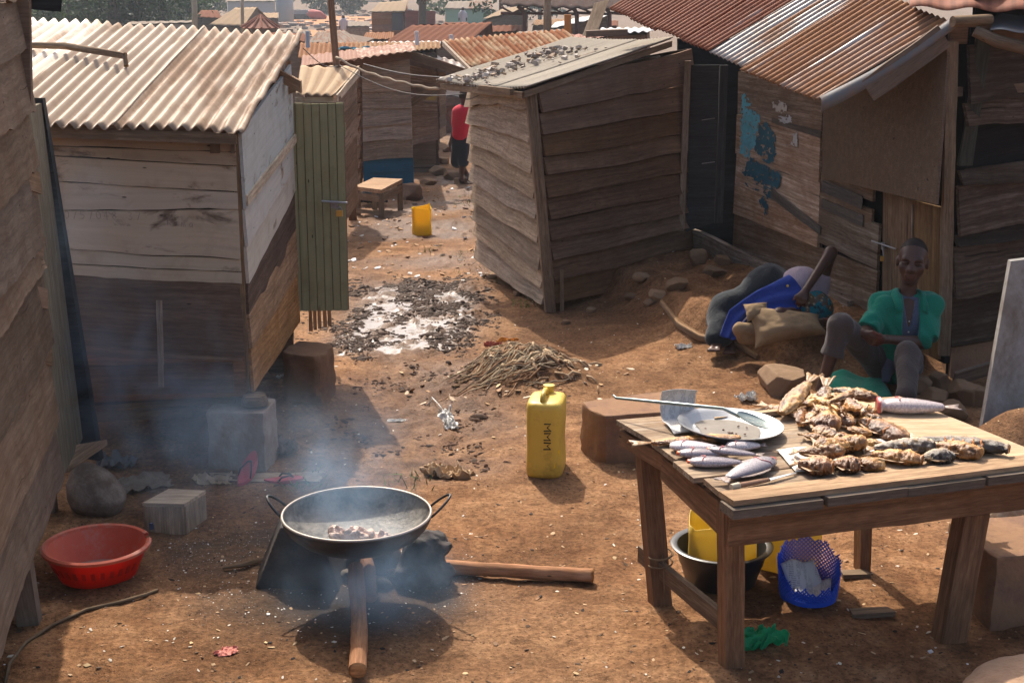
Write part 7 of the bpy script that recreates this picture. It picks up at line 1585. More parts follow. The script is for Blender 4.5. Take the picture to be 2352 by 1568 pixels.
# sacks
M_sack = plain('burlap', (.27, .185, .105), .95, .15, var=.18, nsc=5, dirt=(.17, .11, .06), dirt_amt=.4, bump=.5, bsc=220)
def pillow(mb, TL, TR, BR, BL, bulge, nrm, n=34, p=2.6, pinch=.25, seed=0):
    TL, TR, BR, BL = (V3(q) for q in (TL, TR, BR, BL)); nrm = V3(nrm)/np.linalg.norm(V3(nrm)); u = np.linspace(-1, 1, n); U, V = np.meshgrid(u, u, indexing='ij'); out = []
    U2 = U*(1-pinch*(1-np.abs(V)**2)*np.abs(U)**3*.45); V2 = V*(1-pinch*(1-np.abs(U)**2)*np.abs(V)**3*.6)
    a = (U2+1)[..., None]/2; b_ = (V2+1)[..., None]/2; Q = (1-b_)*((1-a)*TL+a*TR)+b_*((1-a)*BL+a*BR)
    prof = ((1-np.abs(U)**p)*(1-np.abs(V)**p))**.55
    wr = 1 + .22*fbm(U*2.2+seed, V*2.2, oct=3, seed=seed) + .10*np.sin((U-V)*9)*np.exp(-((np.abs(U)-.9)/.3)**2)
    for sg in (1, -1): mb.grid(Q + (prof*wr*bulge*(1 if sg > 0 else .8)*sg)[..., None]*nrm, flip=(sg > 0))
mb = MB(); pillow(mb, D(1708, 700, 9.62), D(1882, 722, 9.60), D(1905, 766, 9.42), D(1734, 800, 9.36), .105, (-.1, -.85, .6), seed=3)
pillow(mb, D(1706, 698, 9.60), D(1762, 694, 9.62), D(1768, 722, 9.55), D(1716, 740, 9.46), .06, (-.5, -.8, .5), n=20, seed=5)
tag(mb.build('sack', M_sack, smooth=True), 'plump brown burlap sack under the arm of the lying person', 'sack')
s2 = Vector(D(1708, 756, 9.5))
o = sdf_obj('sack', [RC(s2+Vector((-.03, 0, 0)), s2+Vector((.08, .02, -.01)), .048, .05, k=.05), RC(s2+Vector((.0, .02, -.07)), s2+Vector((.1, .03, -.07)), .045, .04, k=.04)], M_sack, h=.009, warp=.012, wfreq=14, seed=8); tag(o, 'small folded sack end left of the plump burlap sack', 'sack')

# ---- walker in the lane ----
yw = 24.0
def W(u, v, dy=0): return Vector(D(u-9, v, yw+dy))
gw = gz(W(1068, 420).x, yw)
wk = thing('person', 'person in a red shirt and dark shorts walking away behind the brown shack', 'person', (W(1066, 420).x, yw, gw))
hw = W(1076, 222); a1_, a2_ = W(1052, 300), W(1043, 330, -.05)
wb = [EL(hw, (.085, .10, .115)), RC(hw-Vector((0, 0, .1)), W(1071, 246), .05, .055), RC(W(1072, 262), W(1068, 312), .15, .125, k=.06), RC(W(1060, 254), W(1083, 256), .065), RC(W(1058, 256), a1_, .052, .040), RC(a1_, a2_, .04, .03), RC(W(1084, 256), W(1090, 300, .1), .05, .04), RC(W(1062, 322), W(1058, 366, .06), .10, .075), RC(W(1072, 322), W(1072, 366, -.05), .10, .07), RC(W(1060, 366, .06), W(1082, 402, .3), .06, .04), RC(W(1072, 366, -.05), W(1068, 408, -.05), .06, .042), RC(W(1068, 412, -.05), W(1071, 418, .15), .045, .04), RC(W(1082, 402, .3), W(1086, 412, .2), .04, .04)]
wb += hand_prims(a2_, (-.1, 0, -1), (0, -1, 0), .4)
sdf_obj('body', wb, M_skin, wk, h=.013)
sdf_obj('hair', [EL(hw+Vector((0, 0, .02)), (.098, .112, .115))], M_hair, wk, h=.014, cut=lambda X, Y, Z: hw.z-.03-Z)
sdf_obj('shirt', [RC(W(1072, 262), W(1067, 310), .170, .150, k=.06), RC(W(1060, 256), W(1083, 258), .085, k=.05), RC(W(1058, 258), W(1054, 284), .072, .07, k=.04), RC(W(1084, 258), W(1089, 282, .05), .07, k=.04)], cloth('red_shirt', (.56, .018, .045), var=.15), wk, h=.016, wrinkle=wrink(.012, 9, 2))
sdf_obj('shorts', [RC(W(1063, 322), W(1058, 372, .06), .120, .105, k=.05), RC(W(1073, 322), W(1073, 372, -.05), .115, .10, k=.05), RC(W(1062, 318), W(1074, 318), .12, k=.05)], cloth('dark_navy_shorts', (.014, .018, .028)), wk, h=.016, wrinkle=wrink(.012, 9, 5))
# ---------------- the settlement behind ----------------
def dq(pts): return [D(*p) for p in pts]
# grey plank shack with a blue-painted foot
C = thing('plank_shack', 'tall grey plank shack with a blue-painted foot, down the lane', 'shack', (-2.2, 22.5, -.7))
yc = 22.0
cTL, cTR, cBL, cBR = D(832, 150, yc), D(941, 132, yc), D(836, 428, yc), D(951, 420, yc)
nC = nrm_of(cTL, cTR, cBL)
def cf(vl, vr): return ((vl-150)/278, (vr-132)/288)
mb = MB(); plankwall(mb, cTL, cTR, cBL, cBR, [cf(150, 138), cf(178, 166), cf(205, 202), cf(246, 241), cf(286, 276), cf(318, 312), cf(362, 357)], nC, th=.03, wave=.014, lap=.03, out=.04, seed=61); mb.build('front_wall', W_grey, C)
mb = MB(); plankwall(mb, cTL, cTR, cBL, cBR, [cf(362, 360), cf(392, 388), cf(416, 418)], nC, th=.03, wave=.01, lap=.02, out=.03, seed=62); mb.build('blue_boards', W_bluepaint, C)
sTL, sTR, sBL, sBR = D(800, 175, yc+.6), D(834, 165, yc-.02), D(808, 425, yc+.6), D(838, 420, yc-.02); nCs = nrm_of(sTL, sTR, sBL)
mb = MB(); plankwall(mb, sTL, sTR, sBL, sBR, 8, nCs, th=.04, wave=.02, lap=.03, out=.05, seed=63, ends=(.12, .02)); mb.build('side_wall', W_brown, C)
mb = MB(); corr(mb, D(690, 155, yc-.5), D(958, 117, yc-.5), D(948, 98, yc+4), D(694, 128, yc+4), pitch=.12, amp=.012, sheet=.9, warp=.02, seed=64, jag=.12); solid(mb.build('roof', tin('red_dust_roof_tin', (.22, .14, .09), rust=(.17, .062, .028), rust_amt=.6, dust=(.25, .13, .07), dust_amt=.6, metal=.0), C, smooth=True), .004)
mb = MB(); mb.board(D(700, 160, yc-.2), D(945, 126, yc-.2), (0, 0, .12), (0, .06, 0)); mb.build('eave_beam', W_brown, C)
for p0, p1 in ((D(945, 128, yc+.3), D(1080, 172, yc+.3)), (D(940, 240, yc+.4), D(1050, 172, yc+.4))):
    mb = MB(); mb.board(p0, p1, (0, 0, .14), (0, .05, 0)); mb.build('brace', W_post, C)
C2 = thing('plank_annexe', 'low plank annexe with a yellow board, right of the tall grey plank shack', 'shack', (-1.6, 26, -1))
y2 = 26.0; q = [D(938, 150, y2), D(1003, 165, y2), D(944, 330, y2), D(1006, 318, y2)]
mb = MB(); plankwall(mb, *q, [0, .14, .30, .44, .47, .62, .78, .9, 1.0], nrm_of(*q[:3]), th=.03, wave=.012, lap=.03, out=.04, seed=65, skip=(3,)); mb.build('front_wall', W_wall, C2)
mb = MB(); mb.board(D(942, 232, y2-.05), D(1003, 226, y2-.05), (0, 0, .08), (0, .03, 0)); mb.build('yellow_board', plain('yellow_board', (.40, .31, .06), .8, dirt=(.15, .1, .06), dirt_amt=.5), C2)
mb = MB(); plankwall(mb, D(1003, 165, y2), D(1020, 165, y2+1.5), D(1006, 318, y2), D(1020, 310, y2+1.5), 6, (1, -.2, 0), th=.03, seed=66); mb.build('side_wall', W_dark, C2)
mb = MB(); corr(mb, D(930, 128, y2-.6), D(1085, 178, y2-.6), D(1085, 150, y2+2.5), D(930, 108, y2+2.5), pitch=.14, amp=.014, sheet=.9, warp=.02, seed=67); solid(mb.build('roof', tin('dark_roof_tin', (.11, .095, .085), rust=(.1, .05, .03), dust=(.2, .14, .1)), C2, smooth=True), .004)
# little tin-roofed shed between the green door and the tall shack
S_ = thing('small_shed', 'small pale tin-roofed shed just behind the green door', 'shed', (-2.1, 16.5, -.3))
mb = MB(); corr(mb, D(679, 219, 15.8), D(768, 221, 15.8), D(826, 154, 18.2), D(690, 152, 18.2), pitch=.1, amp=.014, sheet=.8, warp=.015, seed=68, jag=.05); solid(mb.build('roof', T_tan, S_, smooth=True), .004)
q = [D(678, 224, 16.0), D(772, 224, 16.0), D(684, 520, 16.0), D(776, 520, 16.0)]; mb = MB(); plankwall(mb, *q, 7, nrm_of(*q[:3]), th=.03, seed=69); mb.build('front_wall', wood('pale_green_plank', (.2, .19, .15), paint=(.34, .37, .31), paint_amt=.6), S_)
q = [D(772, 222, 16.0), D(812, 175, 18.0), D(776, 520, 16.0), D(815, 460, 18.0)]; mb = MB(); plankwall(mb, *q, 7, (1, 0, 0), th=.03, seed=70); mb.build('side_wall', W_brown, S_)
mb = MB(); mb.board(D(770, 228, 15.9), D(822, 166, 18.0), (0, 0, .09), (.05, 0, 0)); mb.build('barge_board', wood('pale_batten', (.50, .43, .34)), S_)
# bench
bn = thing('wooden_bench', 'small bare wooden bench table in front of the blue-painted foot of the tall shack', 'bench', (-1.9, 18.8, -.5))
yb_ = 18.6; zt_ = D(858, 440, yb_).z
qa_, qb_, qc_, qd_ = D(817, 424, yb_+.55), D(880, 433, yb_-.1), D(924, 408, yb_+.95), D(868, 402, yb_+1.4)
zt_ = float(np.mean([q.z for q in (qa_, qb_, qc_, qd_)]))
def flatz(p): return (p.x, p.y, zt_)
qa_, qb_, qc_, qd_ = G(814, 428, zt_), G(876, 436, zt_), G(925, 411, zt_), G(858, 408, zt_)
mb = MB(); mb.hexa([(q.x, q.y, zt_-.05) for q in (qa_, qb_, qc_, qd_)] + [(q.x, q.y, zt_) for q in (qa_, qb_, qc_, qd_)]); mb.build('top', W_tan, bn)
for q in (qa_, qb_, qc_, qd_):
    cq = (qa_+qb_+qc_+qd_)/4; e = q + (cq-q)*.12; mb = MB(); mb.board((e.x, e.y, gz(e.x, e.y)-.04), (e.x, e.y, zt_-.05), (.07, 0, 0), (0, .07, 0)); mb.build('leg', W_post, bn)
for a, b in ((qa_, qb_), (qb_, qc_)):
    a2, b2 = a+(Vector((0, 0, -.12))), b+Vector((0, 0, -.12)); mb = MB(); mb.board(a2.lerp(b2, .06), a2.lerp(b2, .94), (0, 0, .09), (.03, .03, 0)); mb.build('apron', W_post, bn)
e0, e1 = qa_.lerp(qb_, .06), qa_.lerp(qb_, .94); mb = MB(); mb.board((e0.x, e0.y, gz(e0.x, e0.y)+.06), (e1.x, e1.y, gz(e1.x, e1.y)+.06), (0, 0, .05), (.0, .03, 0)); mb.build('stretcher', W_post, bn)
crumple('plastic_bag', 'dark plastic bag under the small wooden bench', 'bag', GG(850, 478)+Vector((0, .3, .02)), (.36, .3), plain('dark_bag', (.015, .022, .024), .5), .22, .2, 41)
# poles
def pole(name, label, pts, r, mat=None, seed=0, cat='pole', group=None):
    mb = MB(); mb.tube(pts, r, n=8, noise=.12, seed=seed); return tag(mb.build(name, mat or wood('thin_pole', (.20, .125, .085), var=.05), smooth=True), label, cat, group)
b_ = GG(812, 507)
pole('thin_pole', 'thin leaning wooden pole behind the green door', [b_ - Vector((0, 0, .1)), D(798, 380, b_.y), D(782, 235, b_.y), D(770, 120, b_.y), D(757, -30, b_.y), D(752, -90, b_.y)], [.055, .052, .048, .045, .04, .035])
# wires
def wire(label, pts, r, sag=.0, twist=0, mat=None):
    P = np.array([V3(p) for p in pts]); k = 26; tt = np.linspace(0, len(P)-1, k); Q = np.stack([np.interp(tt, range(len(P)), P[:, d]) for d in range(3)], 1)
    if len(P) == 2: Q[:, 2] -= sag*np.sin(np.linspace(0, math.pi, k))
    if twist: Q += twist*np.stack([0*tt, np.cos(np.linspace(0, 40, k)), np.sin(np.linspace(0, 40, k))], 1)
    mb = MB(); mb.tube(Q, r, n=6); return tag(mb.build('wire', mat or plain('dark_wire', (.06, .05, .05), .6), smooth=True), label, 'wire')
wire('dark thin wire from the whitewashed shed roof down to the thin leaning pole', [D(697, 112, 9.8), D(775, 152, 14.0)], .0035, .05)
M_rope = wood('pale_twisted_rope', (.40, .34, .27), var=.1)
wire('pale twisted rope strung from the thin pole to the eave of the brown shack', [D(772, 132, 14.2), D(825, 160, 14.0), D(872, 176, 13.8), D(912, 187, 13.6), D(960, 198, 13.5), D(1010, 206, 13.3)], .013, 0, .007, M_rope)
wire('slack grey wire running beneath the twisted rope', [D(780, 150, 14.3), D(1068, 216, 13.4)], .004, .12)
wire('long thin wire passing in front of the tall grey shack', [D(835, 147, 18), D(1060, 178, 16)], .006, .05)
# truck in the lane
tk = thing('truck', 'pale truck parked beyond the walking person, only its rear wheel and side showing', 'truck', (-1.3, 40, -1.4))
yt = 39.0; wc = D(1037, 262, yt); rw = .50
Mx = Euler((math.pi/2, 0, 0)).to_matrix()
wh = MB(); wh.lathe([(.20, -.14), (rw*.92, -.14), (rw, -.09), (rw, .09), (rw*.92, .14), (.24, .14), (.22, .10)], wc, n=32, M=Mx); w1_ = wh.build('wheel', plain('dusty_tyre', (.085, .062, .052), .95, dirt=(.20, .11, .07), dirt_amt=.5), tk, smooth=50)
wh = MB(); wh.lathe([(.0, .05), (.10, .06), (.12, .02), (.22, .02), (.25, .11), (.26, .14)], wc, n=28, M=Mx); wh.build('rim', plain('red_dust_rim', (.20, .085, .06), .8), w1_, smooth=50)
mb = MB(); mb.hexa([D(950, 232, yt), D(1130, 232, yt), D(1130, 232, yt+2), D(950, 232, yt+2), D(950, 176, yt), D(1130, 176, yt), D(1130, 176, yt+2), D(950, 176, yt+2)]); mb.build('body', plain('pale_truck_paint', (.52, .48, .42), .5, dirt=(.3, .22, .15), dirt_amt=.3), tk)
mb = MB(); mb.hexa([D(950, 246, yt+.1), D(1130, 246, yt+.1), D(1130, 246, yt+1.8), D(950, 246, yt+1.8), D(950, 234, yt+.1), D(1130, 234, yt+.1), D(1130, 234, yt+1.8), D(950, 234, yt+1.8)]); mb.build('chassis', plain('cream_rail', (.48, .42, .32), .6), tk)
mb = MB(); mb.hexa([D(990, 280, yt+.6), D(1130, 280, yt+.6), D(1130, 280, yt+1.8), D(990, 280, yt+1.8), D(990, 240, yt+.6), D(1130, 240, yt+.6), D(1130, 240, yt+1.8), D(990, 240, yt+1.8)]); mb.build('underbody', plain('underbody_black', (.02, .02, .02), .9), tk)

# ---- roofs and houses in the middle distance ----
def house(label, name, eave, ridge, y0, y1, wall_v, tinm, wallm, pitch=.12, seed=0, gable=None, jag=.08, sheet=.9, left=None, amp=.016, rust=False, group=None):
    """eave: (u0,v0,u1,v1) near edge at depth y0; ridge: (u0,v0,u1,v1) at depth y1; wall_v: bottom row"""
    e0, e1 = D(eave[0], eave[1], y0), D(eave[2], eave[3], y0); r0, r1 = D(ridge[0], ridge[1], y1), D(ridge[2], ridge[3], y1)
    t = thing(name, label, 'house', (float((e0.x+e1.x)/2), (y0+y1)/2, float(np.interp((y0+y1)/2, _py, _pz))), group)
    mb = MB(); corr(mb, e0, e1, r1, r0, pitch=pitch, amp=amp, sheet=sheet, warp=.02, seed=seed, jag=jag, res=6, ns=10); solid(mb.build('roof', tinm, t, smooth=True), .006)
    if gable is not None:   # far slope
        g0, g1 = r0 + Vector((0, (y1-y0), -(r0.z-e0.z))), r1 + Vector((0, (y1-y0), -(r1.z-e1.z))); mb = MB(); corr(mb, g1, g0, r0, r1, pitch=pitch, amp=amp, sheet=sheet, warp=.02, seed=seed+1, res=6, ns=8); solid(mb.build('roof', tinm, t, smooth=True), .006)
    gzz = min(float(np.interp(y0, _py, _pz)), float(np.interp(y1, _py, _pz))) - .1; ins = .12; yy1 = y1 + ((y1-y0) if gable is not None else 0)
    a, b = Vector((e0.x+ins, y0+.25, e0.z-.07)), Vector((e1.x-ins, y0+.25, e1.z-.07)); c, d = Vector((r1.x-ins if gable is None else e1.x-ins, yy1-.25, (r1.z if gable is None else e1.z)-.07)), Vector(((r0.x+ins if left is None else e0.x+ins) if gable is None else e0.x+ins, yy1-.25, (r0.z if gable is None else e0.z)-.07))
    mb = MB(); q = lambda p: (p.x, p.y, gzz)
    plankwall(mb, a, b, q(a), q(b), 6, (0, -1, 0), th=.03, seed=seed+2, seg=.3, lap=.02, out=.03); plankwall(mb, b, c, q(b), q(c), 6, (1, 0, 0), th=.03, seed=seed+3, seg=.3, lap=.02, out=.03); plankwall(mb, d, a, q(d), q(a), 6, (-1, 0, 0), th=.03, seed=seed+4, seg=.3, lap=.02, out=.03); plankwall(mb, c, d, q(c), q(d), 4, (0, 1, 0), th=.03, seed=seed+5, seg=.4)
    if gable is not None:
        for x0, x1, p in ((a, d, r0), (b, c, r1)): mb.add([tuple(x0), tuple(x1), (p.x+(ins if p is r0 else -ins), p.y, p.z-.07)], [(0, 1, 2)])
    mb.build('wall', wallm, t); return t
T_sand = tin('sand_blown_roof_tin', (.25, .17, .10), rust=(.20, .085, .04), rust_amt=.40, dust=(.245, .155, .085), dust_amt=.9, metal=.0, rough=.9, spec=.04, valley=.09, vamt=.55)
T_ribs = tin('rust_streaked_roof_tin', (.27, .20, .135), rust=(.17, .062, .026), rust_amt=.55, dust=(.28, .19, .115), dust_amt=.6, metal=.0, rough=.9, streak=(.8, 6, 1), spec=.04, valley=.072, vamt=.8)
T_brn = tin('brown_rust_roof_tin', (.22, .14, .10), rust=(.13, .05, .028), rust_amt=.8, dust=(.28, .15, .09), dust_amt=.3, metal=.0, streak=(.5, 3, 1), rough=.9, spec=.04)
T_beige = tin('beige_roof_tin', (.24, .185, .13), rust=(.3, .2, .12), rust_amt=.2, dust=(.25, .18, .115), dust_amt=.8, metal=.0, rough=.9, spec=.04)
T_white = tin('bright_new_roof_tin', (.40, .40, .40), rust_amt=.05, dust_amt=.1, metal=.1, rough=.75, spec=.1)
T_dkg = tin('slate_grey_roof_tin', (.17, .15, .13), rust=(.18, .10, .07), rust_amt=.25, dust=(.22, .175, .135), dust_amt=.5, metal=.0, rough=.9, spec=.04)
house('long low house with a sand-brown tin roof behind the thin leaning pole', 'house', (684, 134, 1012, 112), (690, 99, 1010, 96), 27.5, 31.0, 160, T_sand, W_dark, .09, 101)
h = house('house with a steep tan and rust-streaked tin roof behind the brown slab shack', 'house', (1082, 156, 1362, 118), (1019, 92, 1300, 68), 18.5, 21.5, 200, T_ribs, W_brown, .072, 103, sheet=1.2, left=1)
mb = MB(); mb.hexa([D(1015, 95, 21.3), D(1078, 158, 18.45), D(1078, 166, 18.45), D(1015, 106, 21.3), D(1018, 92, 21.36), D(1082, 156, 18.5), D(1082, 164, 18.5), D(1018, 104, 21.36)]); mb.build('barge_board', W_grey, h)
house('house with a brown rusted gable roof in front of the tree trunk', 'house', (882, 98, 1075, 98), (946, 58, 1130, 52), 46, 49, 120, T_brn, W_dark, .25, 105, gable=1, sheet=1.4)
house('low dark gabled hut beside the dirt road, right of the whitewashed shed roof', 'hut', (705, 99, 830, 99), (730, 72, 790, 70), 50, 53, 120, T_dkg, W_dark, .3, 107, gable=1, sheet=1.4)
house('narrow bright white tin roof behind the sand-brown roof', 'house', (852, 103, 1012, 101), (852, 96, 1012, 95), 33, 36, 120, T_white, W_dark, .16, 109)
hv = house('small orange-walled shop with a beige roof beside the dirt road', 'shop', (850, 28, 930, 27), (872, 6, 938, 2), 100, 104, 70, T_beige, wood('orange_shop_wall', (.36, .15, .06), var=.15), .5, 111, sheet=2)
y_ = 99.5
mb = MB(); mb.hexa([D(900, 70, y_), D(925, 70, y_), D(925, 70, y_+.4), D(900, 70, y_+.4), D(900, 30, y_), D(925, 30, y_), D(925, 30, y_+.4), D(900, 30, y_+.4)]); mb.build('doorway', plain('dark_doorway', (.05, .04, .045), .9), hv)
mb = MB(); mb.hexa([D(930, 66, y_), D(1000, 62, y_), D(1000, 62, y_+3), D(930, 66, y_+3), D(930, 24, y_), D(1000, 26, y_), D(1000, 26, y_+3), D(930, 24, y_+3)]); mb.build('side_wall', wood('dark_red_wall', (.20, .05, .04), var=.1), hv)
hv = house('green-walled house behind the tree trunk', 'house', (1020, 20, 1130, 22), (1030, 4, 1130, 2), 120, 124, 46, T_dkg, plain('mint_wall', (.22, .36, .27), .8, dirt=(.2, .2, .14), dirt_amt=.3), .5, 113, sheet=2.5)
house('house with a long beige roof to the right of the tree', 'house', (1104, 46, 1215, 20), (1150, 22, 1215, 10), 75, 80, 75, T_beige, wood('grey_far_wall', (.15, .125, .105), var=.2), .5, 115, sheet=2)
house('house with a white tin roof under the big dark canopy', 'house', (1262, 66, 1400, 36), (1275, 52, 1400, 28), 62, 66, 90, T_white, W_dark, .4, 117, sheet=2)
house('house with a rusty orange roof edge left of the leaning plank', 'house', (1290, 88, 1480, 84), (1290, 80, 1480, 76), 38, 41, 110, T_rust, W_dark, .2, 119, sheet=2)
house('bright tin roof corner beside the leaning plank', 'house', (1375, 78, 1500, 72), (1380, 66, 1500, 62), 26, 28, 110, T_white, W_dark, .15, 121, sheet=1.5)
hv = house('pale gabled shed left of the metal tank', 'shed', (478, 58, 560, 60), (540, 18, 590, 17), 84, 89, 80, T_beige, wood('grey_far_wall', (.15, .125, .105)), .5, 123, gable=1, sheet=2)
house('low long grey wall house behind the whitewashed shed roof', 'house', (290, 56, 445, 52), (300, 50, 445, 47), 70, 74, 90, T_dkg, plain('grey_render', (.34, .32, .29), .9), .5, 125, sheet=2)
house('rusty pitched hut left of the pale gabled shed', 'hut', (448, 40, 510, 42), (462, 24, 500, 24), 96, 100, 70, T_brn, wood('grey_far_wall', (.15, .125, .105)), .4, 127, sheet=2)

# more tin roofs packed behind
MORE = (((600, 92, 700, 96), (610, 74, 705, 78), 40, 43, T_brn, 'rust-brown tin roof just right of the round hut'), ((720, 118, 850, 114), (735, 101, 850, 99), 33, 36, T_dkg, 'slate-grey tin roof under the dark gabled hut'),
 ((830, 92, 905, 90), (840, 76, 905, 74), 56, 60, T_sand, 'sandy tin roof left of the brown rusted gable'), ((1105, 74, 1200, 72), (1112, 60, 1200, 58), 55, 58, T_brn, 'rusty tin roof below the long beige roof'),
 ((1180, 88, 1290, 80), (1190, 74, 1290, 68), 43, 46, T_dkg, 'dark tin roof in front of the canopy posts'), ((780, 62, 850, 60), (790, 50, 850, 49), 96, 100, T_dkg, 'small grey tin roof at the edge of the dirt road'),
 ((560, 42, 640, 42), (570, 30, 640, 30), 105, 109, T_beige, 'beige tin roof in front of the metal tank'), ((1010, 66, 1075, 64), (1020, 52, 1075, 51), 80, 84, T_brn, 'red-brown tin roof at the foot of the forked tree'),
 ((1220, 58, 1300, 56), (1230, 46, 1300, 44), 78, 82, T_sand, 'sandy tin roof seen beneath the canopy'), ((1330, 62, 1420, 60), (1335, 50, 1420, 48), 70, 74, T_brn, 'brown tin roof beneath the right end of the canopy'))
for i, (e, r, ya, yb2, tm, lab) in enumerate(MORE): house(lab, 'house', e, r, ya, yb2, 110, tm, (W_dark, W_brown, W_wall)[i % 3], .25 if ya < 60 else .4, 301+i*3, sheet=1.6)
# conical roof
cn = thing('round_hut', 'round hut with a rust-red cone roof behind the whitewashed shed roof', 'hut', tuple(D(598, 80, 60)))
ac = D(598, 36, 61); bc_ = D(598, 64, 61); rr_ = 44*61/FPX
mb = MB(); k = 14
for i in range(k):
    a, b2 = 2*math.pi*i/k, 2*math.pi*(i+1)/k; m_ = (a+b2)/2
    p0 = Vector((bc_.x+rr_*math.cos(a), bc_.y+rr_*math.sin(a), bc_.z)); p1 = Vector((bc_.x+rr_*math.cos(b2), bc_.y+rr_*math.sin(b2), bc_.z)); mb.add([tuple(p0), tuple(p1), tuple(ac)], [(0, 1, 2)]); mb.tube([p0+Vector((0, 0, .02)), ac+Vector((0, 0, .02))], .035, n=5)
solid(mb.build('roof', tin('red_cone_roof', (.3, .14, .09), rust=(.25, .09, .05), rust_amt=.8, dust=(.35, .18, .12), metal=.05), cn), .02)
mb = MB(); mb.lathe([(rr_*.8, -3.2), (rr_*.8, .05)], bc_, n=24); mb.build('wall', W_dark, cn, smooth=True)
# tank, canopy
tq_ = D(655, 50, 130); mb = MB(); mb.lathe([(.75, 0), (.78, .05), (.78, 1.9), (.72, 2.05), (.3, 2.2), (0, 2.22)], tq_, n=28); tag(mb.build('water_tank', plain('grey_tank', (.34, .37, .38), .5, metal=.3), smooth=40), 'big grey cylindrical water tank beside the parked car', 'tank')
cnp = thing('market_canopy', 'big dark canopy roof on rusty steel trusses and posts', 'canopy', tuple(D(1300, 90, 52)))
mb = MB(); corr(mb, D(1150, 12, 50), D(1440, 24, 50), D(1440, -60, 62), D(1150, -60, 62), pitch=.5, amp=.03, sheet=3, seed=131, res=6); solid(mb.build('roof', tin('dark_canopy_tin', (.045, .034, .03), rust=(.05, .028, .022), dust=(.06, .042, .036), metal=.0, rough=.9, spec=.04), cnp, smooth=True), .02)  # tin coloured near black to stand for the canopy's shaded underside
M_rsteel = plain('rusty_steel', (.11, .045, .038), .8)
for u, vb in ((1205, 82), (1262, 78), (1325, 75), (1400, 72)):
    mb = MB(); b0 = D(u, vb+30, 51); mb.tube([b0, D(u, 32, 51), D(u-6, 22, 51), D(u-16, 14, 51)], .075, n=8); mb.build('post', M_rsteel, cnp, smooth=True)
for a, b2 in ((1150, 1205), (1205, 1262), (1262, 1325), (1325, 1400), (1400, 1440)):
    mb = MB(); mb.tube([D(a, 30, 51.2), D(b2, 33, 51.2)], .05, n=6); mb.tube([D(a, 16, 51.2), D((a+b2)/2, 31, 51.2), D(b2, 17, 51.2)], .035, n=6); mb.build('truss', M_rsteel, cnp, smooth=True)
pole('utility_pole', 'straight wooden pole standing in front of the dark canopy', [D(1257, 90, 45), D(1257, 40, 45), D(1258, -40, 45)], [.12, .12, .11], wood('utility_wood', (.24, .17, .115), var=.05))
pole('utility_pole', 'thick concrete-grey pole behind the whitewashed shed roof', [D(447, 90, 60), D(447, 30, 60), D(446, -60, 60)], [.12, .12, .11], plain('pole_grey', (.34, .28, .2), .9))
pole('utility_pole', 'thin pole between the pale gabled shed and the round hut', [D(557, 80, 66), D(556, -40, 66)], [.08, .07], plain('pole_grey', (.34, .28, .2)))
mb = MB(); mb.board(D(1304, 84, 30), D(1304, 34, 30), (.14, 0, 0), (0, .1, 0), seg=4); tag(mb.build('orange_post', plain('orange_paint', (.46, .17, .03), .7, dirt=(.2, .1, .05), dirt_amt=.3)), 'short orange painted post behind the brown shack', 'post')
mb = MB(); mb.board(D(1354, 80, 22), D(1382, 4, 22.6), (.22, 0, .05), (0, .06, 0), seg=8); lp = tag(mb.build('leaning_plank', W_post), 'broad leaning plank bound with wire above the brown shack roof', 'plank'); 
for f in (.3, .7): pass
mb = MB(); mb.board(D(1345, 78, 20), D(1440, 74, 20), (0, 0, .08), (0, .3, 0)); tag(mb.build('timber_offcut', W_dark), 'dark timber offcut at the foot of the leaning plank', 'timber')
for u, v0, v1, c, lab in ((706, 110, 72, (.25, .36, .44), 'blue-grey pipe end beside the corner of the whitewashed shed roof'), (957, 104, 72, (.6, .6, .6), 'short white pipe standing behind the sand-brown roof'), (1036, 92, 80, (.6, .6, .6), 'short white pipe beside the rust-streaked roof')):
    mb = MB(); mb.tube([D(u+1, v0, 24.5), D(u, v1, 24.5)], .035, n=8); tag(mb.build('pipe', plain('pipe_%d' % u, c, .4), smooth=40), lab, 'pipe')
mb_ = crumple('blue_rag', 'faded blue rags lying on the sand-brown roof', 'rag', V3(D(840, 118, 29.0)) + (0, 0, .02), (1.0, .25), plain('blue_rag', (.06, .19, .25), .9, var=.4), .08, .1, 77)
# parked car and tarpaulin
yc_ = 168; car = thing('parked_car', 'dark off-road car with a pale bonnet parked beside the dirt road', 'car', tuple(D(685, 48, yc_)))
sc_ = yc_/FPX
def cp_(u, v, dy=0): return V3(D(u, v, yc_+dy))
def prism(px, y0, y1, mat, name, par):
    mb = MB(); n = len(px); A_ = [cp_(u, v, y0) for u, v in px]; B_ = [p + (0, y1-y0, 0) for p in A_]; mb.add(A_+B_, [list(range(n))[::-1], list(range(n, 2*n))] + [[i, (i+1) % n, n+(i+1) % n, n+i] for i in range(n)]); return mb.build(name, mat, par)
prism([(664, 44), (664, 36), (676, 33), (712, 33), (716, 44)], 0, 1.8, plain('dark_car_paint', (.04, .04, .045), .4), 'body', car)
prism([(672, 33), (678, 24), (706, 23), (712, 33)], .15, 1.65, plain('car_glass', (.22, .25, .27), .15), 'cabin', car)
for u in (674, 704): 
    mb = MB(); mb.lathe([(0, -.1), (.34, -.1), (.36, 0), (.34, .1), (0, .1)], cp_(u, 43, .05), n=16, M=Mx); mb.build('wheel', plain('far_tyre', (.015, .015, .015), .9), car, smooth=40)
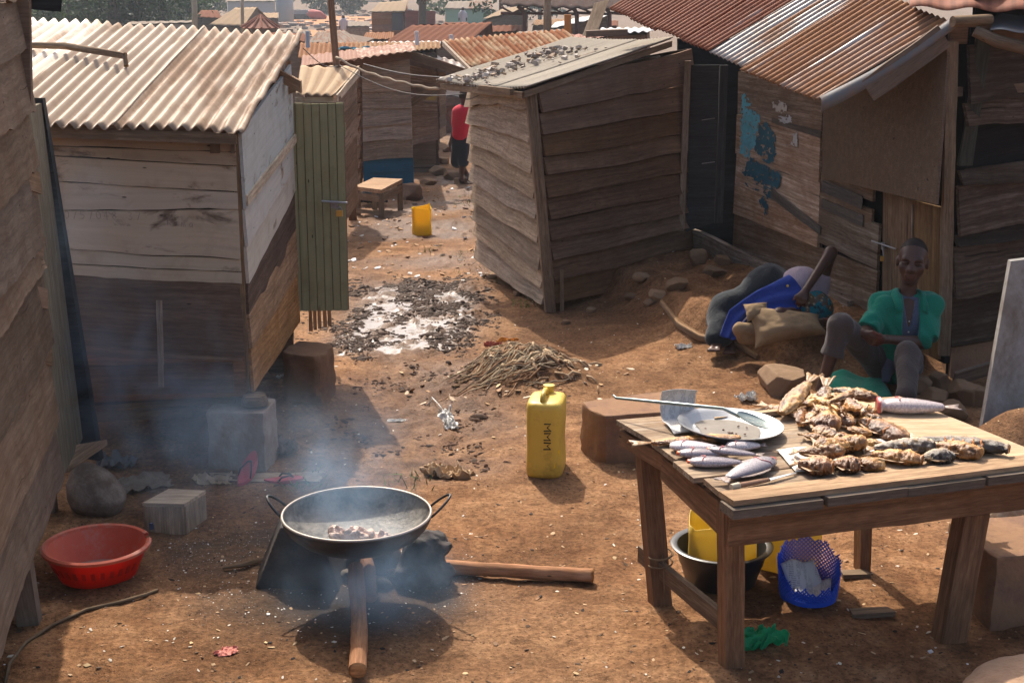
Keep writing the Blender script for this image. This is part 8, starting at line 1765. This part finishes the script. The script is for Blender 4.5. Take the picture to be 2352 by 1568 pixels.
o = sdf_obj('red_tarpaulin', [EL(cp_(722, 34, .6), (1.1, .8, .6), k=.2), EL(cp_(734, 39, .6), (.8, .7, .45), k=.2)], plain('red_tarp', (.34, .055, .045), .8, var=.3), h=.09, warp=.15, wfreq=1.6, seed=4); tag(o, 'red tarpaulin covering a heap next to the dark off-road car', 'tarpaulin')
# dirt road, rubble slope and the far wall
mb = MB(); rd = [(66, -24, 0), (72, -20, 0)]
P = []
for y, xl, xr in ((72, -8.9, -6.6), (85, -11.2, -7.2), (100, -13.6, -8.4), (130, -18, -10.6), (165, -25, -13), (178, -32, -12)): P.append([(x, y, float(gz(x, y))+.12) for x in np.linspace(xl, xr, 12)])
mb.grid(np.array(P).transpose(1, 0, 2), flip=False); tag(mb.build('dirt_road', plain('orange_earth_road', (.36, .175, .082), .95, .1, var=.15, nsc=.5, bump=0, tint=False), smooth=True, loc=(0, 0, 0)), 'orange dirt road', 'road', kind='structure')
rb = MB()
for i in range(900):
    y = random.uniform(55, 200); u = random.choice([random.gauss(640, 60), random.gauss(860, 60), random.uniform(560, 1150)]); x = (u-1176)/FPX*y
    s = random.uniform(.08, .32); z = gz(x, y); v = np.array([(a, b, c) for c in (-1, 1) for a, b in ((-1, -1), (1, -1), (1, 1), (-1, 1))], float)*s*np.array((1.2, 1, .6)); v *= 1+RNG.uniform(-.3, .3, v.shape); rb.add(v + (x, y, z+s*.4), [(3, 2, 1, 0), (4, 5, 6, 7), (0, 1, 5, 4), (1, 2, 6, 5), (2, 3, 7, 6), (3, 0, 4, 7)], c=random.choice([(.3, .25, .22), (.4, .34, .3), (.2, .15, .12), (.35, .22, .15)]))
tag(rb.build('distant_rubble', tinted('far_rubble', .95, nsc=4), loc=(0, 0, 0)), 'stones and rubble strewn over the far slope', 'rubble', kind='stuff')
hv = house('long blue-painted building at the top of the far slope', 'building', (690, 4, 880, 2), (690, -14, 880, -16), 215, 225, 20, T_dkg, plain('pale_blue_wall', (.16, .33, .46), .8, var=.05), 1, 141, sheet=6)
house('long pale building behind the metal tank', 'building', (520, 4, 632, 4), (520, -10, 632, -10), 150, 158, 34, T_dkg, plain('pale_render', (.46, .45, .43), .9), 1, 143, sheet=5)
# low far walls and fences among the trees
for u0, u1, v0, v1, y, lab in ((120, 250, 30, 62, 95, 'pale wall seen between the trees at the top left'), (315, 430, 18, 56, 110, 'grey plank fence beneath the trees')):
    mb = MB(); q = [D(u0, v0, y), D(u1, v0, y), D(u0, v1+14, y), D(u1, v1+14, y)]; plankwall(mb, *q, 3, (0, -1, 0), th=.1, seed=int(u0), seg=.4); tag(mb.build('far_wall', plain('far_grey_wall', (.34, .32, .30), .9)), lab, 'wall')
# two tiny people by the road
for u, v, c, lab in ((789, 66, (.45, .45, .5), 'tiny distant person in a pale top by the dirt road'), (1063, 48, (.5, .5, .55), 'tiny distant person in a white top beside the green-walled house')):
    y = 95; p = Vector(D(u, v, y)); t = thing('person', lab, 'person', tuple(p - Vector((0, 0, .8))))
    sdf_obj('body', [EL(p+Vector((0, 0, .75)), (.11, .12, .14)), RC(p+Vector((0, 0, .5)), p, .17, .15, k=.1), RC(p+Vector((-.2, 0, .45)), p+Vector((-.25, 0, .0)), .06, .05), RC(p+Vector((.2, 0, .45)), p+Vector((.25, 0, .0)), .06, .05), RC(p, p+Vector((-.1, 0, -.8)), .11, .07), RC(p, p+Vector((.1, 0, -.8)), .11, .07)], M_skin, t, h=.04)
    sdf_obj('shirt', [RC(p+Vector((0, 0, .5)), p+Vector((0, 0, .02)), .20, .19, k=.1), RC(p+Vector((-.2, 0, .45)), p+Vector((-.23, 0, .25)), .09, .08), RC(p+Vector((.2, 0, .45)), p+Vector((.23, 0, .25)), .09, .08)], plain('far_shirt', c, .9), t, h=.04)

# ---- trees ----
M_bark = plain('tree_bark', (.085, .065, .05), .95, .15, var=.4, nsc=6, bump=.5, bsc=12)
def leafmat(name, c1, c2):
    t = NT(name); isl = t.island(); c = t.mix(isl, c1, c2); m = t.fin(c, .6, spec=.3); tr = t.n('ShaderNodeBsdfTranslucent'); t.l(c, tr.inputs[0]); mx = t.n('ShaderNodeMixShader'); mx.inputs[0].default_value = .35; t.l(t.b.outputs[0], mx.inputs[1]); t.l(tr.outputs[0], mx.inputs[2]); t.l(mx.outputs[0], t.out.inputs[0]); return m
L1 = leafmat('mid_green_leaves', (.022, .050, .014), (.060, .105, .026)); L2 = leafmat('dark_green_leaves', (.010, .026, .012), (.030, .055, .020)); L3 = leafmat('light_green_leaves', (.05, .10, .02), (.12, .18, .045))
def tree(label, base, hgt, cr, nl, ls, mat, seed=0, tr=.2, lean=(0, 0), crown_z=.45, limbs=7, name='tree', group=None, flat=1.0):
    rnd = np.random.default_rng(seed); base = V3(base); t = thing(name, label, 'tree', tuple(base), group)
    top = base + (lean[0], lean[1], hgt*.8); mb = MB()
    k = 8; tt = np.linspace(0, 1, k); P = base + np.outer(tt, top-base) + np.stack([.25*fbm(tt*2, seed, oct=2, seed=seed), 0*tt, 0*tt], 1)*hgt*.06; mb.tube(P, tr*(1-.75*tt)+.02, n=8, noise=.15, seed=seed); tips = []
    for i in range(limbs):
        f = rnd.uniform(.35, .95); p = base + (top-base)*f; a = rnd.uniform(0, 6.28); d = np.array((math.cos(a), math.sin(a), rnd.uniform(.2, .8))); L = cr*rnd.uniform(.5, .95); e = p + d/np.linalg.norm(d)*L; mb.tube([p, (p+e)/2 + (0, 0, L*.08), e], [tr*.4*(1-f*.5), tr*.25*(1-f*.5), .02], n=6); tips.append(e); tips.append((p+e)/2)
    mb.build('trunk', M_bark, t, smooth=True)
    mb = MB(); ncl = max(10, nl//26)
    for c_ in range(ncl):
        if c_ < len(tips): c0 = tips[c_]
        else:
            v = rnd.normal(size=3); v /= np.linalg.norm(v); c0 = base + (lean[0], lean[1], hgt*(crown_z+.5*(1-crown_z))) + v*np.array((cr, cr, hgt*(1-crown_z)*.5*flat))*rnd.uniform(.3, 1)**.5
        s = cr*rnd.uniform(.16, .30)
        for j in range(26):
            v = rnd.normal(size=3)*np.array((1, 1, .7))*s*.55; p = c0 + v; a, b2 = rnd.normal(size=3), rnd.normal(size=3); a /= np.linalg.norm(a); b2 -= a*np.dot(a, b2); b2 /= np.linalg.norm(b2)
            w = ls*rnd.uniform(.6, 1.3); mb.add([p-a*w, p+b2*w*.5, p+a*w, p-b2*w*.5], [(0, 1, 2, 3)])
    mb.build('crown', mat, t); return t
def gpt(u, y): 
    x = (u-1176)/FPX*y*1.0; return (x, y, gz(x, y)-.1)
GT = 'trees along the far edge of the settlement'
TL_ = ((75, 92, 5.0, 2.6, L3, 'light leafy tree at the far left behind the tin roof', .16), (128, 100, 5.5, 2.6, L1, 'leafy tree second from the left above the tin roof', .16), (185, 88, 5.5, 2.2, L1, 'slender tree with gaps in its crown', .14), (238, 96, 6, 2.6, L2, 'dark tree left of the thick trunk', .2), (285, 80, 7, 2.8, L2, 'dark broad tree with a thick trunk behind the whitewashed roof', .42), (336, 84, 7, 2.8, L2, 'dense dark tree right of the thick trunk', .36), (392, 95, 6, 2.6, L2, 'dark green tree above the plank fence', .2), (436, 110, 5.5, 2.4, L1, 'mid green tree beside the grey pole', .2), (160, 140, 8, 4.2, L1, 'hazy tree far behind the left row', .3), (30, 120, 7, 4, L2, 'hazy dark tree at the far left edge', .3), (300, 150, 9, 4.5, L2, 'hazy tree behind the dark broad tree', .3), (215, 150, 8, 4, L1, 'hazy pale tree behind the slender tree', .3), (500, 165, 6, 3.2, L2, 'small dark tree above the pale gabled shed', .2), (752, 190, 4, 2.2, L2, 'small round tree left of the dirt road on the far slope', .15), (820, 190, 3, 1.5, L1, 'bush on the far slope above the shop', .1), (590, 175, 5, 2.5, L1, 'hazy tree between the shed and the tank', .2), (110, 135, 7, 3.6, L2, 'dark hazy tree behind the second leafy tree', .3), (255, 125, 7.5, 3.4, L2, 'dark hazy tree close behind the thick trunk', .3), (372, 130, 7.5, 3.6, L2, 'dark hazy tree above the middle of the plank fence', .3), (425, 150, 7, 3.4, L2, 'dark hazy tree behind the grey pole', .25), (470, 175, 6, 3, L1, 'hazy tree right of the grey pole', .25), (640, 200, 5, 2.6, L2, 'dark bush behind the metal tank', .15), (905, 205, 4.5, 2.6, L2, 'dark bush above the orange-walled shop', .15), (1040, 160, 7, 3, L1, 'hazy tree above the green-walled house', .25), (1240, 170, 6, 3.2, L2, 'dark tree behind the canopy roof', .25))
for i, (u, y, h_, cr, mat, lab, tr) in enumerate(TL_):
    tree(lab, gpt(u, y), h_, cr*1.15, 2600 if i < 8 else 1300, .17 if i < 8 else .30, mat, 200+i, tr, crown_z=.02 if i not in (4, 5) else .22, limbs=9, group=GT)
tree('dark tree with a stout forked trunk between the shop and the green house', gpt(973, 92), 7.2, 3.6, 1100, .26, L2, 231, .34, crown_z=.62, limbs=9)
tree('overhanging dark leafy tree above the beige roof', gpt(1150, 105), 6.5, 2.8, 700, .26, L2, 235, .2, crown_z=.5)
tree('small light green bush beside the beige roof', gpt(1160, 72), 1.8, .8, 240, .14, L3, 233, .05, crown_z=.3)
wd = MB()
for i in range(70):
    u = random.uniform(-500, 2900); y = random.uniform(290, 420); x = (u-1176)/FPX*y; z = gz(x, y); hh = random.uniform(6, 13)
    for j in range(110):
        v = RNG.normal(size=3)*np.array((3.2, 3.2, hh*.28)); p = np.array((x, y, z+hh*.5)) + v; a, b2 = RNG.normal(size=3), RNG.normal(size=3); w = random.uniform(.6, 1.2); a /= np.linalg.norm(a); b2 /= np.linalg.norm(b2); wd.add([p-a*w, p+b2*w*.6, p+a*w, p-b2*w*.6], [(0, 1, 2, 3)])
tag(wd.build('far_wood', L2, loc=(0, 300, 5)), 'hazy green wood on the far hillside', 'wood', kind='stuff')
# ---------------- smoke over the fire, haze over the settlement ----------------
def smoke_mat():
    m = bpy.data.materials.new('wood_smoke'); m.use_nodes = True; t = m.node_tree; t.nodes.remove(t.nodes['Principled BSDF'])
    o = t.nodes['Material Output']; v = t.nodes.new('ShaderNodeVolumePrincipled'); v.inputs['Color'].default_value = (.48, .72, 1.0, 1); v.inputs['Anisotropy'].default_value = .25
    g = t.nodes.new('ShaderNodeNewGeometry'); 
    def N(typ, **k):
        q = t.nodes.new(typ)
        for a, b in k.items(): setattr(q, a, b)
        return q
    def M(op, a, b=0.0, cl=False):
        q = N('ShaderNodeMath', operation=op, use_clamp=cl)
        for i, x in enumerate((a, b)):
            if hasattr(x, 'is_output'): t.links.new(x, q.inputs[i])
            else: q.inputs[i].default_value = x
        return q.outputs[0]
    n = N('ShaderNodeTexNoise'); mp = N('ShaderNodeVectorMath', operation='MULTIPLY'); mp.inputs[1].default_value = (1, 1, .75); t.links.new(g.outputs['Position'], mp.inputs[0]); t.links.new(mp.outputs[0], n.inputs['Vector']); n.inputs['Scale'].default_value = 4.2; n.inputs['Detail'].default_value = 3; n.inputs['Roughness'].default_value = .55; n.inputs['Distortion'].default_value = .8
    r = N('ShaderNodeValToRGB'); t.links.new(n.outputs['Fac'], r.inputs[0]); r.color_ramp.elements[0].position = .40; r.color_ramp.elements[1].position = .66
    def blob(c, rad, pw=1.0):
        d = N('ShaderNodeVectorMath', operation='SUBTRACT'); t.links.new(g.outputs['Position'], d.inputs[0]); d.inputs[1].default_value = c
        s = N('ShaderNodeVectorMath', operation='DIVIDE'); t.links.new(d.outputs[0], s.inputs[0]); s.inputs[1].default_value = rad
        l = N('ShaderNodeVectorMath', operation='LENGTH'); t.links.new(s.outputs[0], l.inputs[0])
        f = M('SUBTRACT', 1.0, l.outputs['Value'], True); return M('MULTIPLY', M('MULTIPLY', f, f), pw)
    tot = None
    for b in (((-.58, 5.40, .22), (.50, .40, .30), 3.6), ((-.72, 5.72, .55), (.5, .5, .5), 1.3), ((-1.35, 6.35, .45), (.75, .7, .5), .9), ((-1.85, 6.95, .60), (.80, .45, .62), 1.5), ((-2.1, 6.95, 1.15), (.5, .45, .8), .5)):
        q = blob(*b); tot = q if tot is None else M('ADD', tot, q)
    t.links.new(M('MULTIPLY', M('MULTIPLY', tot, r.outputs[0]), 1.6), v.inputs['Density']); t.links.new(v.outputs[0], o.inputs['Volume']); return m
mb = MB(); x0, x1, y0, y1, z0, z1 = -2.6, .0, 4.98, 7.27, .06, 2.0
mb.add([(x0, y0, z0), (x1, y0, z0), (x1, y1, z0), (x0, y1, z0), (x0, y0, z1), (x1, y0, z1), (x1, y1, z1), (x0, y1, z1)], [(3, 2, 1, 0), (4, 5, 6, 7), (0, 1, 5, 4), (1, 2, 6, 5), (2, 3, 7, 6), (3, 0, 4, 7)])
tag(mb.build('smoke', smoke_mat()), 'thin bluish smoke drifting from the hearth to the shed', 'smoke', kind='stuff')
hm = bpy.data.materials.new('thin_haze'); hm.use_nodes = True; ht = hm.node_tree; ht.nodes.remove(ht.nodes['Principled BSDF']); hv_ = ht.nodes.new('ShaderNodeVolumePrincipled')
hv_.inputs['Color'].default_value = (.78, .88, 1, 1); hv_.inputs['Density'].default_value = .0005; hv_.inputs['Anisotropy'].default_value = .3; ht.links.new(hv_.outputs[0], ht.nodes['Material Output'].inputs['Volume'])
mb = MB(); x0, x1, y0, y1, z0, z1 = -760, 760, -40, 1600, -6, 46
mb.add([(x0, y0, z0), (x1, y0, z0), (x1, y1, z0), (x0, y1, z0), (x0, y0, z1), (x1, y0, z1), (x1, y1, z1), (x0, y1, z1)], [(3, 2, 1, 0), (4, 5, 6, 7), (0, 1, 5, 4), (1, 2, 6, 5), (2, 3, 7, 6), (3, 0, 4, 7)])
tag(mb.build('haze', hm, loc=(0, 0, 0)), 'pale distant haze', 'haze', kind='stuff')
